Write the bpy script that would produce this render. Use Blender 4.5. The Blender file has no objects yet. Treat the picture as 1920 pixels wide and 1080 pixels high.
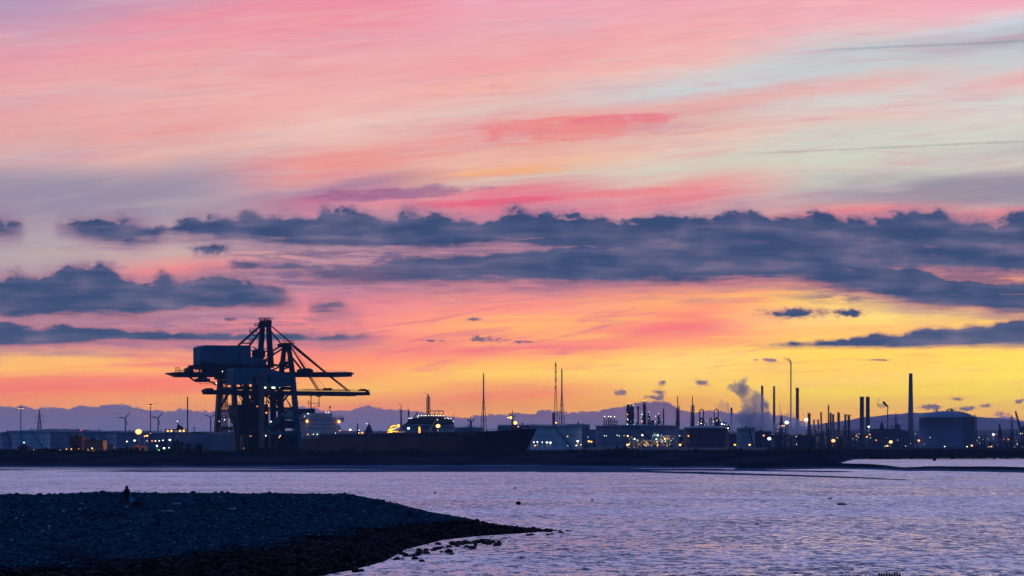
import bpy, math, random
from mathutils import Vector, Matrix, noise as mnoise
R = math.radians
random.seed(11)
scn = bpy.context.scene
COL = scn.collection
F = 4516.0          # focal length in photo pixels (1920 wide)
H = 9.0             # eye height above the water
HZ = 835.0          # photo row of the horizon

# ------------------------------------------------------------------ camera
cam_d = bpy.data.cameras.new("camera")
cam = bpy.data.objects.new("camera", cam_d)
COL.objects.link(cam)
cam.location = (0, 0, H)
cam.rotation_euler = (R(90), 0, 0)
cam_d.sensor_width = 36.0
cam_d.lens = 36.0 * F / 1920.0
cam_d.shift_y = (HZ - 540.0) / 1920.0
cam_d.clip_start = 0.5
cam_d.clip_end = 60000
scn.camera = cam

# ------------------------------------------------------------------ exposure
scn.view_settings.view_transform = 'Standard'
scn.view_settings.look = 'None'
scn.view_settings.exposure = 0.0
scn.view_settings.gamma = 1.0
scn.cycles.use_denoising = True
scn.cycles.use_adaptive_sampling = True
scn.cycles.adaptive_threshold = 0.02
scn.cycles.adaptive_min_samples = 16
scn.cycles.max_bounces = 5
scn.cycles.volume_bounces = 2
scn.cycles.volume_step_rate = 1.0
scn.cycles.sample_clamp_indirect = 4.0

def lin(c):
    out = []
    for v in c[:3]:
        v = v / 255.0
        out.append(v / 12.92 if v <= 0.04045 else ((v + 0.055) / 1.055) ** 2.4)
    return out

# ------------------------------------------------------------------ node DSL
class S:
    """a value socket with arithmetic"""
    def __init__(s, g, sock): s.g = g; s.s = sock
    def _m(s, op, *a, clamp=False):
        n = s.g.nodes.new("ShaderNodeMath"); n.operation = op; n.use_clamp = clamp
        for i, v in enumerate((s,) + a):
            if isinstance(v, S): s.g.links.new(v.s, n.inputs[i])
            else: n.inputs[i].default_value = v
        return S(s.g, n.outputs[0])
    def __add__(s, o): return s._m('ADD', o)
    __radd__ = __add__
    def __sub__(s, o): return s._m('SUBTRACT', o)
    def __rsub__(s, o): return (s * -1.0) + o
    def __mul__(s, o): return s._m('MULTIPLY', o)
    __rmul__ = __mul__
    def __truediv__(s, o): return s._m('DIVIDE', o)
    def max(s, o): return s._m('MAXIMUM', o)
    def min(s, o): return s._m('MINIMUM', o)
    def gt(s, o): return s._m('GREATER_THAN', o)
    def pow(s, o): return s._m('POWER', o)
    def step(s, lo, hi, a=0.0, b=1.0, smooth=True):
        n = s.g.nodes.new("ShaderNodeMapRange")
        n.interpolation_type = 'SMOOTHSTEP' if smooth else 'LINEAR'
        s.g.links.new(s.s, n.inputs[0])
        for i, v in zip((1, 2, 3, 4), (lo, hi, a, b)): n.inputs[i].default_value = v
        return S(s.g, n.outputs[0])

class G:
    def __init__(g, tree):
        g.t = tree; g.nodes = tree.nodes; g.links = tree.links
    def vec(g, x, y, z=0.0):
        n = g.nodes.new("ShaderNodeCombineXYZ")
        for i, v in enumerate((x, y, z)):
            if isinstance(v, S): g.links.new(v.s, n.inputs[i])
            else: n.inputs[i].default_value = v
        return n.outputs[0]
    def noise(g, v, scale=1.0, detail=4.0, rough=0.5, dist=0.0):
        n = g.nodes.new("ShaderNodeTexNoise")
        n.inputs['Scale'].default_value = scale; n.inputs['Detail'].default_value = detail
        n.inputs['Roughness'].default_value = rough; n.inputs['Distortion'].default_value = dist
        g.links.new(v, n.inputs['Vector'])
        return S(g, n.outputs[0])
    def ramp(g, fac, stops, interp='LINEAR'):
        n = g.nodes.new("ShaderNodeValToRGB"); cr = n.color_ramp; cr.interpolation = interp
        stops = sorted(stops, key=lambda t: t[0])[:32]
        while len(cr.elements) > 1: cr.elements.remove(cr.elements[-1])
        cr.elements[0].position = stops[0][0]; cr.elements[0].color = tuple(stops[0][1]) + (1,)
        for p, c in stops[1:]:
            e = cr.elements.new(p); e.color = tuple(c) + (1,)
        g.links.new(fac.s, n.inputs[0])
        return n.outputs[0]
    def mix(g, fac, a, b, mode='MIX'):
        n = g.nodes.new("ShaderNodeMix"); n.data_type = 'RGBA'; n.blend_type = mode
        if isinstance(fac, S): g.links.new(fac.s, n.inputs[0])
        else: n.inputs[0].default_value = fac
        for i, v in ((6, a), (7, b)):
            if hasattr(v, 'is_output'): g.links.new(v, n.inputs[i])
            else: n.inputs[i].default_value = tuple(v[:3]) + (1,)
        return n.outputs[2]
    def sep(g, c):
        n = g.nodes.new("ShaderNodeSeparateColor"); g.links.new(c, n.inputs[0])
        return [S(g, n.outputs[i]) for i in range(3)]

# ------------------------------------------------------------------ world: dusk sky with cloud decks
world = bpy.data.worlds.new("World"); scn.world = world
world.use_nodes = True
wt = world.node_tree; wt.nodes.clear()
g = G(wt)
tc = wt.nodes.new("ShaderNodeTexCoord")
nrm = wt.nodes.new("ShaderNodeVectorMath"); nrm.operation = 'NORMALIZE'
wt.links.new(tc.outputs['Generated'], nrm.inputs[0])
sx = wt.nodes.new("ShaderNodeSeparateXYZ"); wt.links.new(nrm.outputs[0], sx.inputs[0])
dx, dy, dz = (S(g, sx.outputs[i]) for i in range(3))
yc = dy.max(0.25)
X = (dx / yc) * F + 960.0            # compass bearing, in 1/4516 rad steps
Yp = HZ - (dz.max(0.0) / yc) * F     # height over the horizon, same unit, counted downwards

# wind-drawn distortion of the high cloud
wa = g.noise(g.vec(X * (1 / 420.0), Yp * (1 / 120.0), 3.1), 1.0, 3, 0.55)
wb = g.noise(g.vec(X * (1 / 260.0), (Yp + X * 0.12) * (1 / 26.0), 7.7), 1.0, 4, 0.6)
wc = g.noise(g.vec(X * (1 / 520.0), (Yp + X * 0.10) * (1 / 14.0), 1.7), 1.0, 4, 0.6, 0.3)
Yw = Yp + (wa - 0.5) * 46.0 + (wb - 0.5) * 26.0 + (wc - 0.5) * 10.0
Yl = Yp + (wa - 0.5) * 22.0 + (wb - 0.5) * 20.0 + (wc - 0.5) * 8.0
low = Yp.step(380, 520)
Yw = Yw + (Yl - Yw) * low
slope = Yp.step(330, 560, 0.12, 0.035)

SKY = {
 0: [(0,(182,150,185)),(40,(205,150,180)),(80,(222,152,175)),(130,(238,156,165)),(200,(236,168,168)),(250,(233,166,162)),(290,(214,172,170)),(330,(180,164,176)),(370,(150,144,168)),(430,(160,154,168)),(480,(180,170,172)),(520,(178,160,172)),(590,(170,130,156)),(630,(190,125,152)),(650,(222,148,128)),(668,(244,180,108)),(692,(250,186,92)),(712,(244,140,104)),(735,(248,126,98)),(752,(254,150,84)),(775,(255,172,78))],
 320: [(0,(212,150,178)),(30,(240,138,158)),(70,(243,150,165)),(130,(243,166,166)),(200,(244,178,168)),(250,(240,160,150)),(285,(236,180,165)),(320,(190,166,172)),(350,(154,146,168)),(390,(168,156,170)),(430,(190,174,174)),(480,(206,176,172)),(506,(244,142,140)),(530,(195,140,152)),(600,(190,134,158)),(640,(222,128,138)),(670,(238,140,122)),(695,(246,134,108)),(725,(252,130,92)),(745,(255,168,80)),(775,(255,170,76))],
 640: [(0,(242,138,160)),(35,(246,138,156)),(80,(240,160,172)),(130,(246,168,168)),(190,(248,184,172)),(240,(244,200,185)),(268,(240,190,176)),(292,(242,150,138)),(318,(246,146,132)),(338,(225,150,150)),(352,(150,105,150)),(372,(190,90,135)),(392,(225,130,150)),(430,(222,182,172)),(470,(216,160,160)),(530,(190,140,165)),(575,(225,130,148)),(610,(245,140,138)),(640,(242,130,128)),(680,(254,148,108)),(712,(255,176,90)),(735,(255,200,80)),(760,(255,160,88)),(785,(255,150,85))],
 960: [(0,(244,162,182)),(60,(244,170,178)),(115,(248,160,162)),(160,(250,182,166)),(195,(228,200,192)),(220,(240,172,160)),(246,(244,160,148)),(272,(240,172,152)),(300,(246,184,156)),(318,(252,182,124)),(338,(222,196,174)),(358,(236,120,135)),(380,(238,92,124)),(396,(236,120,140)),(480,(225,150,150)),(540,(236,140,142)),(580,(250,150,132)),(605,(255,180,110)),(630,(252,168,112)),(655,(240,118,128)),(680,(255,185,95)),(700,(255,212,88)),(722,(250,170,90)),(738,(248,140,92)),(755,(255,165,60)),(785,(255,180,60))],
 1280: [(0,(246,166,182)),(70,(250,172,172)),(115,(248,186,176)),(140,(215,214,212)),(170,(200,216,218)),(195,(234,180,170)),(215,(232,168,162)),(236,(226,182,172)),(262,(240,196,172)),(290,(236,210,186)),(315,(214,222,200)),(335,(222,200,180)),(352,(246,140,132)),(374,(238,116,130)),(396,(226,170,168)),(470,(240,150,140)),(535,(255,140,118)),(562,(255,176,110)),(592,(252,148,118)),(618,(240,118,125)),(642,(252,160,112)),(660,(255,208,98)),(690,(255,220,110)),(725,(255,214,88)),(750,(255,190,45)),(785,(255,182,48))],
 1600: [(0,(250,170,182)),(45,(248,184,190)),(75,(220,205,208)),(100,(186,208,214)),(130,(196,212,214)),(160,(236,186,178)),(182,(212,222,216)),(225,(232,202,190)),(250,(208,218,204)),(300,(210,224,200)),(340,(196,204,192)),(365,(168,160,172)),(384,(236,150,145)),(396,(252,118,116)),(415,(246,140,130)),(490,(255,140,112)),(530,(255,165,98)),(565,(255,212,108)),(596,(255,224,122)),(620,(255,196,108)),(650,(255,220,80)),(700,(255,214,84)),(735,(255,224,50)),(765,(255,206,50)),(790,(255,186,50))],
 1920: [(0,(250,170,192)),(22,(240,206,214)),(45,(200,216,228)),(76,(150,172,186)),(96,(188,208,214)),(128,(208,214,214)),(150,(236,186,182)),(172,(210,224,216)),(210,(224,220,210)),(240,(208,224,208)),(275,(186,194,190)),(300,(204,218,200)),(328,(160,158,172)),(355,(150,146,166)),(378,(196,168,172)),(392,(252,128,124)),(410,(246,150,130)),(500,(255,140,110)),(530,(255,170,95)),(590,(255,206,98)),(655,(255,226,82)),(700,(255,232,76)),(740,(255,222,52)),(770,(255,205,55)),(795,(246,176,70))],
}
Y0R, Y1R = -30.0, 870.0
keys = sorted(SKY)
base = None
for i, k in enumerate(keys):
    fy = ((Yw + (X - float(k)).max(-420).min(420) * slope) - Y0R) * (1 / (Y1R - Y0R))
    fy = fy._m('ADD', 0.0, clamp=True)
    col = g.ramp(fy, [((y - Y0R) / (Y1R - Y0R), lin(c)) for y, c in SKY[k]])
    if base is None: base = col
    else:
        t = (X + (wa - 0.5) * 160.0).step(keys[i - 1] + 20, k - 20)
        base = g.mix(t, base, col)

# fine wisps of high cloud
w1 = g.noise(g.vec(X * (1 / 340.0), (Yp + X * 0.10) * (1 / 26.0), 12.3), 1.0, 4, 0.52, 0.5)
w2 = g.noise(g.vec(X * (1 / 200.0), (Yp + X * 0.12) * (1 / 18.0), 21.0), 1.0, 5, 0.58, 0.5)
hi = Yp.step(330, 420, 1.0, 0.35)
base = g.mix(w1.step(0.5, 0.75) * hi * 0.22, base, lin((250, 215, 200)))
base = g.mix(w2.step(0.50, 0.72) * hi * 0.24, base, lin((225, 110, 140)))
w3 = g.noise(g.vec(X * (1 / 230.0), (Yp + X * 0.16) * (1 / 24.0), 33.0), 1.0, 5, 0.6, 1.2)
base = g.mix(w3.step(0.53, 0.7) * Yp.step(540, 590) * Yp.step(720, 670) * X.step(350, 700) * X.step(1560, 1300) * 0.6, base, lin((214, 110, 140)))

def band_values(stops):
    """piecewise curves over the bearing: top edge, bottom edge, opacity"""
    stops = sorted(stops)
    out = None
    i = 0
    while i < len(stops) - 1:
        ch = stops[i:i + 31]
        if len(ch) < 2: break
        a, b = ch[0][0], ch[-1][0]
        f = X.step(a, b, 0, 1, smooth=False)
        c = g.ramp(f, [((s[0] - a) / (b - a), (s[1] / 1080.0, s[2] / 1080.0, s[3])) for s in ch])
        out = c if out is None else g.mix(X.gt(float(a)), out, c)
        i += len(ch) - 1
    r, gg, b = g.sep(out)
    return r * 1080.0, gg * 1080.0, b

w4 = g.noise(g.vec(X * (1 / 170.0), (Yp + X * 0.05) * (1 / 11.0), 91.0), 1.0, 6, 0.66, 0.5)
base = g.mix(w4.step(0.50, 0.72) * Yp.step(480, 560) * Yp.step(790, 700) * 0.34, base, lin((206, 104, 128)))
w5 = g.noise(g.vec(X * (1 / 240.0), (Yp + X * 0.03) * (1 / 15.0), 97.0), 1.0, 6, 0.62, 0.6)
base = g.mix(w5.step(0.52, 0.7) * Yp.step(520, 580) * Yp.step(780, 700) * X.step(500, 1000) * 0.45, base, lin((255, 214, 96)))
f1 = g.noise(g.vec(X * (1 / 150.0), (Yw + X * 0.07) * (1 / 5.0), 101.0), 1.0, 5, 0.65, 0.3)
f2 = g.noise(g.vec(X * (1 / 60.0), (Yw + X * 0.09) * (1 / 9.0), 111.0), 1.0, 5, 0.65, 0.8)
f3 = g.noise(g.vec(X * (1 / 400.0), (Yp + X * 0.09) * (1 / 36.0), 121.0), 1.0, 5, 0.6, 0.6)
upm = Yp.step(520, 400)
base = g.mix(f1.step(.42, .66) * (f3.step(.35, .6) * .8 + .2) * upm * .22, base, lin((232, 205, 205)))
base = g.mix(f1.step(.55, .36) * (f3.step(.35, .6) * .8 + .2) * upm * .26, base, lin((226, 132, 150)))
base = g.mix(f2.step(.5, .68) * f3.step(.6, .4) * upm * .20, base, lin((216, 170, 186)))
base = g.mix(upm * .16, base, lin((214, 186, 192)))
base = g.mix(f3.step(.52, .68) * upm * .28, base, lin((206, 178, 190)))
base = g.mix(f1.step(.5, .7) * Yp.step(500, 560) * Yp.step(790, 730) * .20, base, lin((255, 190, 110)))
base = g.mix(f3.step(.3, .5) * X.step(560, 200) * Yp.step(300, 345) * Yp.step(440, 385) * .75, base, lin((150, 142, 166)))
base = g.mix(f3.step(.3, .5) * X.step(1440, 1760) * Yp.step(312, 345) * Yp.step(394, 372) * .75, base, lin((146, 143, 160)))
base = g.mix(X.step(420, 0) * Yp.step(90, 0) * .5, base, lin((168, 150, 188)))
base = g.mix(w5.step(0.36, 0.56) * X.step(600, 260) * Yp.step(645, 672) * Yp.step(712, 692) * .7, base, lin((255, 196, 96)))
redc_n = g.noise(g.vec(X * (1 / 60.0), (Yp + X * 0.05) * (1 / 13.0), 77.0), 1.0, 6, 0.62, 0.4)
for (cx_, cy_, rx_, ry_, a_, c_) in ((1075, 240, 200, 30, .6, (240, 118, 120)), (1180, 222, 120, 10, .5, (232, 110, 130)), (1230, 240, 90, 10, .4, (205, 165, 175)), (955, 322, 120, 8, .5, (255, 176, 110)), (745, 362, 175, 13, .65, (138, 92, 142)), (900, 380, 190, 9, .6, (236, 88, 120)), (1180, 360, 150, 9, .5, (240, 120, 130))):
    dd = (((X - float(cx_)) * (1 / rx_)).pow(2.0) if False else ((X - float(cx_)) * (1 / rx_)) * ((X - float(cx_)) * (1 / rx_))) + ((Yp - float(cy_) + (X - float(cx_)) * 0.05) * (1 / ry_)) * ((Yp - float(cy_) + (X - float(cx_)) * 0.05) * (1 / ry_))
    base = g.mix((dd + (redc_n - .5) * 3.2).step(1.1, 0.1) * a_, base, lin(c_))

puff = g.noise(g.vec(X * (1 / 34.0), Yp * (1 / 22.0), 5.0), 1.0, 6, 0.58, 0.5)     # billows of the cloud tops
vor = wt.nodes.new("ShaderNodeTexVoronoi"); vor.feature = 'SMOOTH_F1'; vor.inputs['Scale'].default_value = 1.0; vor.inputs['Smoothness'].default_value = .25
wt.links.new(g.vec(X * (1 / 52.0) + puff * 1.1, Yp * (1 / 46.0) + puff * .7, 3.0), vor.inputs['Vector'])
bump_ = S(g, vor.outputs['Distance'])
puff2 = g.noise(g.vec(X * (1 / 95.0), Yp * (1 / 30.0), 9.0), 1.0, 6, 0.6, 0.3)
soft = g.noise(g.vec(X * (1 / 150.0), Yp * (1 / 16.0), 15.0), 1.0, 6, 0.62, 0.2)   # drawn-out bases
n_top = (puff - 0.5) * 40.0 + (puff2 - 0.5) * 30.0 + (0.42 - bump_) * 26.0
n_bot = (soft - 0.5) * 56.0 + (puff - 0.5) * 18.0
dens = (puff2 * 0.5 + soft * 0.5)

def band(stops, st=10.0, sb=16.0, at=1.0, ab=1.0):
    top, bot, op = band_values(stops)
    m = (Yp - top + n_top * at).step(-st * 0.5, st) * (bot - Yp + n_bot * ab).step(-sb * 0.5, sb)
    return m * op

B1 = [(-400,405,450,1),(0,398,447,1),(38,412,440,.9),(54,425,430,0),(94,425,430,0),(112,412,436,.75),(160,406,452,.9),(240,402,464,1),(292,414,458,.9),(318,416,446,.8),(348,404,446,1),(420,400,457,1),(500,398,462,1),(590,396,467,1),(606,378,467,1),(650,386,468,1),(700,400,470,1),(738,396,470,1),(756,380,470,1),(790,392,470,1),(860,404,468,1),(905,408,466,1),(950,396,466,1),(1030,388,470,1),(1100,396,476,1),(1180,406,482,1),(1240,396,492,1),(1330,400,512,1),(1395,388,518,1),(1450,402,518,1),(1535,398,518,1),(1570,404,518,1),(1640,400,518,1),(1720,386,516,1),(1770,398,514,1),(1860,404,516,1),(1920,392,520,1),(2400,400,530,1)]
B2 = [(415,492,500,0),(438,488,510,.9),(560,490,516,.9),(620,497,538,.8),(700,495,540,.75),(735,478,536,.85),(860,474,540,.9),(950,468,536,.95),(1060,458,535,1),(1200,456,536,1),(1320,458,535,1),(1420,460,532,1),(1560,464,524,1),(1700,470,516,.9),(1760,480,510,0)]
B3 = [(-400,520,600,1),(0,516,600,1),(60,512,600,1),(150,494,598,1),(210,498,597,1),(262,516,596,1),(330,514,592,1),(400,506,586,1),(450,512,582,.95),(520,528,580,.9),(552,548,576,.6),(572,560,576,0),(582,562,588,.8),(604,554,591,.95),(640,560,591,.85),(670,577,590,.6),(690,580,588,0)]
B4 = [(-400,604,652,1),(0,602,652,1),(100,606,648,1),(200,612,643,1),(350,619,641,1),(470,621,641,1),(600,622,643,.95),(670,625,641,.8),(716,629,637,.5),(745,631,635,0)]
B5 = [(1400,505,516,0),(1480,498,532,.8),(1560,496,546,.95),(1640,496,558,1),(1700,498,572,1),(1745,504,580,1),(1785,522,580,1),(1825,522,582,1),(1870,528,593,1),(1920,524,592,1),(2400,520,595,1)]
B6 = [(1370,650,652,0),(1420,645,652,.6),(1480,638,653,.95),(1560,632,654,1),(1640,624,654,1),(1730,617,654,1),(1790,610,652,1),(1850,603,652,1),(1920,598,652,1),(2400,590,660,1)]
low_m = None
for st in (B1, B2, B3, B4, B5, B6):
    sharp = 15.0 if st in (B1, B3) else 10.0
    amp = 1.0 if st in (B1, B3) else 0.45
    m = band(st, sharp, 22.0 if st in (B1, B2, B3, B5) else 10.0, amp, 0.8 if st in (B1, B2, B3) else 0.6 if st is B5 else 0.25)
    low_m = m if low_m is None else low_m.max(m)

nbz = g.noise(g.vec(X * (1 / 12.0), Yp * (1 / 8.0), 70.0), 1.0, 5, 0.62, 0.3)
def blobs(lst, edge=0.7, na=3.0):
    out = None
    P = g.vec(X, Yp)
    for cx, cy, rx, ry in lst:
        n = wt.nodes.new("ShaderNodeVectorMath"); n.operation = 'MULTIPLY_ADD'
        wt.links.new(P, n.inputs[0]); n.inputs[1].default_value = (1 / rx, 1 / ry, 0)
        n.inputs[2].default_value = (-cx / rx, -cy / ry, 0)
        l = wt.nodes.new("ShaderNodeVectorMath"); l.operation = 'LENGTH'
        wt.links.new(n.outputs[0], l.inputs[0])
        v = S(g, l.outputs['Value'])
        out = v if out is None else out.min(v)
    return (out + (puff - 0.5) * na + (nbz - 0.5) * na * 0.9).step(1.0 + edge * 0.4, 1.0 - edge)
bl2 = blobs([(398, 467, 46, 13), (1495, 588, 72, 12), (1590, 588, 34, 9)], .8, 1.5)
bl = blobs([(808, 639, 24, 3.5), (920, 637, 38, 5.5), (985, 641, 30, 2.5),
            (1166, 736, 10, 6.5), (1238, 735, 17, 6), (1228, 745, 22, 5), (1745, 763, 24, 6), (1795, 748, 12, 4), (1808, 766, 22, 4.5),
            (1850, 760, 14, 4), (1878, 776, 18, 6), (1440, 675, 17, 3.2), (1417, 675, 10, 2.6), (1912, 752, 10, 5), (1318, 718, 16, 6), (1240, 718, 8, 5), (890, 598, 18, 4), (1640, 675, 30, 2.2), (430, 598, 18, 4)])
low_m = low_m.max(bl * 0.8).max(bl2 * .95)
low_m = low_m * dens.step(0.28, 0.46, 0.62, 1.0)

shade = g.noise(g.vec(X * (1 / 190.0), Yp * (1 / 30.0), 40.0), 1.0, 5, 0.55, 0.2) * .86 + bump_ * .15
deep = lin((56, 76, 114)); mid = lin((90, 95, 130)); rim = lin((142, 124, 150))
ccol = g.mix(shade.step(0.38, 0.64), deep, mid)
ccol = g.mix(shade.step(0.55, 0.75) * 0.6, ccol, rim)
ccol = g.mix((soft.step(0.56, 0.7)) * 0.30, ccol, lin((128, 96, 140)))
ccol = g.mix(low_m.step(0.95, 0.35) * 0.6, ccol, g.mix(Yp.step(470, 560), lin((160, 124, 152)), lin((210, 124, 126))))
halo = None
for st in (B1, B2, B3, B4, B5):
    top, bot, op = band_values(st)
    m = (Yp - top + (puff2 - .5) * 60.0).step(-26, 20) * (bot + 14.0 - Yp + (soft - .5) * 90.0).step(-26, 22) * op
    halo = m if halo is None else halo.max(m)
wisp = g.noise(g.vec(X * (1 / 110.0), Yp * (1 / 13.0), 131.0), 1.0, 6, 0.66, 0.4)
vl = Yp.step(455, 480) * Yp.step(560, 520) * X.step(300, 620) * X.step(1300, 1050)
base = g.mix(halo * .6, base, lin((150, 118, 152)))
base = g.mix(vl * wisp.step(.42, .58) * .85, base, lin((104, 92, 134)))
vr = Yp.step(500, 520) * Yp.step(585, 555) * X.step(1420, 1600)
base = g.mix(vr * wisp.step(.44, .6) * .8, base, lin((110, 92, 128)))
v4 = Yp.step(575, 600) * Yp.step(672, 650) * X.step(760, 500)
base = g.mix(v4 * wisp.step(.45, .6) * .55, base, lin((136, 108, 146)))
# an old vapour trail and a thin dark streak in the clear patch
for (xa, ya, k_, hw, x_on, a_, c_) in ((1430, 287.0, .045, 2.6, 1340, .4, (150, 150, 152)), (1520, 95.0, .045, 3.4, 1480, .42, (128, 146, 162))):
    dl = (Yp - ya + (X - float(xa)) * k_); dl = (dl * dl).pow(.5)
    base = g.mix((dl + (nbz - .5) * 7.0).step(hw, hw * .2) * X.step(x_on, x_on + 140) * a_, base, lin(c_))
sky = g.mix(low_m.step(0.02, 0.9, smooth=False), base, ccol)

# the far cloud bank lying on the horizon
BK = [(-400,764,900,1),(0,764,900,1),(40,762,900,1),(60,767,900,1),(85,763,900,1),(105,762,900,1),(128,766,900,1),(146,758,900,1),(165,760,900,1),(190,760,900,1),(216,757,900,1),(250,760,900,1),(290,766,900,1),(315,771,900,1),(338,766,900,1),(370,769,900,1),(430,765,900,1),(500,770,900,1),(560,761,900,1),(600,766,900,1),(645,769,900,1),(674,764,900,1),(684,759,900,1),(700,764,900,1),(760,768,900,1),(805,776,900,1),(860,781,900,1),(900,779,900,1),(955,774,900,1),(968,771,900,1),(1000,774,900,1),(1012,765,900,1),(1042,770,900,1),(1060,772,900,1),(1105,769,900,1),(1150,766,900,1),(1172,760,900,1),(1190,754,900,1),(1206,751,900,1),(1230,753,900,1),(1256,753,900,1),(1266,762,900,1),(1300,774,900,1),(1345,768,900,1),(1390,772,900,1),(1450,775,900,1),(1500,786,900,1),(1560,800,900,1),(1620,800,900,1),(1800,790,900,1),(1835,782,900,1),(1860,785,900,1),(1890,780,900,1),(1920,788,900,1),(2400,780,900,1)]
top, _b, _o = band_values(BK)
nb = nbz
nb2 = g.noise(g.vec(X * (1 / 60.0), Yp * (1 / 12.0), 52.0), 1.0, 4, 0.55)
bank = (Yp - top + (nb - 0.5) * 14.0 + (nb2 - 0.5) * 12.0 + (0.4 - bump_) * 8.0).step(-1.6, 1.8)
bcol = g.ramp(X.step(0, 1920, 0, 1, smooth=False), [(0, lin((112, 103, 142))), (.3, lin((118, 102, 142))), (.45, lin((124, 100, 134))), (.6, lin((118, 92, 124))), (.75, lin((122, 94, 120))), (.84, lin((158, 108, 122))), (1, lin((130, 100, 122)))])
bcol = g.mix(Yp.step(765, 815), bcol, lin((100, 104, 152)))
bcol = g.mix(nb2.step(0.45, 0.7) * 0.30, bcol, lin((150, 118, 146)))
sky = g.mix(bank, sky, bcol)

# the low sky is seen through kilometres of air: its own glow is stronger than what reaches the eye
gain = wt.nodes.new("ShaderNodeVectorMath"); gain.operation = 'MULTIPLY'; wt.links.new(sky, gain.inputs[0])
gk = Yp.step(835, 380)
gr = 1.56 - gk * .50; gg_ = 1.42 - gk * .38; gb = 1.12 - gk * .10
wt.links.new(g.vec(gr, gg_, gb), gain.inputs[1]); sky = gain.outputs[0]
# overhead and behind: the blue of late dusk, pink-lavender veil between
elev = dz
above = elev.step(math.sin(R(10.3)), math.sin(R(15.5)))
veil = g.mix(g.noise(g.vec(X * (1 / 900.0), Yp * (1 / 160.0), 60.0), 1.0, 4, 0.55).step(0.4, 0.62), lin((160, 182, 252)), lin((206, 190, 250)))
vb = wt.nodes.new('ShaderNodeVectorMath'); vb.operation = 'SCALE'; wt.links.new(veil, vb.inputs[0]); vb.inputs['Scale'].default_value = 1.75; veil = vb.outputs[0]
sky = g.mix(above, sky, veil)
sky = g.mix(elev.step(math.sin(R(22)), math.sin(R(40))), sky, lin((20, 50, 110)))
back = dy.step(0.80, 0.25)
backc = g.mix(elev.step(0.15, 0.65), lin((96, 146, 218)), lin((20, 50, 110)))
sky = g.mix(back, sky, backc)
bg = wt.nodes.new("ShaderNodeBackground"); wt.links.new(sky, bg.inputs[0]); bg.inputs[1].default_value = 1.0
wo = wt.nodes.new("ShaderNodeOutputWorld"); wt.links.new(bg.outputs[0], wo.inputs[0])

# the sun has just gone under the horizon behind the refinery: only a breath of warm light is left
sd = bpy.data.lights.new("sun", 'SUN'); sd.energy = 0.02; sd.angle = R(10); sd.color = (1, .62, .35)
sun = bpy.data.objects.new("sun", sd); COL.objects.link(sun)
sun.rotation_euler = (R(-88), 0, R(-9))

# ------------------------------------------------------------------ materials
def mat(name, col, rough=0.75, metal=0.0, var=0.25, scale=0.4, bump=0.0, srgb=False, stretch=(1, 1, 1)):
    m = bpy.data.materials.new(name); m.use_nodes = True
    t = m.node_tree; b = t.nodes['Principled BSDF']; gg = G(t)
    co = t.nodes.new("ShaderNodeTexCoord"); mp = t.nodes.new("ShaderNodeMapping")
    t.links.new(co.outputs['Object'], mp.inputs[0]); mp.inputs['Scale'].default_value = stretch
    n = gg.noise(mp.outputs[0], scale, 6, 0.62)
    lo = [c * (1 - var) for c in col]; hi_ = [min(1, c * (1 + var)) for c in col]
    t.links.new(gg.mix(n.step(0.3, 0.7), lo, hi_), b.inputs['Base Color'])
    b.inputs['Roughness'].default_value = rough; b.inputs['Metallic'].default_value = metal; b.inputs['Specular IOR Level'].default_value = .2
    if bump:
        bp = t.nodes.new("ShaderNodeBump"); bp.inputs['Strength'].default_value = bump
        t.links.new(n.s, bp.inputs['Height']); t.links.new(bp.outputs[0], b.inputs['Normal'])
    return m

def glow(name, col, strength):
    m = bpy.data.materials.new(name); m.use_nodes = True
    b = m.node_tree.nodes['Principled BSDF']
    b.inputs['Base Color'].default_value = (.01, .01, .01, 1)
    b.inputs['Emission Color'].default_value = tuple(col) + (1,)
    b.inputs['Emission Strength'].default_value = strength
    return m

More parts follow.
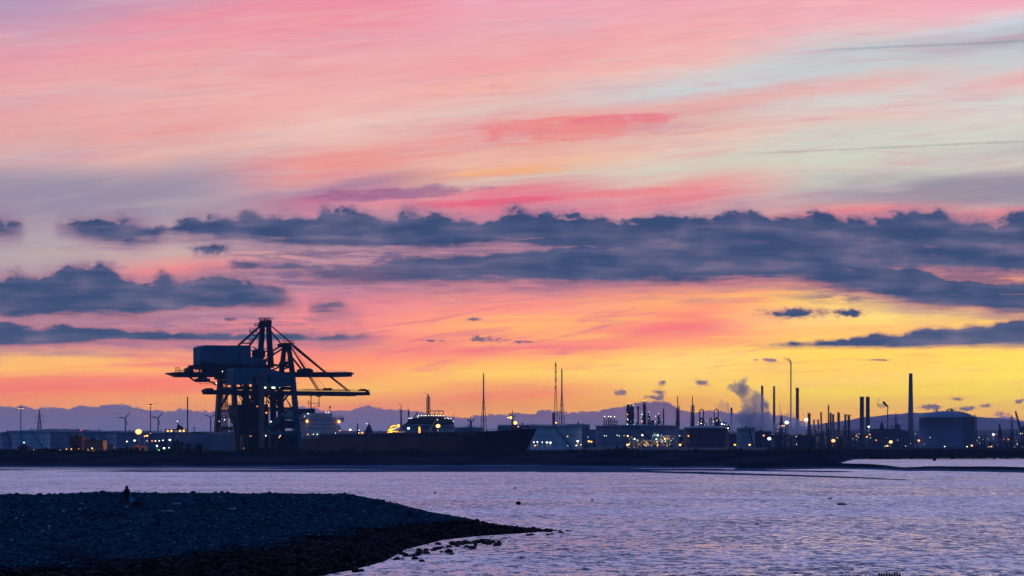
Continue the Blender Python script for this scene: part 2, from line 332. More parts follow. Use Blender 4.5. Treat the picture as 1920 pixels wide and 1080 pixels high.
M = {
 'crane_paint': mat('crane_paint', (.035, .08, .12), .6, 0, .3, .15),
 'crane_house': mat('crane_house', (.035, .105, .16), .6, 0, .18, .12, stretch=(1, 1, .3)),
 'crane_pale': mat('crane_pale', (.10, .09, .09), .7, 0, .3, .2),
 'dark_steel': mat('dark_steel', (.025, .032, .045), .7, 0, .35, .2),
 'steel': mat('steel', (.07, .075, .10), .7, 0, .3, .2),
 'grey_steel': mat('grey_steel', (.14, .14, .18), .7, 0, .25, .15),
 'teal_paint': mat('teal_paint', (.025, .11, .14), .6, 0, .25, .2),
 'tank_pale': mat('tank_pale', (.26, .36, .42), .7, 0, .12, .08, stretch=(1, 1, .15)),
 'tank_mid': mat('tank_mid', (.15, .22, .30), .7, 0, .14, .08, stretch=(1, 1, .15)),
 'tank_grey': mat('tank_grey', (.15, .15, .22), .8, 0, .12, .06, stretch=(1, 1, .12)),
 'tank_dark': mat('tank_dark', (.05, .04, .065), .8, 0, .2, .1, stretch=(1, 1, .15)),
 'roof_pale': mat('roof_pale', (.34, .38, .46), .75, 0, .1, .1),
 'concrete': mat('concrete', (.22, .20, .22), .9, 0, .18, .08, stretch=(1, 1, .2)),
 'chimney_dark': mat('chimney_dark', (.13, .09, .11), .85, 0, .2, .1),
 'rust': mat('rust', (.16, .05, .04), .9, 0, .35, .3),
 'red_paint': mat('red_paint', (.40, .05, .05), .6, 0, .2, .3),
 'white_paint': mat('white_paint', (.62, .62, .62), .6, 0, .12, .2),
 'ship_white': mat('ship_white', (.50, .40, .42), .6, 0, .12, .15),
 'ship_hull': mat('ship_hull', (.045, .034, .045), .6, 0, .35, .06, stretch=(1, 1, .4)),
 'yellow_paint': mat('yellow_paint', (.70, .42, .06), .55, 0, .15, .3),
 'brick': mat('brick', (.17, .06, .05), .9, 0, .3, .3),
 'striped_cladding': mat('striped_cladding', (.38, .14, .10), .85, 0, .2, .3),
 'timber': mat('timber', (.05, .04, .045), .95, 0, .4, 2.0, .4),
 'scrub': mat('scrub', (.030, .035, .022), .95, 0, .5, .35),
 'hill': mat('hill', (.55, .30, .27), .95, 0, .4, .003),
 'woodland': mat('woodland', (.07, .07, .08), .95, 0, .4, .01),
 'weed_rock': mat('weed_rock', (.006, .006, .009), .8, 0, .5, 2.0, .3),
 'pebble': mat('pebble', (.060, .085, .115), .75, 0, .8, .55),
 'driftwood': mat('driftwood', (.42, .42, .44), .9, 0, .2, 3.0),
 'coat': mat('coat', (.012, .012, .018), .9, 0, .3, 6.0),
 'trousers': mat('trousers', (.014, .014, .022), .9, 0, .3, 6.0),
 'skin': mat('skin', (.20, .12, .09), .6, 0, .1, 8.0),
 'hair': mat('hair', (.012, .009, .008), .8, 0, .3, 20.0),
 'cyan_bag': mat('cyan_bag', (.02, .26, .42), .55, 0, .2, 5.0),
 'bag_dark': mat('bag_dark', (.012, .012, .016), .9, 0, .3, 5.0),
 'lit_white': glow('lit_white', (1, .93, .74), 3.2),
 'lit_cool': glow('lit_cool', (.70, 1, .86), 2.8),
 'lit_green': glow('lit_green', (.15, 1, .45), 2),
 'lit_orange': glow('lit_orange', (1, .27, .03), 2.3),
 'lit_warm': glow('lit_warm', (1, .46, .09), 2.8),
 'lit_red': glow('lit_red', (1, .10, .12), 1.5),
}

# ------------------------------------------------------------------ mesh builder
class MB:
    def __init__(s): s.v = []; s.f = []; s.sm = []
    def add(s, vs, fs, smooth=False):
        o = len(s.v); s.v += [tuple(v) for v in vs]
        s.f += [tuple(i + o for i in f) for f in fs]; s.sm += [smooth] * len(fs)
        return s
    def box(s, a, b):
        x0, y0, z0 = [min(a[i], b[i]) for i in range(3)]; x1, y1, z1 = [max(a[i], b[i]) for i in range(3)]
        return s.add([(x0,y0,z0),(x1,y0,z0),(x1,y1,z0),(x0,y1,z0),(x0,y0,z1),(x1,y0,z1),(x1,y1,z1),(x0,y1,z1)],
                     [(0,3,2,1),(4,5,6,7),(0,1,5,4),(1,2,6,5),(2,3,7,6),(3,0,4,7)])
    def bar(s, a, b, w0, w1=None, d0=None, d1=None):
        """square-section beam from a to b, width w0 at a, w1 at b"""
        a = Vector(a); b = Vector(b); w1 = w0 if w1 is None else w1
        d0 = w0 if d0 is None else d0; d1 = w1 * d0 / w0 if d1 is None else d1
        t = (b - a).normalized(); up = Vector((0, 0, 1)) if abs(t.z) < .9 else Vector((0, 1, 0))
        p = t.cross(up).normalized(); q = t.cross(p).normalized()
        vs = []
        for c, w, d in ((a, w0, d0), (b, w1, d1)):
            for sx_, sy_ in ((-1,-1),(1,-1),(1,1),(-1,1)): vs.append(c + p * sx_ * w / 2 + q * sy_ * d / 2)
        return s.add(vs, [(0,1,2,3),(7,6,5,4),(0,4,5,1),(1,5,6,2),(2,6,7,3),(3,7,4,0)])
    def lathe(s, prof, n=20, c=(0, 0, 0), cap=True, smooth=True, sx=1.0, sy=1.0):
        vs = []; fs = []
        for r, z in prof:
            for k in range(n):
                a = 2 * math.pi * k / n
                vs.append((c[0] + r * math.cos(a) * sx, c[1] + r * math.sin(a) * sy, c[2] + z))
        for i in range(len(prof) - 1):
            for k in range(n):
                a = i * n + k; b = i * n + (k + 1) % n
                fs.append((a, b, b + n, a + n))
        s.add(vs, fs, smooth)
        if cap:
            o = len(s.v) - len(vs)
            s.f.append(tuple(o + k for k in range(n))[::-1]); s.sm.append(False)
            e = o + (len(prof) - 1) * n
            s.f.append(tuple(e + k for k in range(n))); s.sm.append(False)
        return s
    def tube(s, pts, r, n=6):
        pts = [Vector(p) for p in pts]; vs = []; fs = []
        for i, p in enumerate(pts):
            t = (pts[min(i + 1, len(pts) - 1)] - pts[max(i - 1, 0)]).normalized()
            up = Vector((0, 0, 1)) if abs(t.z) < .9 else Vector((1, 0, 0))
            a = t.cross(up).normalized(); b = t.cross(a).normalized()
            rr = r[i] if isinstance(r, (list, tuple)) else r
            for k in range(n):
                q = 2 * math.pi * k / n
                vs.append(p + a * math.cos(q) * rr + b * math.sin(q) * rr)
        for i in range(len(pts) - 1):
            for k in range(n):
                x = i * n + k; y = i * n + (k + 1) % n
                fs.append((x, y, y + n, x + n))
        fs += [tuple(range(n))[::-1], tuple(range((len(pts) - 1) * n, len(pts) * n))]
        return s.add(vs, fs, n > 6)
    def prism(s, poly, off):
        """poly: list of 3-D points of one face; off: vector to the opposite face"""
        n = len(poly); off = Vector(off)
        vs = [Vector(p) for p in poly] + [Vector(p) + off for p in poly]
        fs = [tuple(range(n)), tuple(range(n, 2 * n))[::-1]] + [(i, i + n, (i + 1) % n + n, (i + 1) % n) for i in range(n)]
        return s.add(vs, fs)
    def ball(s, c, r, n=10, sq=(1, 1, 1)):
        m = max(4, n // 2)
        prof = [(max(r * math.sin(math.pi * i / m), r * .02), -r * math.cos(math.pi * i / m) * sq[2]) for i in range(m + 1)]
        return s.lathe(prof, n, c, True, True, sq[0], sq[1])
    def rail(s, a, b, h=1.1, n=6, t=.12):
        a = Vector(a); b = Vector(b); u = Vector((0, 0, h))
        s.bar(a + u, b + u, t); s.bar(a + u * .5, b + u * .5, t * .8)
        for i in range(n + 1):
            p = a.lerp(b, i / n); s.bar(p, p + u, t)
        return s
    def build(s, name, m, parent=None, loc=(0, 0, 0), rz=0.0):
        me = bpy.data.meshes.new(name); me.from_pydata(s.v, [], s.f); me.update()
        me.polygons.foreach_set('use_smooth', s.sm)
        o = bpy.data.objects.new(name, me); COL.objects.link(o)
        me.materials.append(M[m] if isinstance(m, str) else m)
        o.parent = parent; o.location = loc; o.rotation_euler = (0, 0, rz)
        return o

def tag(o, label=None, cat=None, group=None, kind=None):
    if label: o['label'] = label
    if cat: o['category'] = cat
    if group: o['group'] = group
    if kind: o['kind'] = kind
    return o
def thing(name, label, cat, loc=(0, 0, 0), rz=0.0, group=None):
    o = bpy.data.objects.new(name, None); COL.objects.link(o)
    o.empty_display_size = .5; o.location = loc; o.rotation_euler = (0, 0, rz)
    return tag(o, label, cat, group)
def copy_tree(o, loc, parent=None):
    c = o.copy(); COL.objects.link(c)
    if parent is None: c.location = loc
    else: c.parent = parent
    for ch in [k for k in o.children]: copy_tree(ch, None, c)
    return c
def at(px, py, Y): return Vector(((px - 960) / F * Y, Y, H + (HZ - py) / F * Y))
def zz(py, Y): return H + (HZ - py) / F * Y
def xx(px, Y): return (px - 960) / F * Y
def ww(p, Y): return p * Y / F
GZ = 5.0     # height of the reclaimed land

# ------------------------------------------------------------------ ground, water, hills
def interp(pts, x):
    if x <= pts[0][0]: return pts[0][1]
    for (a, b), (c, d) in zip(pts, pts[1:]):
        if x <= c: return b + (d - b) * (x - a) / (c - a)
    return pts[-1][1]
def sstep(a, b, x):
    t = max(0, min(1, (x - a) / (b - a))); return t * t * (3 - 2 * t)
def fbm(x, y, z=0.0, o=4):
    return mnoise.fractal(Vector((x, y, z)), 1.0, 2.0, o)

# rows of the photo where the dark land begins, by column, turned into distances over the water
SHORE = [(-900, 980), (0, 985), (300, 985), (600, 1000), (960, 1010), (1300, 960), (1450, 950), (1540, 985), (1566, 1080), (1600, 1500), (1640, 1700), (3000, 1800)]
BAR_C = [(1380, 930), (1560, 985), (1640, 955), (1700, 905), (1760, 905), (1850, 880), (1920, 850), (2300, 800), (3000, 780)]
BAR_Z = [(1380, 1.2), (1560, 1.9), (1640, 1.4), (1690, .6), (1740, 1.0), (1850, 1.3), (1920, 1.2), (2300, 1.0), (3000, .8)]
STRIP_C = [(1000, 835), (1200, 828), (1450, 728), (1600, 668), (1730, 608)]
def land_h(px, Y):
    x = xx(px, Y)
    s = interp(SHORE, px) + fbm(x * .01, Y * .01, 3) * 26
    d = Y - s
    h = -2.0
    if d > 0:
        h = .1 + 1.5 * sstep(0, 45, d) + 3.4 * sstep(60, 240, d) + fbm(x * .03, Y * .03, 1) * .35 * sstep(0, 60, d)
        h += .55 * sstep(300, 360, d) * sstep(520, 420, d) * (fbm(x * .02, Y * .004, 8) + .3) if d > 300 else 0
        h = min(h, GZ + .4) if d > 500 else h
    else:
        h = max(-2.0, d * .05)
    # tidal flats in front of it
    if px < 1480:
        fl = sstep(798, 816, Y - max(0, px - 1150) * -.0) * sstep(1480, 1250, px)
        near = 812 + 30 * sstep(300, -100, px) + fbm(x * .012, 2.2, 1) * 8
        if Y > near:
            q = .16 * fl * (1 - sstep(300, 120, px) * .75) + fbm(x * .006, Y * .03, 4) * .22 - .05
            h = max(h, q)
    # thin spit of sand running out to the right
    if 1000 < px < 1745:
        c = interp(STRIP_C, px); wdt = 26 * sstep(1745, 1250, px) + 3.0
        h = max(h, .34 * (1 - abs(Y - c) / wdt) + fbm(x * .05, Y * .05, 2) * .04 - .5 * sstep(1700, 1745, px))
        # a second, lower bank behind it, with channels of water between
        h = max(h, .22 * (1 - abs(Y - interp([(1000, 900), (1300, 880), (1640, 815), (1745, 800)], px)) / 22) - .5 * sstep(1560, 1660, px))
    if px > 1380:
        c = interp(BAR_C, px); bz = interp(BAR_Z, px) + fbm(x * .05, 1.1, 6) * .35
        wd = 62
        h = max(h, bz * (1 - ((Y - c) / wd) ** 2) + fbm(x * .09, Y * .09, 2) * .12)
    return h

SHIP_BOW = (13.0, 1372.0); SHIP_DIR = Vector((.552, -.834, 0)); SHIP_LAT = Vector((.834, .552, 0)); SHIP_L = 286.0
def in_dock(x, Y):
    d = Vector((x - SHIP_BOW[0], Y - SHIP_BOW[1], 0)); a = d.dot(SHIP_DIR); l = d.dot(SHIP_LAT)
    return -SHIP_L - 40 < a < 55 and -27 < l < 60

def build_ground():
    cols = [-900 + i * 30 for i in range(30)] + [i * 9 for i in range(214)] + [1926 + i * 36 for i in range(30)]
    rows = []; y = 560.0
    while y < 14300:
        rows.append(y)
        y += 5 if y < 1120 else 11 if y < 1660 else y * .03
    mb = MB(); n = len(cols)
    for Y in rows:
        for px in cols:
            x = xx(px, Y)
            if Y > 1800: z = GZ + fbm(x * .01, Y * .01) * .3
            else: z = land_h(px, Y)
            if in_dock(x, Y): z = -4.0
            mb.v.append((x, Y, z))
    for j in range(len(rows) - 1):
        for i in range(n - 1):
            a = j * n + i; mb.f.append((a, a + 1, a + n + 1, a + n)); mb.sm.append(True)
    m = bpy.data.materials.new('land'); m.use_nodes = True; t = m.node_tree; gg = G(t)
    b = t.nodes['Principled BSDF']; ge = t.nodes.new("ShaderNodeNewGeometry")
    sp = t.nodes.new("ShaderNodeSeparateXYZ"); t.links.new(ge.outputs['Position'], sp.inputs[0])
    z = S(gg, sp.outputs[2]); xw = S(gg, sp.outputs[0]); yw = S(gg, sp.outputs[1])
    n1 = gg.noise(gg.vec(xw * .03, yw * .012), 1, 6, .65); n2 = gg.noise(gg.vec(xw * .35, yw * .2), 1, 5, .6)
    grass = gg.mix(n1.step(.38, .62), (.010, .020, .038), (.045, .052, .070))
    grass = gg.mix(n2.step(.4, .65) * .5, grass, (.014, .016, .022))
    mud = gg.mix(n1.step(.4, .6), (.06, .11, .18), (.12, .17, .26))
    t.links.new(gg.mix((z + (n2 - .5) * .5).step(.45, .75), mud, grass), b.inputs['Base Color'])
    t.links.new((z + (n1 - .5) * .3).step(.1, .4, .35, .95).s, b.inputs['Roughness'])
    bp = t.nodes.new("ShaderNodeBump"); bp.inputs['Strength'].default_value = .25; bp.inputs['Distance'].default_value = .5
    t.links.new(n2.s, bp.inputs['Height']); t.links.new(bp.outputs[0], b.inputs['Normal'])
    b.inputs['Specular IOR Level'].default_value = 0
    M['land'] = m
    tag(mb.build('ground', 'land'), kind='structure')
build_ground()

def build_water():
    m = bpy.data.materials.new('sea'); m.use_nodes = True; t = m.node_tree; gg = G(t)
    b = t.nodes['Principled BSDF']
    b.inputs['Base Color'].default_value = (.012, .022, .05, 1); b.inputs['IOR'].default_value = 1.42
    b.inputs['Roughness'].default_value = .16
    ge = t.nodes.new("ShaderNodeNewGeometry"); sp = t.nodes.new("ShaderNodeSeparateXYZ"); t.links.new(ge.outputs['Position'], sp.inputs[0])
    x = S(gg, sp.outputs[0]); y = S(gg, sp.outputs[1])
    a = gg.noise(gg.vec(x * .50, y * .62), 1, 4, .6, .5)
    c = gg.noise(gg.vec((x + y * .3) * 1.6, (y - x * .2) * 1.5, 4), 1, 3, .6, .3)
    d = gg.noise(gg.vec(x * .10, y * .13, 9), 1, 3, .55, .4)
    slick = gg.noise(gg.vec(x * .006, y * .02, 2), 1, 4, .55)
    def slope_noise(v, det, rough):
        n = t.nodes.new("ShaderNodeTexNoise"); n.inputs['Scale'].default_value = 1; n.inputs['Detail'].default_value = det; n.inputs['Roughness'].default_value = rough; n.inputs['Distortion'].default_value = .3
        t.links.new(v, n.inputs['Vector']); r, q, _ = gg.sep(n.outputs['Color']); return r - .5, q - .5
    s1 = slope_noise(gg.vec(x * 1.0, y * .6), 3, .65); s2 = slope_noise(gg.vec((x + y * .3) * 3.6, (y - x * .2) * 1.9, 4), 3, .7); s3 = slope_noise(gg.vec(x * .07, y * .05, 9), 3, .55)
    k = slick.step(.35, .65, WAVE[0], WAVE[1])
    nx = (s1[0] * 1.0 + s2[0] * .9 + s3[0] * .2) * k * .6; ny = (s1[1] * 1.0 + s2[1] * .9 + s3[1] * .22) * k - TILT
    vn = t.nodes.new("ShaderNodeVectorMath"); vn.operation = 'NORMALIZE'
    t.links.new(gg.vec(nx, ny, 1.0), vn.inputs[0]); t.links.new(vn.outputs[0], b.inputs['Normal'])
    M['sea'] = m
    mb = MB(); mb.add([(-2500, -400, 0), (2500, -400, 0), (2500, 3600, 0), (-2500, 3600, 0)], [(0, 1, 2, 3)])
    tag(mb.build('water', 'sea'), kind='structure')
WAVE = (.62, 1.15); TILT = .18
build_water()

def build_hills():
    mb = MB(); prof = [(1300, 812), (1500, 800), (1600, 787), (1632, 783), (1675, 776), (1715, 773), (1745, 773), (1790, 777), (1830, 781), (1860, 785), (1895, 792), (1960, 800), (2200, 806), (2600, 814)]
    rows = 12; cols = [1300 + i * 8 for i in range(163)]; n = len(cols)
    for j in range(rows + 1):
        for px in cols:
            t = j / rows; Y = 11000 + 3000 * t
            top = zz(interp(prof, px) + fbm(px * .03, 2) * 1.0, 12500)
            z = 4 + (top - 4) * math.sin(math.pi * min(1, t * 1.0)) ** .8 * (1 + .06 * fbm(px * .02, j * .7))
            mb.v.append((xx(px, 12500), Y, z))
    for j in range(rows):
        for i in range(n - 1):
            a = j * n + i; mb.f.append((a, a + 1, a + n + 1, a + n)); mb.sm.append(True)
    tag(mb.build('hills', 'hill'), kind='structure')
    # low wooded rise behind the tank farm
    mb = MB(); prof = [(-400, 812), (0, 812), (20, 808), (60, 806), (90, 804), (150, 805), (200, 808), (240, 807), (320, 809), (400, 811), (470, 812), (620, 808), (900, 808), (1100, 810), (1350, 812), (1450, 808), (1600, 806), (1720, 806), (1840, 806), (1920, 808), (2400, 808)]
    cols = [-400 + i * 3 for i in range(933)]; n = len(cols)
    for j in range(5):
        for px in cols:
            t = j / 4; top = zz(interp(prof, px) + fbm(px * .12, 5) * 1.8, 6400)
            z = 3 + (top - 3) * (0, .8, 1.0, .8, 0)[j]
            mb.v.append((xx(px, 6400), 6000 + 800 * t, z))
    for j in range(4):
        for i in range(n - 1):
            a = j * n + i; mb.f.append((a, a + 1, a + n + 1, a + n)); mb.sm.append(True)
    tag(mb.build('terrain', 'woodland'), kind='structure')
build_hills()

# ------------------------------------------------------------------ the shingle spit in the foreground
NEAR = [(5.6, 255), (1.0, 246), (-3.2, 239), (-6.6, 229), (-9.2, 208), (-9.9, 187), (-11.5, 174), (-13.2, 166), (-20, 150), (-26, 120), (-22, 80), (-12, 55), (30, 30), (60, -60)]
FAR = [(5.6, 255), (2.0, 260), (-6, 270), (-18, 284), (-30, 300), (-55, 318), (-85, 332), (-140, 345), (-260, 350), (-500, 340)]
SPIT = NEAR + [(60, -200), (-500, -200)] + FAR[::-1]
def seg_d(p, a, b):
    ax, ay = a; bx, by = b; vx, vy = bx - ax, by - ay
    t = max(0, min(1, ((p[0] - ax) * vx + (p[1] - ay) * vy) / (vx * vx + vy * vy)))
    return math.hypot(p[0] - ax - vx * t, p[1] - ay - vy * t)
def poly_in(p, P):
    c = False
    for i in range(len(P)):
        (x0, y0), (x1, y1) = P[i - 1], P[i]
        if (y0 > p[1]) != (y1 > p[1]) and p[0] < (x1 - x0) * (p[1] - y0) / (y1 - y0) + x0: c = not c
    return c
NP = [(0, 0), (4, .28), (9, .62), (14, 1.0), (22, 1.75), (32, 2.35), (50, 3.0), (80, 3.3), (200, 4.2)]
FP = [(0, 0), (5, .65), (12, 1.55), (20, 2.3), (30, 3.0), (45, 3.5), (90, 4.5), (200, 5.0)]
def spit_h(x, y, fine=True):
    p = (x, y)
    dn = min(seg_d(p, NEAR[i], NEAR[i + 1]) for i in range(len(NEAR) - 1))
    df = min(seg_d(p, FAR[i], FAR[i + 1]) for i in range(len(FAR) - 1))
    d = min(dn, df)
    if not poly_in(p, SPIT): return -.12 * min(d, 8)
    dn *= 1 + .16 * fbm(x * .12, y * .12, 1)
    h = min(interp(NP, dn), interp(FP, df)) * (interp(KTAB, 960 + F * x / max(y, 60)) if KTAB else 1)
    if fine: h += (fbm(x * .10, y * .10, 7) * .16 + fbm(x * .5, y * .5, 3) * .09) * sstep(0, 8, d)
    return h
KTAB = []
def fit_crest():
    want = [(0,927),(100,926),(200,924),(260,922),(300,924),(400,925),(500,926),(600,926),(640,926),(680,931),(700,936),(760,949),(820,961),(880,973),(940,984),(1000,990.5),(1030,993)]
    tab = []
    for px in [0, 60, 120, 180, 240, 300, 360, 420, 480, 540, 600, 640, 680, 720, 760, 820, 880, 940, 1000, 1030]:
        lo, hi_ = .4, 4.0
        for _ in range(12):
            k = (lo + hi_) / 2; top = 9999
            for Y in range(215, 345, 3):
                x = xx(px, Y); z = spit_h(x, Y, False) * k
                if z > 0: top = min(top, HZ + F * (H - z) / Y)
            if top > interp(want, px) + 1: lo = k
            else: hi_ = k
        tab.append((px, k))
    print('K', [round(k, 2) for _, k in tab])
    KTAB.extend(tab)
fit_crest()
def build_spit():
    mb = MB()
    xs = []; x = -330.0
    while x < 70: xs.append(x); x += 6 if x < -110 else 1.1 if x < 12 else 8
    ys = []; y = -60.0
    while y < 356: ys.append(y); y += 8 if y < 130 else 1.1
    n = len(xs)
    for y in ys:
        for x in xs:
            z = spit_h(x, y)
            if y < 60: z = min(z, 6.5)
            mb.v.append((x, y, z))
    for j in range(len(ys) - 1):
        for i in range(n - 1):
            a = j * n + i
            if max(mb.v[a][2], mb.v[a + 1][2], mb.v[a + n][2], mb.v[a + n + 1][2]) < -.5: continue
            mb.f.append((a, a + 1, a + n + 1, a + n)); mb.sm.append(True)
    m = bpy.data.materials.new('shingle'); m.use_nodes = True; t = m.node_tree; gg = G(t)
    b = t.nodes['Principled BSDF']; ge = t.nodes.new("ShaderNodeNewGeometry")
    sp = t.nodes.new("ShaderNodeSeparateXYZ"); t.links.new(ge.outputs['Position'], sp.inputs[0])
    x = S(gg, sp.outputs[0]); y = S(gg, sp.outputs[1]); z = S(gg, sp.outputs[2])
    n1 = gg.noise(gg.vec(x * .12, y * .08), 1, 6, .65); n2 = gg.noise(gg.vec(x * 3.2, y * 1.6), 1, 5, .75)
    vo = t.nodes.new("ShaderNodeTexVoronoi"); t.links.new(gg.vec(x * 3.0, y * 2.0), vo.inputs['Vector']); vo.inputs['Scale'].default_value = 1
    r, _a, _b = gg.sep(vo.outputs['Color'])
    stone = gg.mix(r, (.007, .022, .040), (.042, .112, .158))
    stone = gg.mix(n1.step(.52, .68) * .7, stone, (.020, .014, .020))
    stone = gg.mix(n2.step(.62, .75) * .8, stone, (.008, .010, .016))
    weed = gg.mix(n2.step(.4, .7), (.003, .003, .006), (.009, .009, .014))
    t.links.new(gg.mix((z + (n1 - .5) * .9 + (n2 - .5) * .3).step(.95, 1.25), weed, stone), b.inputs['Base Color'])
    b.inputs['Roughness'].default_value = .9; b.inputs['Specular IOR Level'].default_value = 0
    bp = t.nodes.new("ShaderNodeBump"); bp.inputs['Strength'].default_value = .9; bp.inputs['Distance'].default_value = .25
    t.links.new((n2 + r * .4).s, bp.inputs['Height']); t.links.new(bp.outputs[0], b.inputs['Normal'])
    M['shingle'] = m
    tag(mb.build('beach', 'shingle'), kind='structure')
build_spit()

ICO_V = []
_p = (1 + 5 ** .5) / 2
for a in (-1, 1):
    for b_ in (-_p, _p):
        ICO_V += [(0, a, b_), (a, b_, 0), (b_, 0, a)]
ICO_V = [Vector(v).normalized() for v in ICO_V]
ICO_F = []
for i in range(12):
    for j in range(i + 1, 12):
        for k in range(j + 1, 12):
            if all(abs((ICO_V[a] - ICO_V[b]).length - 1.0515) < .01 for a, b in ((i, j), (j, k), (i, k))):
                nn = (ICO_V[j] - ICO_V[i]).cross(ICO_V[k] - ICO_V[i])
                ICO_F.append((i, j, k) if nn.dot(ICO_V[i]) > 0 else (i, k, j))
def rock(mb, c, r, rnd, sq=.6):
    a = rnd.uniform(0, 6.28); ca, sa = math.cos(a), math.sin(a); e = rnd.uniform(.65, 1.3)
    vs = []
    for v in ICO_V:
        k = r * rnd.uniform(.75, 1.15); x, y, z = v.x * k * e, v.y * k, v.z * k * sq
        vs.append((c[0] + x * ca - y * sa, c[1] + x * sa + y * ca, c[2] + z))
    mb.add(vs, ICO_F)

def stones():
    rnd = random.Random(5)
    dry = MB(); wet = MB(); k = 0
    while k < 21000:
        Y = 150 + 190 * rnd.random() ** .9; px = rnd.uniform(-60, 1060); x = xx(px, Y)
        if not poly_in((x, Y), SPIT): continue
        z = spit_h(x, Y)
        k += 1
        r = .05 + .11 * rnd.random() ** 2 + (.22 * rnd.random() if rnd.random() < .03 else 0)
        if z < 1.0 + fbm(x * .12, Y * .08, 2) * .3:
            rock(wet, (x, Y, z + r * .2), r * 1.45, rnd, .7)
        else: rock(dry, (x, Y, z + r * .15), r, rnd)
    m = bpy.data.materials.new('cobble'); m.use_nodes = True; t = m.node_tree; gg = G(t); b = t.nodes['Principled BSDF']
    gi = t.nodes.new("ShaderNodeNewGeometry")
    rv = S(gg, gi.outputs['Random Per Island'])
    t.links.new(gg.ramp(rv, [(0, (.004, .014, .026)), (.45, (.016, .048, .074)), (.85, (.048, .13, .18)), (.98, (.10, .20, .25)), (1, (.34, .38, .42))]), b.inputs['Base Color'])
    b.inputs['Roughness'].default_value = .85; b.inputs['Specular IOR Level'].default_value = 0; M['cobble'] = m
    tag(dry.build('cobbles', 'cobble'), 'loose blue-grey cobbles covering the upper shingle spit', 'pebbles', kind='stuff')
    tag(wet.build('wet_rocks', 'weed_rock'), 'black seaweed-covered stones along the tide line of the spit', 'rocks', kind='stuff')
    # single boulders standing in the shallows
    spots = [(987,1012,.30),(1000,1016,.42),(1012,1019,.26),(1024,1014,.2)]
    spots = []
    for i in range(92):
        t = rnd.random() ** .8
        px, py = (830 + 90 * t, 1017 - 5 * t) if i % 3 else (720 + 110 * t, 1052 - 34 * t)
        spots.append((px + rnd.gauss(6, 16), py + abs(rnd.gauss(0, 5)) + 1.5, rnd.uniform(.12, .42)))
    for px, py, r in [(1063, 996, .3), (1070, 996, .22), (1052, 999, .35), (1034, 1002, .25), (1027, 1003, .3), (997, 1003, .35), (990, 1004, .28), (1028, 997.5, .4), (886, 1027, .3), (840, 1036, .5), (846, 1040, .25), (905, 1013, .3), (668, 1072, .4), (675, 1071, .3), (790, 1053, .3), (884, 1028, .35)]:
        spots.append((px, py, r))
    n = 0
    for px, py, r in spots:
        Y = H * F / (py - HZ); x = xx(px, Y)
        if poly_in((x, Y), SPIT) and spit_h(x, Y) > .25: continue
        mb = MB(); rock(mb, (0, 0, 0), r, rnd, .6); rock(mb, (r * .5, r * .2, -r * .1), r * .6, rnd, .6)
        o = mb.build('rock', 'weed_rock', None, (x, Y, .08 * r))
        tag(o, 'dark weed-covered rock standing in the shallows off the shingle spit', 'rock', 'rocks in the shallows'); n += 1
    # rocks along the skyline of the spit
    for px, s in [(31, .42), (75, .45), (92, .4), (192, .5), (152, .35), (506, .45), (362, .5), (427, .35), (718, .35), (903, .3), (113, .35)]:
        best = None
        for Y in range(240, 340, 2):
            x = xx(px, Y); z = spit_h(x, Y)
            e = (z - H) / Y
            if best is None or e > best[0]: best = (e, x, Y, z)
        s *= .8; mb = MB(); rock(mb, (0, 0, 0), s, rnd, .7)
        tag(mb.build('rock', 'weed_rock', None, (best[1], best[2], best[3] + s * .05)), 'dark boulder breaking the skyline along the crest of the spit', 'rock', 'boulders on the crest of the spit')
stones()

def crest_z(px, py):
    """where the ray through a photo pixel meets the spit"""
    Y = 140.0
    while Y < 345:
        x = xx(px, Y)
        if zz(py, Y) <= spit_h(x, Y): return Vector((x, Y, spit_h(x, Y)))
        Y += .5
    return Vector((xx(px, 300), 300, 3))

# driftwood and litter on the shingle
def litter():
    rnd = random.Random(3)
    for i, (px, py, L, lab, m) in enumerate([
        (313, 960, .85, 'long bleached driftwood branch lying on the shingle right of the person', 'driftwood'),
        (332, 947, .5, 'short pale stick on the shingle high behind the driftwood branch', 'driftwood'),
        (435, 956, .5, 'faint grey stick lying furthest right on the upper shingle', 'driftwood')]):
        p = crest_z(px, py); mb = MB()
        mb.tube([(-L, 0, .05), (-L * .3, .1, .12), (L * .4, .02, .08), (L, -.15, .05)], [.04, .07, .06, .03])
        mb.tube([(L * .1, .05, .1), (L * .4, .4, .2)], [.04, .02])
        tag(mb.build('driftwood', m, None, p, -.25), lab, 'driftwood')
    for px, py, lab in [(30, 974, 'tiny pale scrap of litter on the shingle at the far left'), (150, 956, 'pale scrap of litter left of the person by the weed patch'),
                        (153, 946, 'small upright pale scrap on the shingle below the crest'), (237, 952, 'white scrap of litter just in front of the person'),
                        (93, 989, 'flat pale scrap low on the left of the shingle'), (119, 960, 'greenish grey scrap of litter on the left shingle')]:
        p = crest_z(px, py); mb = MB(); s = .11
        mb.add([(-s, -s, .02), (s, -s * .6, .05), (s * .8, s, .14), (-s * .7, s * .7, .1), (0, 0, .22)], [(0, 1, 4), (1, 2, 4), (2, 3, 4), (3, 0, 4), (3, 2, 1, 0)])
        tag(mb.build('litter', 'driftwood', None, p), lab, 'litter')
litter()

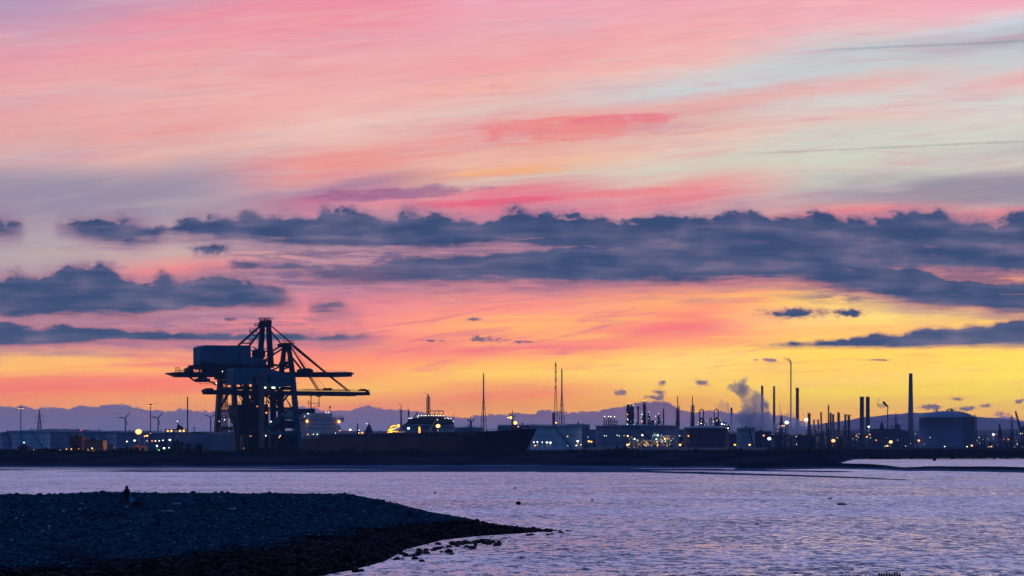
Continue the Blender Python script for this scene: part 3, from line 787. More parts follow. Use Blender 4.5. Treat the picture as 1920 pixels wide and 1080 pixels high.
# ------------------------------------------------------------------ the person on the spit
def person():
    p = crest_z(238, 945)
    Y = p.y
    hgt = max(1.62, min(1.95, (p.z * 0 + zz(911.5, Y)) - p.z))
    s = hgt / 1.75
    me = bpy.data.meshes.new('person')
    J = {  # slightly bowed, seen from behind, elbows in, hands together before the chest
     'pelvis': (0, 0, .93, .150), 'belly': (0, .02, 1.10, .150), 'chest': (0, .05, 1.30, .170), 'neckb': (0, .08, 1.47, .085), 'neck': (0, .11, 1.53, .062), 'head': (0, .15, 1.63, .098), 'crown': (0, .14, 1.71, .080),
     'shl': (-.17, .06, 1.41, .085), 'ell': (-.24, .06, 1.13, .062), 'wrl': (-.13, .28, 1.02, .040),
     'shr': (.17, .06, 1.41, .085), 'elr': (.24, .06, 1.13, .062), 'wrr': (.12, .28, 1.02, .040),
     'hil': (-.09, 0, .90, .105), 'knl': (-.12, .04, .50, .075), 'anl': (-.13, -.01, .09, .052), 'tol': (-.15, .17, .04, .045),
     'hir': (.09, 0, .90, .105), 'knr': (.12, .03, .50, .075), 'anr': (.13, -.03, .09, .052), 'tor': (.15, .15, .04, .045)}
    E = [('pelvis','belly'),('belly','chest'),('chest','neckb'),('neckb','neck'),('neck','head'),('head','crown'),('chest','shl'),('shl','ell'),('ell','wrl'),('chest','shr'),('shr','elr'),('elr','wrr'),
         ('pelvis','hil'),('hil','knl'),('knl','anl'),('anl','tol'),('pelvis','hir'),('hir','knr'),('knr','anr'),('anr','tor')]
    for sd, w in (('l', -1), ('r', 1)):
        J['pa' + sd] = (w * .10, .36, 1.00, .036); E.append(('wr' + sd, 'pa' + sd))
        for f in range(4):
            J['f%d%s' % (f, sd)] = (w * (.11 - .022 * f), .41, .99 - .012 * f, .010); J['g%d%s' % (f, sd)] = (w * (.09 - .022 * f), .435 - .006 * abs(f - 1), .955 - .01 * f, .009)
            E += [('pa' + sd, 'f%d%s' % (f, sd)), ('f%d%s' % (f, sd), 'g%d%s' % (f, sd))]
        J['t' + sd] = (w * .055, .37, 1.03, .011); J['u' + sd] = (w * .03, .40, 1.01, .010); E += [('pa' + sd, 't' + sd), ('t' + sd, 'u' + sd)]
    names = list(J); idx = {n: i for i, n in enumerate(names)}
    me.from_pydata([J[n][:3] for n in names], [(idx[a], idx[b]) for a, b in E], []); me.update()
    o = bpy.data.objects.new('person', me); COL.objects.link(o)
    sk = o.modifiers.new('skin', 'SKIN'); sk.use_smooth_shade = True
    for i, n in enumerate(names):
        me.skin_vertices[0].data[i].radius = (J[n][3], J[n][3])
    me.skin_vertices[0].data[0].use_root = True
    su = o.modifiers.new('sub', 'SUBSURF'); su.levels = 2; su.render_levels = 2
    o.location = p + Vector((0, 0, -.02)); o.scale = (s, s, s); o.rotation_euler = (0, 0, R(18))
    me.materials.append(M['skin'])
    tag(o, 'person in a dark hooded coat standing on the crest of the shingle spit', 'person')
    def shell(name, rings, m, n=16):
        mb = MB(); vs = []; fs = []
        for (cx, cy, cz, rx, ry) in rings:
            for k in range(n):
                a = 2 * math.pi * k / n; w = 1 + .03 * math.sin(5 * a + cz * 9)
                vs.append((cx + rx * 1.2 * w * math.cos(a), cy + ry * 1.15 * w * math.sin(a), cz))
        for i in range(len(rings) - 1):
            for k in range(n): fs.append((i * n + k, i * n + (k + 1) % n, (i + 1) * n + (k + 1) % n, (i + 1) * n + k))
        mb.add(vs, fs, True)
        c = mb.build(name, m, o); return c
    coat = shell('coat', [(0, .0, .70, .25, .19), (0, 0, .80, .255, .195), (0, .01, .95, .235, .19), (0, .02, 1.12, .225, .185), (0, .04, 1.28, .245, .195), (0, .06, 1.40, .245, .17), (0, .075, 1.47, .17, .13), (0, .09, 1.51, .105, .105)], 'coat')
    for w in (-1, 1):
        mb = MB(); mb.tube([(w * .18, .06, 1.42), (w * .25, .055, 1.28), (w * .265, .06, 1.13), (w * .20, .18, 1.06), (w * .13, .29, 1.015)], [.10, .088, .08, .068, .058], 12); mb.build('sleeve', 'coat', coat)
        mb = MB(); mb.tube([(w * .09, 0, .96), (w * .11, .03, .72), (w * .12, .045, .50), (w * .13, .01, .28), (w * .13, -.015, .10)], [.125, .115, .095, .085, .082], 12); mb.build('trouser_leg', 'trousers', o)
        mb = MB(); mb.ball((w * .14, .07, .055), .085, 12, (.75, 1.9, .72)); mb.build('boot', 'bag_dark', o)
    mb = MB(); mb.ball((0, .11, 1.64), .175, 14, (1.0, .95, 1.0)); mb.build('hood', 'coat', o)
    mb = MB(); mb.ball((0, .245, 1.63), .07, 10, (1, .6, 1.2)); mb.ball((0, .28, 1.62), .03, 8, (.6, 1, .8))
    for w in (-1, 1): mb.ball((w * .035, .278, 1.655), .014, 8)
    mb.ball((0, .275, 1.575), .022, 8, (1.2, .5, .4)); mb.build('face', 'skin', o)
    # bags on the shingle
    q = crest_z(246, 943.5)
    b = thing('carrier_bag', 'bright cyan carrier bag standing at the feet of the person', 'bag', q)
    mb = MB(); mb.lathe([(.14, 0), (.24, .12), (.26, .32), (.2, .5), (.12, .58)], 14, sy=.6); mb.build('bag_body', 'cyan_bag', b)
    for w in (-1, 1):
        mb = MB(); mb.tube([(-.08, w * .05, .56), (-.05, w * .05, .7), (.05, w * .05, .7), (.08, w * .05, .56)], .012); mb.build('handle', 'cyan_bag', b)
    q = crest_z(256, 947)
    b = thing('rucksack', 'black rucksack lying on the shingle right of the cyan bag', 'bag', q)
    mb = MB(); mb.ball((0, 0, .16), .34, 14, (1.5, .8, .55)); mb.build('bag_body', 'bag_dark', b)
    mb = MB(); mb.ball((.2, -.22, .16), .14, 10, (1.2, .6, .8)); mb.build('pocket', 'bag_dark', b)
    mb = MB(); mb.tube([(-.3, .1, .3), (-.1, .15, .42), (.2, .12, .36)], .025); mb.build('strap', 'bag_dark', b)
person()

# ------------------------------------------------------------------ small floating marks and birds on the water
def wat(px, py):
    Y = H * F / (py - HZ); return Vector((xx(px, Y), Y, 0))
def buoy(px, py, r, lab):
    p = wat(px, py); t = thing('buoy', lab, 'buoy', p)
    mb = MB(); mb.ball((0, 0, r * .35), r, 14, (1, 1, .85)); mb.build('float', 'bag_dark', t)
    mb = MB(); mb.tube([(0, 0, r * 1.1), (0, 0, r * 1.45)], r * .12, 8); mb.build('mooring_ring', 'dark_steel', t)
buoy(972, 946, .42, 'largest round black buoy floating off the tip of the spit')
buoy(816, 925.5, .24, 'small black buoy left of the largest one beyond the spit')
buoy(966, 916, .26, 'small black buoy far out above the largest one')
buoy(1110, 938, .2, 'tiny dark buoy right of the largest one in open water')
def bird(px, py, lab, grp, s=.3, rz=0):
    p = wat(px, py); t = thing('waterbird', lab, 'bird', p, rz, grp)
    mb = MB(); mb.tube([(-s * 1.3, 0, s * .38), (-s, 0, s * .22), (-s * .3, 0, s * .2), (s * .5, 0, s * .22), (s * .75, 0, s * .4), (s * .8, 0, s * .75), (s * .92, 0, s * .92), (s * 1.1, 0, s * .9), (s * 1.35, 0, s * .85)],
                       [s * .05, s * .22, s * .42, s * .36, s * .22, s * .13, s * .17, s * .12, s * .03], 10)
    mb.build('body', 'bag_dark', t)
    for w in (-1, 1):
        mb = MB(); mb.ball((-s * .25, w * s * .32, s * .32), s * .5, 10, (1.5, .25, .5)); mb.build('wing', 'dark_steel', t)
bird(1575, 946.5, 'left of two dark waterbirds side by side on open water', 'waterbirds on the open water', .45)
bird(1581, 946.5, 'right of two dark waterbirds side by side on open water', 'waterbirds on the open water', .45, 3.1)
bird(1556, 936, 'lone small dark waterbird above the pair on the water', 'waterbirds on the open water', .35)

# old timber groyne just touching the bottom edge of the view
def groyne():
    for i in range(9):
        px = 1648 + i * 4.9; Y = 158.0
        top = zz(1073.5 + (i % 3) * .8, Y); mb = MB()
        mb.lathe([(.075, -1.2), (.07, top - .1), (.055, top)], 8)
        tag(mb.build('timber_stake', 'timber', None, (xx(px, Y), Y, 0)), 'dark pointed timber stake in the close row at the bottom edge of the water', 'stake', 'close row of timber stakes')
    for i in range(8):
        px = 1578 + i * 7.5; Y = 157.0
        top = zz(1078.2 + (i % 2) * .6, Y); mb = MB()
        mb.lathe([(.07, -1.2), (.065, top - .05), (.05, top)], 8)
        tag(mb.build('timber_stake', 'timber', None, (xx(px, Y), Y, 0)), 'worn low timber stake barely showing left of the close row', 'stake', 'worn low timber stakes')
groyne()

# ------------------------------------------------------------------ lamps
def bulb_part(parent, p, r, m, name='lamp'):
    mb = MB(); mb.ball((0, 0, 0), r * (.85 if r > .6 else .68), 8); return mb.build(name, m, parent, p)

def lamp_post(px, py, Y, kind, r, label, group=None, base=GZ, name='lamp_post', cat='lamp'):
    p = at(px, py, Y); h = p.z - base
    t = thing(name, label, cat, (p.x, p.y, base), 0, group)
    mb = MB(); mb.lathe([(.16, 0), (.12, h * .6), (.09, h)], 8); mb.bar((0, 0, h), (0, -1.2, h + .15), .14); mb.build('post', 'steel', t)
    mb = MB(); mb.box((-.45, -1.7, h + .08), (.45, -.9, h + .32)); mb.build('lamp_head', 'dark_steel', t)
    mb = MB(); mb.ball((0, -1.35, h - r * .4), r * (1.2 if r > 1.25 else .95 if r > .7 else .75), 10, (1, .7, .8)); mb.build('lamp', kind, t)
    if label in SPILL: lamp_light(t, (0, -3.2, h - .8), kind, SPILL[label])
    return t
LC = {'lit_white': (1, .93, .78), 'lit_cool': (.75, 1, .8), 'lit_orange': (1, .42, .12), 'lit_warm': (1, .62, .22)}
def lamp_light(parent, p, kind, watt):
    l = bpy.data.lights.new('lamp_light', 'POINT'); l.energy = watt; l.color = LC.get(kind, (1, .8, .5)); l.shadow_soft_size = .08
    o = bpy.data.objects.new('lamp_light', l); COL.objects.link(o); o.parent = parent; o.location = p
SPILL = {
 'small warm lamp in front of the striped shed': 2500,
 'fourth small lamp in the row, in front of the brown building': 1200,
 'biggest blazing orange lamp on the left': 9000,
 'large white lamp low under the light group right of the tall mast': 3000,
 'big orange lamp on the slope of the scaffolded tank': 12000,
 'second white lamp below the bow of the ship': 4000,
 'right lamp of the close bright pair right of the bow': 4000,
 'bright lamp at the right foot of the tank with the diagonal stairway': 5000,
 'bright yellow lamp at the left foot of the wide grey tank': 5000,
 'bright yellow lamp left of the dark tank': 4000,
 'orange lamp on the upper left of the dark tank': 2500,
 'dazzling white lamp right of the platform with two orange lamps': 60000,
 'dazzling white lamp left of the thickest refinery column': 50000,
 'biggest orange lamp in front of the refinery columns': 14000,
 'bright white lamp beside the right broad twin stack': 8000,
 'biggest yellow lamp left of the tallest concrete chimney': 12000,
 'orange lamp right of the foot of the tallest concrete chimney': 8000,
 'brightest white lamp right of the huge gas tank': 8000,
}

# ------------------------------------------------------------------ cranes (ship unloaders)
class Rig:
    """local frame: x along the boom, y across it, z up"""
    def __init__(s, px, Y, ang, base, name, label, cat, group=None):
        s.X0 = xx(px, Y); s.Y0 = Y; s.c = math.cos(R(ang)); s.s = math.sin(R(ang)); s.base = base
        s.root = thing(name, label, cat, (s.X0, Y, base), R(ang), group)
    def p(s, px, py, w=0.0):
        k = (px - 960) / F
        u = (k * (s.Y0 + s.c * w) - s.X0 + s.s * w) / (s.c - k * s.s)
        Y = s.Y0 + s.s * u + s.c * w
        return Vector((u, w, zz(py, Y) - s.base))

def lattice(mb, a, b, wa, wb, n, t, cross=True, sides=4):
    """lattice mast of square plan from a to b"""
    a = Vector(a); b = Vector(b)
    ring = []
    for i in range(n + 1):
        f = i / n; c = a.lerp(b, f); w = (wa + (wb - wa) * f) / 2
        ring.append([c + Vector((sx_ * w, sy_ * w, 0)) for sx_, sy_ in ((-1, -1), (1, -1), (1, 1), (-1, 1))])
    for k in range(4):
        mb.bar(ring[0][k], ring[-1][k], t * 1.3)
        for i in range(n + 1): mb.bar(ring[i][k], ring[i][(k + 1) % 4], t * .8)
        if cross:
            for i in range(n):
                mb.bar(ring[i][k], ring[i + 1][(k + 1) % 4], t * .7)
                if sides > 3: mb.bar(ring[i][(k + 1) % 4], ring[i + 1][k], t * .7)
    return mb

def crane_a():
    r = Rig(468, 1470, 33.5, GZ, 'ship_unloader', 'taller quay crane behind with a big box machinery house and twin-headed mast', 'crane'); P = r.p; root = r.root
    W = 14
    legs = {}
    for nm, bx_, tx, w in (('a', 405, 413, W), ('b', 456, 462, -W), ('c', 481, 477, W), ('d', 530, 524, -W)):
        b = P(bx_, 842, w); b.z = .0; t_ = P(tx, 706, w)
        mb = MB(); mb.bar(b, t_, 3.3, 2.7); mb.box((b.x - 2.2, b.y - 3.5, 0), (b.x + 2.2, b.y + 3.5, 1.7))
        mb.build('leg', 'crane_pale' if nm in 'ab' else 'dark_steel', root); legs[nm] = (b, t_)
    mb = MB()
    for x_, y_ in (('a', 'b'), ('c', 'd')):
        for z in (14.2, 38.5):
            a = legs[x_][0].lerp(legs[x_][1], z / legs[x_][1].z); b = legs[y_][0].lerp(legs[y_][1], z / legs[y_][1].z); mb.bar(a, b, 2.4 if z < 20 else 1.8)
    mb.build('sill_beam', 'crane_pale', root)
    mb = MB()
    for x_, y_ in (('a', 'c'), ('b', 'd')):
        a = legs[x_][0].lerp(legs[x_][1], .93); b = legs[y_][0].lerp(legs[y_][1], .93); mb.bar(a, b, 2.2)
        mb.bar(legs[x_][0].lerp(legs[x_][1], .55), a.lerp(b, .45), 1.1); mb.bar(legs[y_][0].lerp(legs[y_][1], .55), a.lerp(b, .55), 1.1)
        mb.bar(legs[x_][0].lerp(legs[x_][1], .55), legs[y_][0].lerp(legs[y_][1], .55), 1.0)
    mb.build('bracing', 'dark_steel', root)
    # stair tower between the land-side legs
    c = P(420, 812, 4)
    mb = MB(); lattice(mb, (c.x, c.y, 1), (c.x, c.y, 42), 3.0, 3.0, 13, .28); mb.build('stair_tower', 'dark_steel', root)
    mb = MB(); c2 = P(424, 760, 4); mb.box((c2.x - 1.6, c2.y - 1.8, c2.z - .3), (c2.x + 2.6, c2.y + 1.8, c2.z)); mb.rail((c2.x - 1.6, c2.y - 1.8, c2.z), (c2.x + 2.6, c2.y - 1.8, c2.z), 1.2, 4, .14); mb.build('stair_landing', 'dark_steel', root)
    # boom
    b0 = P(331, 702.5); b1 = P(641, 702.5); mb = MB()
    for w in (-3.2, 3.2): mb.bar((b0.x, w, b0.z), (b1.x, w, b1.z), 1.5, None, 3.1)
    u = b0.x
    while u < b1.x: mb.bar((u, -3.2, b0.z + .6), (u, 3.2, b0.z + .6), .7); u += 9
    l0 = P(315, 700); l1 = P(333, 705)
    mb.prism([(l0.x, -3.9, l0.z + .3), (b0.x, -3.9, b0.z + 1.55), (b0.x, -3.9, b0.z - 1.5), (l1.x - 3, -3.9, l1.z + .2), (l0.x, -3.9, l0.z - .4)], (0, 7.8, 0))
    e0 = P(654, 701); e1 = P(663, 700.5)
    mb.box((b1.x, -3.9, b1.z - 1.3), (e0.x, 3.9, b1.z + 1.6)); mb.bar((e0.x, 0, e0.z), (e1.x, 0, e1.z), 1.4, 1.0)
    boom = mb.build('boom', 'dark_steel', root)
    mb = MB(); mb.rail((b0.x, -4.1, b0.z + 1.5), (P(372, 700).x, -4.1, b0.z + 1.5), 1.3, 12, .16); mb.rail((P(552, 700).x, -4.1, b0.z + 1.5), (e0.x, -4.1, b0.z + 1.5), 1.3, 34, .16)
    q = P(326, 692); mb.rail((q.x - 1, -4, l0.z), (q.x + 2, -4, l0.z), 3.4, 3, .25)
    mb.build('railing', 'dark_steel', boom)
    mb = MB(); q = P(398, 682); mb.tube([P(337, 696), P(398, 680)], .10, 4); mb.tube([P(600, 694), P(650, 697)], .10, 4); mb.build('cable', 'dark_steel', boom)
    for pa, pb, hh in ((355, 363, 2.6), (388, 402, 3.0)):
        a = P(pa, 698, -3.6); b = P(pb, 698, -3.6); mb = MB(); mb.box((a.x, -3.6, a.z), (b.x, 3.6, a.z + hh)); mb.box((a.x + 1, -2.6, a.z + hh), (b.x - 1, 2, a.z + hh + .7)); mb.build('winch_house', 'dark_steel', boom)
    # underslung cabin and its walkway
    mb = MB(); pts = [P(354, 706, -4), P(364, 713.5, -4), P(372, 715, -4), P(391, 715, -4), P(401, 717.5, -4), P(404, 722, -4)]
    for a, b in zip(pts, pts[1:]): mb.bar(a, b, .9)
    mb.bar(P(375, 719.5, -4), P(400, 719.5, -4), .25); mb.bar(P(375, 708, -4), P(375, 719.5, -4), .3)
    mb.build('hanging_walkway', 'dark_steel', root)
    a = P(374, 716, -6); b = P(394, 709.5, -6); mb = MB(); mb.box((a.x, -6, a.z), (b.x, 0, b.z)); mb.box((a.x + 1.5, -5, b.z), (b.x - 1.5, -1, b.z + 1.2)); mb.build('operator_cabin', 'dark_steel', root)
    # trolley on the outer boom
    a = P(567, 699, -4); b = P(588, 691, -4); mb = MB(); L = b.x - a.x; cx = (a.x + b.x) / 2; cz = (a.z + b.z) / 2
    mb.prism([(a.x, -4, cz), (a.x + L * .15, -4, b.z - .3), (a.x + L * .4, -4, b.z + .2), (b.x - L * .25, -4, b.z), (b.x, -4, cz + .3), (b.x - L * .1, -4, a.z), (a.x + L * .15, -4, a.z)], (0, 8, 0)); mb.build('trolley', 'dark_steel', root)
    # machinery house
    ypl = 8.5
    def face(pts, w): return [P(x_, y_, w) for x_, y_ in pts]
    mb = MB(); f = face([(374, 651), (384, 647.3), (469, 647.6), (470.5, 650), (470.5, 687), (374, 687)], -4.5); mb.prism(f, (0, ypl, 0)); 
    q0 = P(386, 687, -4.5); q1 = P(469, 648.5, -4.5); u = q0.x
    while u < q1.x: mb.box((u, -4.62, q0.z), (u + .18, -4.5, q1.z)); u += 2.1
    mb.build('machinery_house', 'crane_house', root)
    mb = MB(); f = face([(470.7, 669), (486, 671), (500, 676), (500, 687), (470.7, 687)], -4.3); mb.prism(f, (0, ypl, 0)); mb.build('side_house', 'crane_house', root)
    mb = MB(); mb.prism(face([(366, 684), (508, 684), (508, 692.5), (380, 692.5), (369, 689)], -5), (0, 10, 0)); mb.build('house_deck', 'dark_steel', root)
    mb = MB(); mb.rail(P(365, 684, -5), P(386, 684, -5), 1.7, 6, .18); mb.rail(P(386, 686.5, -5.2), P(470, 686.5, -5.2), 1.4, 24, .16)
    for x_ in (380, 391, 398): q = P(x_, 682, -5.1); mb.box((q.x - .8, -5.6, q.z - 1), (q.x + .8, -5, q.z + 1))
    mb.build('deck_railing', 'dark_steel', root)
    mb = MB()
    for px in (374.5, 385): mb.bar(P(px, 691.5, -3), P(px, 701, -3), .9); mb.bar(P(px, 691.5, 3), P(px, 701, 3), .9)
    a = P(410, 691); b = P(438, 712); mb.box((a.x, -6, b.z), (b.x, 6, a.z)); a = P(438, 690); b = P(445, 700); mb.box((a.x, -5.8, b.z), (b.x, 5.8, a.z)); mb.build('slewing_frame', 'dark_steel', root)
    # twin-headed mast
    for (tx, ty, bx_, by_, w, w0, w1) in ((492.5, 604, 486.5, 690, 4, 2.5, 2.9), (503, 600, 508, 690, -4, 2.3, 3.0)):
        mb = MB(); mb.bar(P(bx_, by_, w), P(tx, ty, w), w1, w0); mb.build('mast_leg', 'dark_steel', root)
    mb = MB()
    for px, w in ((493, 4), (503, -4)):
        q = P(px, 602, w); mb.box((q.x - 1.6, w - 1.6, q.z - 2.2), (q.x + 1.6, w + 1.6, q.z + .4)); mb.rail((q.x - 2, w - 2, q.z + .4), (q.x + 2, w - 2, q.z + .4), 1.5, 4, .18); mb.rail((q.x - 2, w + 2, q.z + .4), (q.x + 2, w + 2, q.z + .4), 1.5, 4, .18)
        mb.rail((q.x - 2, w - 2, q.z + .4), (q.x - 2, w + 2, q.z + .4), 1.5, 3, .18)
        mb.bar((q.x, w, q.z), (q.x, w, q.z + 2.6), .22)
    mb.bar(P(487, 609.5, 3.5), P(506, 609.5, -3.5), 2.6); mb.bar(P(490, 620, 4), P(506, 620, -4), .5)
    mb.build('mast_head', 'dark_steel', root)
    mb = MB()
    mb.bar(P(487, 612, 3), P(447, 647.5, 3), 1.1); mb.bar(P(487, 622, -3), P(468, 648, -3), 1.0); mb.bar(P(453, 643.5, 3), P(470, 643.5, -3), .7)
    mb.bar(P(472, 627, 3), P(484, 632, 0), .6); mb.bar(P(463, 634, 3), P(474, 640, -3), .4); mb.bar(P(474, 634, 0), P(466, 643, 3), .35)
    mb.build('backstay', 'dark_steel', root)
    mb = MB(); mb.rail(P(468, 622, 2), P(482, 621, 2), 1.7, 6, .18); mb.bar(P(467, 622.3, 2), P(483, 621.5, 2), .5); mb.rail(P(477, 611, 2), P(489, 610, 2), 1.7, 5, .18); mb.bar(P(477, 611.3, 2), P(489, 610.3, 2), .5)
    mb.bar(P(469, 626, 2), P(468, 618, 2), .25)
    mb.build('mast_walkway', 'dark_steel', root)
    mb = MB(); q = P(480, 667, -2); e = P(497, 654, -2)
    mb.prism([P(x_, y_, -3) for x_, y_ in ((481, 657), (486, 654), (494, 653), (498, 660), (497, 669), (492, 677), (485, 676), (481, 668))], (0, 6, 0)); mb.build('hoist_drum', 'dark_steel', root)
    mb = MB()
    for a, b in (((471, 657), (485, 658)), ((472, 665), (484, 660)), ((496, 654), (505, 656)), ((498, 668), (507, 664)), ((474, 650), (482, 656)), ((475, 660), (478, 668)), ((497, 672), (507, 684))): mb.bar(P(*a), P(*b), .55)
    mb.build('bracing', 'dark_steel', root)
    # forestays
    for a, b, w, t in (((505, 608), (612, 699), -2.6, .55), ((505, 608), (610, 699), 2.6, .55), ((504, 616), (572, 699), -2.6, .5), ((504, 616), (569, 699), 2.6, .5), ((505, 619), (545, 665), 0, .22)):
        mb = MB(); mb.bar(P(a[0], a[1], w * .5), P(b[0], b[1], w), t); mb.build('forestay', 'dark_steel', root)
    for px, py, m, rr in ((417, 696.5, 'lit_white', .45), (432, 697, 'lit_white', .3), (405.6, 718.5, 'lit_white', .42), (421, 787, 'lit_white', .42), (411, 790, 'lit_white', .3), (436, 787, 'lit_white', .55), (452, 790, 'lit_white', .5), (459.5, 776, 'lit_white', .3)):
        bulb_part(root, P(px, py, -6.6 if py < 720 else -15.8), rr, m)
    return r

def crane_b():
    r = Rig(502, 1432, 33.5, GZ, 'ship_unloader', 'lower quay crane in front with a wedge-shaped machinery house and long right arm', 'crane'); P = r.p; root = r.root
    legs = []
    for nm, bx_, tx, w, m in (('a', 444.5, 437, 14, 'crane_pale'), ('b', 490, 490, -14, 'crane_pale'), ('c', 515, 509, 14, 'dark_steel'), ('d', 561, 548, -14, 'crane_paint')):
        b = P(bx_, 846, w); b.z = 0; t_ = P(tx, 698, w); mb = MB(); mb.bar(b, t_, 2.9, 2.5); mb.box((b.x - 2, b.y - 3.5, 0), (b.x + 2, b.y + 3.5, 1.6)); mb.build('leg', m, root); legs.append((b, t_))
    mb = MB()
    for i, j in ((0, 1), (2, 3)):
        for f in (.24, .8): mb.bar(legs[i][0].lerp(legs[i][1], f), legs[j][0].lerp(legs[j][1], f), 1.9)
    mb.build('sill_beam', 'dark_steel', root)
    mb = MB()
    for i, j in ((0, 2), (1, 3)):
        a = legs[i][0].lerp(legs[i][1], .83); b = legs[j][0].lerp(legs[j][1], .83)
        mb.bar(legs[i][0].lerp(legs[i][1], .80), a.lerp(b, .45) - Vector((0, 0, 12)), .95); mb.bar(legs[j][0].lerp(legs[j][1], .80), a.lerp(b, .55) - Vector((0, 0, 12)), .95)
        mb.bar(legs[i][0].lerp(legs[i][1], .55), legs[j][0].lerp(legs[j][1], .55), 1.2)
    for px in (456, 470, 478, 500): mb.bar(P(px, 740), P(px, 760), .4)
    mb.bar(P(470, 741), P(480, 757), .5); mb.bar(P(497, 741), P(505, 756), .5)
    for a_, b_ in (((445, 741), (560, 741)), ((446, 759), (460, 759)), ((515, 742), (528, 765)), ((528, 742), (516, 765)), ((533, 742), (548, 766)), ((516, 768), (530, 768)), ((448, 742), (458, 760)), ((530, 700), (560, 742)), ((515, 790), (528, 772))): mb.bar(P(*a_), P(*b_), .45)
    mb.build('bracing', 'dark_steel', root)
    mb = MB(); c = P(481, 700, 0); mb.bar(P(481, 722), P(481, 764), 2.4); mb.bar(P(464, 724), P(463, 812), 1.8); mb.build('hanger_column', 'dark_steel', root)
    # boom
    mb = MB(); b0 = P(386, 735.3); b1 = P(662, 735.3); b2 = P(688, 734.5)
    for w in (-3, 3): mb.bar((b0.x, w, b0.z), (b1.x, w, b0.z), 1.4, None, 2.6); mb.bar((b1.x, w, b0.z + .3), (b2.x, w, b0.z + .3), 1.4, None, 2.0)
    u = b0.x
    while u < b2.x: mb.bar((u, -3, b0.z + .5), (u, 3, b0.z + .5), .6); u += 8
    mb.box((b0.x - .5, -3.7, b0.z - 1.2), (b0.x + 2, 3.7, b0.z + 1.2)); mb.bar(P(382.5, 733), P(387, 733.6), 1.2); mb.bar(P(686, 733.5), P(690.5, 733.2), 1.3)
    boom = mb.build('boom', 'dark_steel', root)
    mb = MB(); mb.rail((P(561, 735).x, -3.8, b0.z + 1.2), (b2.x, -3.8, b0.z + 1.2), 1.4, 46, .17); mb.rail((P(561, 735).x, 3.8, b0.z + 1.2), (P(662, 735).x, 3.8, b0.z + 1.2), 1.4, 36, .17); mb.rail((b0.x + 12, -3.8, b0.z + 1.2), (P(548, 735).x, -3.8, b0.z + 1.2), 1.3, 36, .15); mb.build('railing', 'dark_steel', boom)
    mb = MB(); pts = [(386, 733), (388, 729.5), (392, 729), (394, 727.5), (399, 728), (401, 731), (408, 732), (408, 735), (386, 735)]
    mb.prism([P(a, b, -3) for a, b in pts], (0, 6, 0)); mb.build('winch_house', 'dark_steel', boom)
    mb = MB(); mb.prism([P(a, b, -2.5) for a, b in ((679, 733), (680, 730.5), (683, 729), (687, 730), (688, 733))], (0, 5, 0)); mb.build('end_sheave', 'dark_steel', boom)
    for a, b in ((609, 615), (617, 623)):
        mb = MB(); q = P(a, 731.5, -3); e = P(b, 728.5, -3); mb.prism([(q.x, -3, q.z), (q.x + (e.x - q.x) * .4, -3, e.z + .4), (e.x, -3, e.z), (e.x, -3, q.z)], (0, 3, 0)); mb.build('sheave_block', 'dark_steel', boom)
    # machinery house: high left block sloping to the right
    mb = MB(); mb.prism([P(a, b, -5) for a, b in ((436, 694), (440, 690.8), (498, 690), (510, 692), (548, 704.5), (551, 708), (551, 716.5), (436, 722))], (0, 8.5, 0)); mb.build('machinery_house', 'crane_house', root)
    mb = MB(); mb.prism([P(a, b, -5.3) for a, b in ((490, 716.8), (551, 716.8), (551, 724), (490, 726))], (0, 9, 0)); mb.build('lower_house', 'teal_paint', root)
    mb = MB(); q = P(505, 712, -5.05); mb.box((q.x - 1.2, -5.15, q.z - 2.5), (q.x + 1.2, -5.02, q.z + 2.4)); q = P(477, 712, -5.05); mb.box((q.x - .8, -5.15, q.z - 2.3), (q.x + .8, -5.02, q.z + 2)); mb.build('door', 'dark_steel', root)
    for a, b in ((494, 499), (510, 516)):
        mb = MB(); q = P(a, 728, -5.8); e = P(b, 725.6, -5.8); mb.box((q.x, -5.8, q.z), (e.x, -5.5, e.z)); mb.build('floodlight', 'lit_white', root)
    mb = MB(); mb.prism([P(a, b, -4) for a, b in ((492, 727), (551, 727), (551, 731), (492, 732))], (0, 8, 0)); mb.build('house_deck', 'dark_steel', root)
    # A-frame
    for (tx, ty, bx_, by_, w) in ((534, 644, 527, 704, 3.5), (540.5, 644, 549, 704, -3.5)):
        mb = MB(); mb.bar(P(bx_, by_, w * 1.6), P(tx, ty, w), 2.6, 2.0); mb.build('mast_leg', 'dark_steel', root)
    mb = MB(); mb.prism([P(a, b, -3.5) for a, b in ((530, 645), (532, 643.5), (546, 643.5), (548, 648), (544, 651), (541, 650), (538.5, 646), (536, 651), (532, 651))], (0, 7, 0))
    mb.bar(P(529, 643.5, -4), P(552, 643.8, -4), .5); mb.bar(P(529, 643.5, 4), P(552, 643.8, 4), .5)
    mb.rail(P(530, 643, -4), P(551, 643.3, -4), 1.7, 8, .2); mb.rail(P(530, 643, 4), P(551, 643.3, 4), 1.7, 8, .2); mb.bar(P(549, 644), P(549, 650), .3)
    mb.build('mast_head', 'dark_steel', root)
    mb = MB(); mb.bar(P(510, 684), P(549, 688), 1.3); mb.bar(P(512, 693), P(524, 688), .8); mb.bar(P(528, 693), P(545, 688), .8); mb.prism([P(a, b, -3) for a, b in ((531, 684), (533, 678), (540, 677.5), (546, 684))], (0, 6, 0)); mb.rail(P(533, 678, -3), P(541, 678, -3), 1.5, 4, .16)
    for i in range(5): mb.bar(P(541.5, 655 + 5 * i), P(539 + (i % 2) * 3, 660 + 5 * i), .22)
    mb.build('cross_tie', 'dark_steel', root)
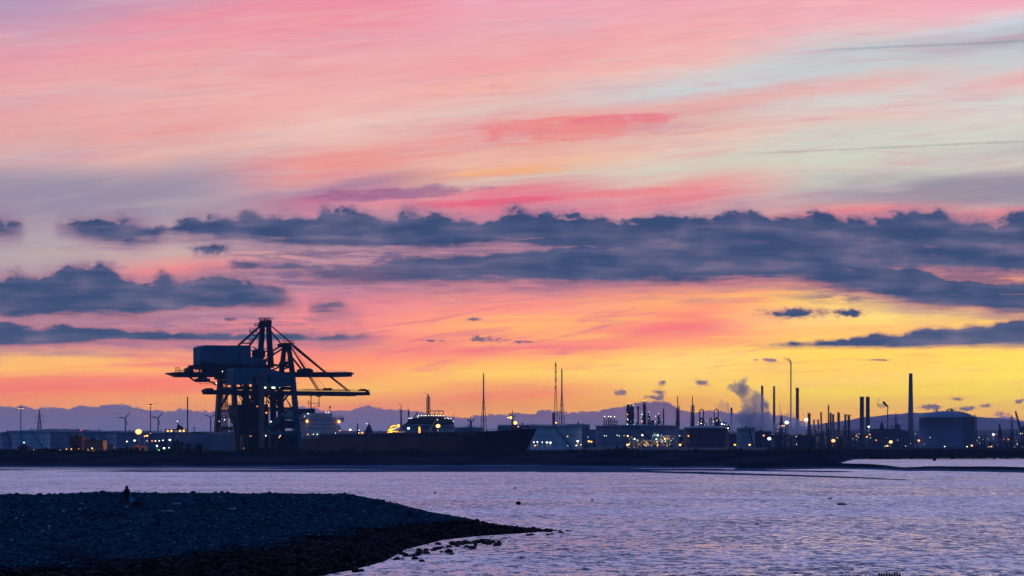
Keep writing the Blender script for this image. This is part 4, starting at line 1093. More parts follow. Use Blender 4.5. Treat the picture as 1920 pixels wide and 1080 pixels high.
    mb = MB(); mb.bar(P(531, 646.5, 3), P(513, 656.5, 3), .9); mb.bar(P(513, 656.5, 3), P(497, 659, 3), .7); mb.bar(P(529, 654, -3), P(508, 668, -3), .9); mb.bar(P(508, 668, -3), P(463, 694, -3), .8); mb.bar(P(514, 656, 3), P(511, 670, -3), .4); mb.build('backstay', 'dark_steel', root)
    for a, b, w, t in (((545, 647), (650, 732), -2.6, .5), ((545, 646), (654, 732), 2.6, .5), ((545, 650), (595, 732), -2.6, .5), ((545, 650), (599, 732), 2.6, .5), ((546, 650), (612, 731), 0, .16), ((546, 652), (604, 731), .5, .16)):
        mb = MB(); mb.bar(P(a[0], a[1], w * .5), P(b[0], b[1], w), t); mb.build('forestay', 'dark_steel', root)
    # cabin under the boom
    mb = MB(); mb.prism([P(a, b, -3) for a, b in ((517, 741), (533, 741), (534, 745), (529, 746), (527, 750), (519, 749))], (0, 6, 0)); mb.rail(P(524, 751, -3), P(534, 751, -3), 1.2, 3, .2); mb.build('operator_cabin', 'dark_steel', root)
    mb = MB()
    for i in range(7): q = P(549 + i * 1.6, 700 + i * 18, -15.2); mb.box((q.x - .4, -16.4, q.z - .2), (q.x + 2.2, -15.2, q.z))
    mb.build('ladder_landing', 'dark_steel', root)
    for px, py, m, rr in ((524.5, 727, 'lit_white', .25), (508, 790.5, 'lit_white', .55), (499.3, 774, 'lit_orange', .65), (482.3, 762, 'lit_orange', .55), (470, 818, 'lit_orange', .5), (498.5, 817, 'lit_white', .5), (523.5, 820, 'lit_warm', .5), (525.5, 817, 'lit_white', .4), (457, 840.5, 'lit_orange', .35)):
        bulb_part(root, P(px, py, -16.6 if py > 750 else -6), rr, m)
    # receiving hopper hung between the legs
    h = Rig(478, 1430, 33.5, GZ, 'receiving_hopper', 'dark stepped ore hopper standing between the legs of the lower crane', 'hopper'); Q = h.p
    mb = MB(); mb.prism([Q(a, b, -8) for a, b in ((445, 759), (503, 758), (503, 775), (499, 800), (488, 816), (468, 816), (457, 802), (445, 778))], (0, 12, 0)); mb.build('hopper_body', 'dark_steel', h.root)
    mb = MB(); mb.rail(Q(445, 758.5, -8), Q(503, 757.5, -8), 1.5, 14, .25)
    for px in (447, 459, 501): mb.bar(Q(px, 770, -8.5), Q(px, 848, -8.5), 1.2); mb.bar(Q(px, 770, 3), Q(px, 848, 3), 1.2)
    mb.bar(Q(447, 810, -8.5), Q(501, 810, -8.5), 1.2); mb.build('hopper_frame', 'dark_steel', h.root)
    mb = MB(); mb.prism([Q(a, b, -6) for a, b in ((466, 818), (505, 818), (505, 845), (466, 845))], (0, 9, 0)); mb.build('feeder_house', 'dark_steel', h.root)
    mb = MB(); mb.prism([Q(a, b, -8.3) for a, b in ((464, 807), (488, 807), (488, 811.5), (464, 811.5))], (0, .2, 0)); mb.build('plate', 'steel', h.root)
    # conveyor with transfer house
    k = Rig(525, 1436, 33.5, GZ, 'conveyor', 'teal inclined conveyor rising to a pale shed at the lower crane', 'conveyor'); Q = k.p
    mb = MB(); mb.bar(Q(492, 808, -9), Q(541, 775, -9), 1.4); mb.bar(Q(492, 803, -9), Q(541, 771, -9), .4); mb.bar(Q(492, 813, -9), Q(541, 779, -9), .4)
    for i in range(9):
        f = i / 8; a = Q(492 + 49 * f, 803 - 32 * f, -9); b = Q(492 + 49 * f, 813 - 34 * f, -9); mb.bar(a, b, .3)
    mb.build('conveyor_gallery', 'teal_paint', k.root)
    mb = MB(); mb.prism([Q(a, b, -10) for a, b in ((534, 779), (546, 768), (554, 771), (554, 787), (534, 787))], (0, 7, 0)); mb.build('transfer_shed', 'tank_pale', k.root)
    mb = MB(); mb.prism([Q(a, b, -10.4) for a, b in ((528, 788), (557, 789), (557, 803), (521, 803))], (0, 8, 0)); mb.build('drive_house', 'dark_steel', k.root)
    mb = MB(); mb.prism([Q(a, b, -12) for a, b in ((493, 808), (561, 808), (561, 815.5), (493, 815.5))], (0, 11, 0)); mb.build('walkway_beam', 'teal_paint', k.root)
    mb = MB()
    mb.prism([Q(a, b, -10) for a, b in ((529, 815.7), (561, 815.7), (563, 844), (527, 844))], (0, 9, 0)); mb.build('drive_base', 'dark_steel', k.root)
    mb = MB()
    for px in (496, 508, 520): mb.bar(Q(px, 803, -10), Q(px, 845, -10), .8)
    mb.rail(Q(521, 788, -10.2), Q(548, 788, -10.2), 2.0, 6, .25)
    mb.bar(Q(531, 766.5, -6), Q(545, 766.5, -6), 1.0); mb.bar(Q(545, 764, -6), Q(545, 772, -6), .9); mb.bar(Q(533, 766, -6), Q(533, 790, -6), .6); mb.build('support', 'dark_steel', k.root)
crane_a(); crane_b()

# ------------------------------------------------------------------ the ore carrier at the quay
def ship():
    ang = math.atan2(SHIP_DIR.y, SHIP_DIR.x)
    L = SHIP_L
    o = Vector((SHIP_BOW[0], SHIP_BOW[1], 0)) - SHIP_DIR * L
    root = thing('cargo_ship', 'long dark-hulled cargo ship moored behind the quay with its bow to the right', 'ship', o, ang)
    # local: x towards the bow, y to the ship's left (away-right), z up
    def half(s): return interp([(0, 12), (12, 15), (30, 16.5), (235, 16.5), (255, 14.5), (270, 10), (280, 5), (286, 1.2)], s)
    def halfw(s): return interp([(0, 5), (15, 11), (35, 16.2), (228, 16.2), (245, 12.5), (260, 7), (270, 3), (276, .5), (286, .3)], s)
    def deck(s): return interp([(0, 13.2), (40, 13.4), (230, 14.6), (246, 15), (250, 16.8), (286, 18.4)], s)
    mb = MB(); st = [0, 6, 12, 20, 30, 40, 80, 120, 160, 200, 228, 236, 246, 250, 256, 264, 270, 275, 280, 283, 286]; ring = 9
    for s in st:
        hd, hw, d = half(s), halfw(s), deck(s)
        rake = interp([(0, 0), (250, 0), (270, 7), (286, 20)], s)
        for k in range(ring):
            f = k / (ring - 1)
            for sd in (1,):
                pass
            mb.v.append((s - rake * (1 - f) ** 1.2, hw + (hd - hw) * f ** 1.6, -4 + (d + 4) * f))
        for k in range(ring):
            f = 1 - k / (ring - 1)
            mb.v.append((s - rake * (1 - f) ** 1.2, -(hw + (hd - hw) * f ** 1.6), -4 + (d + 4) * f))
    n = ring * 2
    for i in range(len(st) - 1):
        for k in range(n):
            a = i * n + k; b = i * n + (k + 1) % n
            mb.f.append((a, a + n, b + n, b)); mb.sm.append(False)
    mb.f.append(tuple(range(n))); mb.sm.append(False)
    e = (len(st) - 1) * n; mb.f.append(tuple(range(e, e + n))[::-1]); mb.sm.append(False)
    hull = mb.build('hull', 'ship_hull', root)
    mb = MB()
    for sd in (-1, 1):
        for a, b in ((32, 120), (120, 236)): mb.rail((a, sd * 16.2, deck(a)), (b, sd * 16.2, deck(b)), 1.2, 30, .16)
        mb.rail((250, sd * 14.6, 16.9), (276, sd * 7.4, 17.8), 1.2, 8, .16)
    mb.build('railing', 'dark_steel', root)
    # hatch covers
    for i in range(9):
        s = 52 + i * 20.5; mb = MB(); mb.box((s, -10, deck(s) - .3), (s + 15.5, 10, deck(s) + 2.2)); mb.box((s + .6, -9.4, deck(s) + 2.2), (s + 14.9, 9.4, deck(s) + 2.7)); mb.build('hatch_cover', 'rust' if i % 3 == 1 else 'steel', root)
    rnd = random.Random(8)
    mb = MB()
    for i in range(34):
        s = 46 + i * 5.8 + rnd.uniform(-1, 1); y = -13.5 + rnd.uniform(-1, 1); h = rnd.uniform(1.3, 2.8); mb.lathe([(.35, 0), (.3, h), (.6, h), (.6, h + .4), (.2, h + .6)], 8, (s, y, deck(s)))
    mb.build('deck_vents', 'grey_steel', root)
    mb = MB(); mb.tube([(45, -11.8, 15.2), (140, -11.8, 15.9), (238, -11.8, 16.4)], .28); mb.tube([(45, -11.2, 15.2), (140, -11.2, 15.9), (238, -11.2, 16.4)], .2); mb.build('deck_pipes', 'steel', root)
    # accommodation block
    z0 = 13.2; mb = MB()
    mb.box((14, -14, z0), (38, 14, z0 + 5.5)); mb.box((16, -11.5, z0 + 5.5), (37, 11.5, z0 + 13.5))
    acc = mb.build('accommodation_block', 'ship_white', root)
    mb = MB()
    for z in (z0 + 3.4, z0 + 6.9, z0 + 9.6, z0 + 12.2):
        hy = 13.2 if z < z0 + 5 else 10.8
        for k in range(12):
            y = -hy + 1 + k * (2 * hy - 2) / 11
            xw = 38.0 if z < z0 + 5 else 37.0
            mb.box((xw, y - .35, z - .4), (xw + .05, y + .35, z + .4))
        for k in range(8):
            x_ = 18 + k * 2.4; yy = -14.0 if z < z0 + 5 else -11.5
            mb.box((x_ - .35, yy - .05, z - .4), (x_ + .35, yy, z + .4))
    mb.build('windows', 'dark_steel', acc)
    mb = MB(); mb.box((24, -17.5, z0 + 13.5), (35, 17.5, z0 + 14.2)); mb.box((25, -8, z0 + 14.2), (36, 8, z0 + 17)); mb.rail((35, -17.5, z0 + 14.2), (35, -8, z0 + 14.2), 1.2, 5, .18); mb.rail((35, 8, z0 + 14.2), (35, 17.5, z0 + 14.2), 1.2, 5, .18); mb.box((33, 15.5, z0 + 11.5), (35, 17.5, z0 + 13.5)); mb.build('bridge', 'ship_white', root)
    mb = MB(); mb.prism([(14, -6, z0 + 13.5), (23, -6, z0 + 13.5), (21.5, -6, z0 + 20), (15, -6, z0 + 20)], (0, 9, 0)); mb.build('funnel', 'dark_steel', root)
    mb = MB(); T = z0 + 17; mb.bar((29, -4, T), (29, -4, T + 13), .7, .35); mb.bar((29, -6, T + 6.5), (29, 2.5, T + 6.5), .35); mb.bar((29, 2, T + 4), (29, 2, T + 11), .4); mb.bar((29, .2, T + 11), (29, 3.6, T + 11), .6); mb.bar((29, -6, T + 5), (29, -6, T + 8.5), .3); mb.bar((29, -4.6, T + 11), (29, -3.4, T + 11), .5); mb.bar((29, 2, T + 5), (29, -4, T + 3), .3)
    mb.build('radar_mast', 'dark_steel', root)
    mb = MB(); mb.bar((20, -9, z0 + 13), (16, -14, z0 + 24), .5); mb.bar((33, 8, T), (33, 8, T + 4), .3); mb.ball((33, 8, T + 4), .7, 8); mb.bar((31, 4, T), (31, 4, T + 2), .35); mb.build('antenna', 'dark_steel', root)
    for x_, y_, z_, m, rr in ((38.6, -12.2, z0 + 11.5, 'lit_warm', 1.15), (38.6, 11.7, z0 + 11.4, 'lit_warm', 1.15), (33, -8.6, z0 + 16.6, 'lit_white', .5), (37, 3, z0 + 17.4, 'lit_white', .42), (37, 5, z0 + 17.4, 'lit_white', .42), (33, -11, z0 + 14.9, 'lit_white', .42), (39, 12, z0 + 5.6, 'lit_warm', .5), (38.4, -11.5, z0 + 3, 'lit_warm', .45), (38.6, -7.5, z0 + 3, 'lit_cool', .4), (38.6, -4.5, z0 + 3, 'lit_cool', .45), (38.6, -3, z0 + 3, 'lit_cool', .4), (39, 6, z0 + 1, 'lit_orange', .35), (39, 13.5, z0 + 1, 'lit_orange', .4), (39, 10, z0 + 1, 'lit_orange', .4), (39, 8, z0 + 1, 'lit_warm', .35)):
        bulb_part(root, (x_, y_, z_), rr, m)
    for s, z_, m, rr in ((62, 3.4, 'lit_cool', .35), (92, 3.1, 'lit_white', .4), (98, 2.6, 'lit_white', .3), (112, 2.4, 'lit_orange', .35)):
        bulb_part(root, (s, -4, deck(s) + z_), rr, m)
    # masts on the fore part
    mb = MB(); D = 17.2; mb.lathe([(.75, 0), (.6, 8.5)], 10, (263, 0, D)); mb.box((261.4, -1.6, D + 8.5), (264.6, 1.6, D + 8.9)); mb.rail((261.4, -1.6, D + 8.9), (264.6, -1.6, D + 8.9), 1.2, 3, .2); mb.bar((263, 0, D + 8.9), (263, 0, D + 12), .3); mb.build('foremast', 'grey_steel', root)
    bulb_part(root, (264.5, -2.2, D + 7.8), 1.0, 'lit_warm'); bulb_part(root, (261.6, -2.2, D + 7.8), .45, 'lit_white'); bulb_part(root, (266, 2, D + 2.6), .5, 'lit_warm'); 
    mb = MB(); D = deck(212); mb.lathe([(.8, 0), (.7, 9)], 10, (212, 4, D)); mb.box((210.6, 2.2, D + 9), (213.4, 5.8, D + 9.4)); mb.bar((212, 2.2, D + 9), (212, 2.2, D + 10.8), .4); mb.bar((212, 5.8, D + 9), (212, 5.8, D + 10.8), .4); mb.bar((212, 4, D + 9), (212, 4, D + 11.8), .4); mb.build('derrick_post', 'grey_steel', root)
    # bow fittings: windlass and anchor
    mb = MB(); mb.bar((268, -4, 17.4), (274, 4, 19.8), .5); mb.box((266, -3, 17.4), (269, 3, 19)); mb.build('windlass', 'red_paint', root)
    mb = MB(); mb.box((275, -5.7, 11.2), (277.5, -4.9, 14.2)); mb.bar((274, -5.6, 11), (279, -5.2, 11.4), .9); mb.build('anchor', 'dark_steel', root)
    # gangway marks on the hull side
    mb = MB(); mb.bar((95, -16.75, 5.5), (125, -16.75, 13.4), .35); mb.build('gangway', 'grey_steel', root)
ship()

# ------------------------------------------------------------------ storage tanks
def tank(x0, x1, yrim, ytop, Y, m, label, group=None, roof='dome', stair=True, base=GZ, rm='roof_pale', name='storage_tank'):
    r = ww(x1 - x0, Y) / 2; cx = xx((x0 + x1) / 2, Y); zr = zz(yrim, Y) - base; zt = zz(ytop, Y) - base
    t = thing(name, label, 'storage tank', (cx, Y, base), 0, group); n = 48
    mb = MB(); prof = [(r * 1.01, 0), (r * 1.01, .4), (r, .4)]
    k = max(3, int(zr / 6)) if r < 34 or Y < 3000 else 1
    for i in range(1, k): prof += [(r, zr * i / k - .1), (r + .03, zr * i / k - .06), (r + .03, zr * i / k + .06), (r, zr * i / k + .1)]
    prof += [(r, zr - .5), (r * 1.008, zr - .5), (r * 1.008, zr)]
    mb.lathe(prof, n); mb.build('shell', m, t)
    if roof != 'open':
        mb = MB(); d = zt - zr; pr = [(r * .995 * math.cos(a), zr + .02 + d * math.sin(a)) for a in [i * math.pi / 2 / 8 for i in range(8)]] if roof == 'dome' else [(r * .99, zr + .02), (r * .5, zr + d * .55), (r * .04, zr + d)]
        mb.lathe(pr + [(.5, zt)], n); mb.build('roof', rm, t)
        mb = MB(); mb.lathe([(.7, 0), (.7, 1.4), (1.0, 1.5), (.2, 2)], 10, (0, 0, zt)); mb.lathe([(.4, 0), (.4, 1.3)], 8, (r * .45, -r * .4, zr + d * .5)); mb.build('roof_vent', 'steel', t)
    mb = MB()
    for i in range(n):
        a = 2 * math.pi * i / n; b = 2 * math.pi * (i + 1) / n
        pa = (r * math.cos(a), r * math.sin(a), zr + 1.1); pb = (r * math.cos(b), r * math.sin(b), zr + 1.1); mb.bar(pa, pb, .10)
        mb.bar(pa, (pa[0], pa[1], zr), .09)
    mb.build('rim_railing', 'grey_steel', t)
    if stair:
        mb = MB(); a0, a1 = stair if isinstance(stair, tuple) else (R(-80), R(-40)); pts = []
        for i in range(13):
            f = i / 12; a = a0 + (a1 - a0) * f; pts.append(Vector(((r + .7) * math.cos(a), (r + .7) * math.sin(a), zr * (1 - f) + .2)))
        for p, q in zip(pts, pts[1:]): mb.bar(p, q, 1.1, None, .35); mb.bar(p + Vector((0, 0, 1.1)), q + Vector((0, 0, 1.1)), .12)
        mb.build('stairway', 'dark_steel', t)
    return t

GA = 'pale tanks of the left tank farm'
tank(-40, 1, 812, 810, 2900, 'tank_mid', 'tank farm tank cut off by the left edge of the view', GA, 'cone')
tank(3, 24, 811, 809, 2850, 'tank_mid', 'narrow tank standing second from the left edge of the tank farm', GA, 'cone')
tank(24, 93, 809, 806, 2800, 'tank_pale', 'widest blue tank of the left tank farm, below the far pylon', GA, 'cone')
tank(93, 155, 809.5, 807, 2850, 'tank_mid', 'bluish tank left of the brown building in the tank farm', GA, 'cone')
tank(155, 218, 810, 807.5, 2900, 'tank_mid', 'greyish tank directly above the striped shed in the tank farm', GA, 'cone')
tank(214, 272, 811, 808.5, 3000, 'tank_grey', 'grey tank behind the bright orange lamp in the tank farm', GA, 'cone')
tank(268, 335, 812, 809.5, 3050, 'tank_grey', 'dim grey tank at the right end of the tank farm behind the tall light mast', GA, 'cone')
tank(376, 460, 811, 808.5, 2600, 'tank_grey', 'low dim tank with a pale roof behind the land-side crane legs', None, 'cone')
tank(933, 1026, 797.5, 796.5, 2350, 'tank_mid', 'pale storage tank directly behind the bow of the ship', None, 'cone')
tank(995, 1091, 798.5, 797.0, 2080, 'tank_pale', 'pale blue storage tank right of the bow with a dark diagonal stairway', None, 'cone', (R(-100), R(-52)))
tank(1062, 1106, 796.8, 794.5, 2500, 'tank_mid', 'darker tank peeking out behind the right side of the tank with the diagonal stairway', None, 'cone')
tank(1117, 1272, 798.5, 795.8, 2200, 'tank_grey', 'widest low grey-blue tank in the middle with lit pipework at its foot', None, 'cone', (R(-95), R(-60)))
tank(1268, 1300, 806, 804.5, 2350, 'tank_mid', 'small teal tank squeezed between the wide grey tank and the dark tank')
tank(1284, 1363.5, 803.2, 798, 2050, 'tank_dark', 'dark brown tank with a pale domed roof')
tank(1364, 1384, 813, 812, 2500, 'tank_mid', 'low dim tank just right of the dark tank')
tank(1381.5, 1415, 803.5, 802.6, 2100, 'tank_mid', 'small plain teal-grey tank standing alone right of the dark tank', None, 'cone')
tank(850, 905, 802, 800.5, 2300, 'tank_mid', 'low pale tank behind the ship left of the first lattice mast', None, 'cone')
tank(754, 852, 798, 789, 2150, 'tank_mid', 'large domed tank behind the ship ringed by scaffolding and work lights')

# the great concrete gas tank on the right
def gas_tank():
    Y = 3150; t = tank(1724, 1826, 783.5, 770.5, Y, 'tank_grey', 'huge round grey concrete gas tank with a shallow dome on the right', None, 'dome', False)
    r = ww(102, Y) / 2; zr = zz(783.5, Y) - GZ; zt = zz(770.5, Y) - GZ
    mb = MB(); rnd = random.Random(4)
    for i in range(9):
        a = R(-62 + i * 7.5)
        x, y = (r + 1.0) * math.cos(a), (r + 1.0) * math.sin(a); mb.bar((x, y, 0), (x, y, zr + 2 + (i % 3)), .6)
        x2, y2 = (r + 3.2) * math.cos(a), (r + 3.2) * math.sin(a); mb.bar((x2, y2, 0), (x2, y2, zr + 1.5), .35)
        if i < 8:
            b = R(-62 + (i + 1) * 7.5)
            for k in range(12):
                z = zr * (k + 1) / 12; mb.bar(((r + 3.2) * math.cos(a), (r + 3.2) * math.sin(a), z), ((r + 3.2) * math.cos(b), (r + 3.2) * math.sin(b), z), .35)
                mb.bar((x, y, z), (x2, y2, z), .3)
    mb.build('pipe_scaffold', 'chimney_dark', t)
    mb = MB()
    pts = [(r * math.cos(R(a)) * f, r * math.sin(R(a)) * f, zr + (zt - zr) * math.sin(math.acos(min(1, f)))) for a, f in ((-60, .2), (-58, .4), (-56, .6), (-52, .8), (-46, .96))]
    for p, q in zip(pts, pts[1:]): mb.bar(p, q, .9); mb.rail(p, q, 2.2, 4, .25)
    mb.build('roof_walkway', 'dark_steel', t)
    mb = MB()
    for f, h, w in ((-.40, 3.6, 1.0), (.02, 2.4, .8), (.10, 4.2, .9), (.15, 4.4, .9), (.19, 3.4, 1.4), (.05, 3.8, .5)):
        x = f * r; z = zr + (zt - zr) * math.sqrt(1 - f * f) - .3; mb.bar((x, -4, z), (x, -4, z + h), w)
    mb.bar((.0, -4, zt + 1.6), (.22 * r, -4, zt + 1.6), .4); mb.bar((-.44 * r, -4, zt - .2), (-.36 * r, -4, zt - .2), .5)
    mb.build('roof_platform', 'dark_steel', t)
gas_tank()

def scaffold_tank_extras():
    t = [o for o in bpy.data.objects if o.get('label', '').startswith('large domed tank')][0]
    Y = 2130; x0 = t.location.x; 
    def L(px, py, dy=0): p = at(px, py, Y + dy); return Vector((p.x - x0, Y + dy - t.location.y, p.z - GZ))
    mb = MB(); mb.prism([L(a, b, -26) for a, b in ((758, 797), (768, 786), (783, 782), (800, 780), (830, 781), (849, 787), (850, 796), (830, 797.5), (790, 795))], (0, 6, 0)); mb.build('work_platform', 'dark_steel', t)
    mb = MB(); mb.bar(L(806, 770.5, -24), L(831, 770.5, -24), .7)
    for px in (806, 815, 823, 831): mb.bar(L(px, 770.5, -24), L(px, 781, -24), .5)
    mb.rail(L(784, 781, -26), L(832, 780, -26), 1.8, 16, .22); mb.rail(L(833, 785, -26), L(850, 787, -26), 1.8, 6, .22); mb.bar(L(850.5, 796, -26), L(850.5, 777, -26), .45); mb.bar(L(783, 773, -25), L(775, 785, -25), .9); mb.build('gantry_frame', 'rust', t)
    for i in range(11): bulb_part(t, L(785 + i * 4.6 + (i % 3) * .4, 779.3 - (i % 2) * .4, -28), .55, 'lit_white')
    for px, py in ((769, 784.3), (772, 784), (783, 782), (834.5, 784.6), (839, 783.5), (841, 785), (845.5, 784.8), (850, 790), (820.5, 787), (766, 784)): bulb_part(t, L(px, py, -28), .5, 'lit_white')
    mb = MB(); mb.bar(L(800, 815, -40), L(818, 787, -34), .7); mb.bar(L(806, 812, -40), L(810, 798, -34), .7); mb.bar(L(800, 815, -40), L(810, 815, -40), .6); mb.bar(L(818, 787, -34), L(832, 813, -34), .5); mb.build('inclined_ladder', 'yellow_paint', t)
scaffold_tank_extras()

# round-topped store behind the bridge of the ship
def dome_store():
    Y = 1900; r = ww(26, Y) / 2; t = thing('dome_store', 'rounded teal dome standing behind the bridge of the ship', 'dome', (xx(626, Y), Y, GZ)); zb = zz(806, Y) - GZ; h = zz(794.5, Y) - GZ
    mb = MB(); mb.lathe([(r * math.cos(a), zb + (h - zb) * math.sin(a)) for a in [i * math.pi / 2 / 8 for i in range(8)]] + [(.3, h)], 32); mb.build('dome', 'tank_pale', t)
    mb = MB(); mb.lathe([(r * 1.0, 0), (r * 1.0, zb)], 32); mb.build('drum', 'tank_pale', t)
    mb = MB(); pts = [(r * 1.02 * math.cos(R(a)), -r * .25, zb + (h - zb) * 1.03 * math.sin(R(a))) for a in range(0, 80, 10)]; mb.tube(pts, .3); mb.build('rib', 'white_paint', t)
dome_store()

# ------------------------------------------------------------------ chimneys, columns and masts
def chimney(px, ytop, w0, w1, Y, m, label, group=None, lean=0, rings=0, cap=None, base=GZ, name='chimney', cat='chimney', plat=0):
    """w1/w0: width in photo pixels at top and foot"""
    h = zz(ytop, Y) - base; r1 = ww(w1, Y) / 2; r0 = ww(w0, Y) / 2; x = xx(px, Y)
    t = thing(name, label, cat, (x, Y, base), 0, group)
    mb = MB(); mb.lathe([(r0, 0), (r0 * .6 + r1 * .4, h * .4), (r1, h * .985), (r1 * 1.08, h * .985), (r1 * 1.08, h)], 20); mb.build('shaft', m, t)
    mb = MB()
    for i in range(rings):
        f = 1 - .04 - i * .22; rr = (r0 + (r1 - r0) * f) * 1.12; mb.lathe([(rr, 0), (rr, .35)], 16, (0, 0, h * f))
    for k in range(int(h / 3)):
        f = k * 3 / h; rr = r0 + (r1 - r0) * f; mb.bar((rr + .25, -.5, k * 3), (rr + .25, -.5, k * 3 + 3), .12)
    if plat:
        for i in range(plat):
            f = .35 + .6 * i / max(1, plat - 1); rr = r0 + (r1 - r0) * f
            mb.lathe([(rr + 1.1, 0), (rr + 1.1, .25)], 14, (0, 0, h * f)); mb.lathe([(rr + 1.15, 0), (rr + 1.15, .12)], 14, (0, 0, h * f + 1.2))
    mb.build('ladder', 'dark_steel', t)
    if cap:
        mb = MB(); mb.lathe([(r1 * cap, 0), (r1 * cap, .6)], 16, (0, 0, h)); 
        for k in range(8):
            a = k * math.pi / 4; mb.bar((r1 * cap * math.cos(a), r1 * cap * math.sin(a), h + .6), (r1 * cap * math.cos(a), r1 * cap * math.sin(a), h + 1.8), .15)
        mb.build('top_platform', 'dark_steel', t)
    return t

chimney(351.5, 748, 2.6, 2.1, 2000, 'chimney_dark', 'thin dark chimney standing alone above the warehouse left of the cranes', rings=1, cap=1.3)
chimney(1707.5, 700, 12.2, 6.6, 3350, 'concrete', 'tallest tapering concrete chimney left of the huge gas tank', rings=1)
chimney(1616, 745, 9, 7.6, 3000, 'chimney_dark', 'left of the two broad twin stacks', 'broad twin stacks', cap=1.12, rings=2)
chimney(1627, 745, 8, 7.0, 3040, 'chimney_dark', 'right of the two broad twin stacks', 'broad twin stacks', cap=1.12, rings=2)
chimney(1429, 723, 4.3, 4.0, 3300, 'chimney_dark', 'dark straight chimney half hidden in the thick steam', rings=1)
chimney(1451.3, 724, 5.8, 3.6, 3250, 'concrete', 'slender tapering chimney just right of the thick steam', rings=1)
chimney(1495, 727, 6.6, 5.4, 3100, 'chimney_dark', 'thick knobbly column right of the tall smoking flare stack', plat=5, rings=3)
chimney(1371.5, 764, 4.4, 3.6, 3300, 'chimney_dark', 'short stack wrapped in steam left of the main plume')
chimney(1244, 766, 3.4, 2.6, 2800, 'chimney_dark', 'lone plain stack right of the conical lit tower', rings=1)
chimney(1038, 775, 5.2, 4.6, 2500, 'chimney_dark', 'short fat stack at the foot of the red and white lattice mast', cap=1.15)
chimney(766, 770, 3.4, 2.8, 2450, 'chimney_dark', 'short dark stack at the left end of the scaffolded domed tank', cap=1.2)
chimney(752, 768, 3.6, 2.4, 2400, 'steel', 'slim stack with a bent flare tip left of the scaffolded tank', plat=3)

GC = 'refinery columns left of the broad twin stacks'
chimney(1517, 776, 6, 5.2, 2750, 'chimney_dark', 'thickest dark column at the left end of the right-hand refinery row', GC, cap=1.1, plat=2, name='refinery_column', cat='column')
chimney(1526, 789, 4.2, 3.4, 2800, 'chimney_dark', 'short column with a twin next to it right of the thickest dark column', GC, cap=1.4, name='refinery_column', cat='column')
chimney(1534, 789, 4.2, 3.4, 2800, 'chimney_dark', 'short column standing just left of the thin capped column', GC, cap=1.4, name='refinery_column', cat='column')
chimney(1539.5, 775, 4.4, 3.0, 2780, 'chimney_dark', 'thin capped column between the short pair and the pale tall block', GC, cap=1.2, plat=2, name='refinery_column', cat='column')
chimney(1553.5, 761.5, 3.6, 2.4, 2760, 'chimney_dark', 'tallest thin column of the right-hand refinery row', GC, cap=1.3, plat=3, name='refinery_column', cat='column')
chimney(1557.5, 774, 4.2, 3.8, 2765, 'grey_steel', 'pale column touching the tallest thin column', GC, name='refinery_column', cat='column')
chimney(1562, 776.5, 4.4, 4.2, 2770, 'grey_steel', 'broader pale blue column right of the tallest thin column', GC, name='refinery_column', cat='column')
chimney(1549, 793, 4.6, 4.6, 2790, 'grey_steel', 'short pale column left of the tallest thin column', GC, name='refinery_column', cat='column')
chimney(1572.3, 775, 5.4, 4.8, 2750, 'chimney_dark', 'solitary dark column in the middle of the row, right of the pale columns', GC, cap=1.15, name='refinery_column', cat='column')
chimney(1585, 778.5, 4.4, 3.8, 2760, 'chimney_dark', 'left of the last two close columns before the broad twin stacks', GC, cap=1.1, name='refinery_column', cat='column')
chimney(1591.5, 779, 5.2, 4.6, 2765, 'chimney_dark', 'right of the last two close columns, with a wide platform on top', GC, cap=1.9, plat=2, name='refinery_column', cat='column')

def gooseneck(px, ytop, ybase, w, Y, label):
    p = at(px, ybase, Y); t = thing('gooseneck_pipe', label, 'pipe', (p.x, Y, GZ)); a = ww(w, Y) / 2; z1 = zz(ytop, Y) - GZ - a
    mb = MB(); pts = [(-a, 0, 0), (-a, 0, z1)] + [(-a * math.cos(k * math.pi / 8), 0, z1 + a * math.sin(k * math.pi / 8)) for k in range(1, 9)] + [(a, 0, 0)]
    mb.tube(pts, ww(1.0, Y), 10); mb.build('pipe', 'chimney_dark', t)
    mb = MB()
    for k in range(5):
        z = z1 * (.5 + k * .12); mb.lathe([(ww(1.5, Y), 0), (ww(1.5, Y), .25)], 10, (-a, 0, z)); mb.lathe([(ww(1.5, Y), 0), (ww(1.5, Y), .25)], 10, (a, 0, z))
    mb.build('flange', 'dark_steel', t)
gooseneck(1315.5, 767.5, 800, 7.2, 2600, 'left of the two tall upside-down U pipes above the dark tank')
gooseneck(1343, 766.8, 800, 7.4, 2610, 'right of the two tall upside-down U pipes above the dark tank')
gooseneck(1332.5, 784, 802, 3.6, 2620, 'small low U pipe between the two tall U pipes')
gooseneck(1581, 799, 812, 3.0, 2740, 'tiny bent pipe between the refinery columns left of the twin stacks')

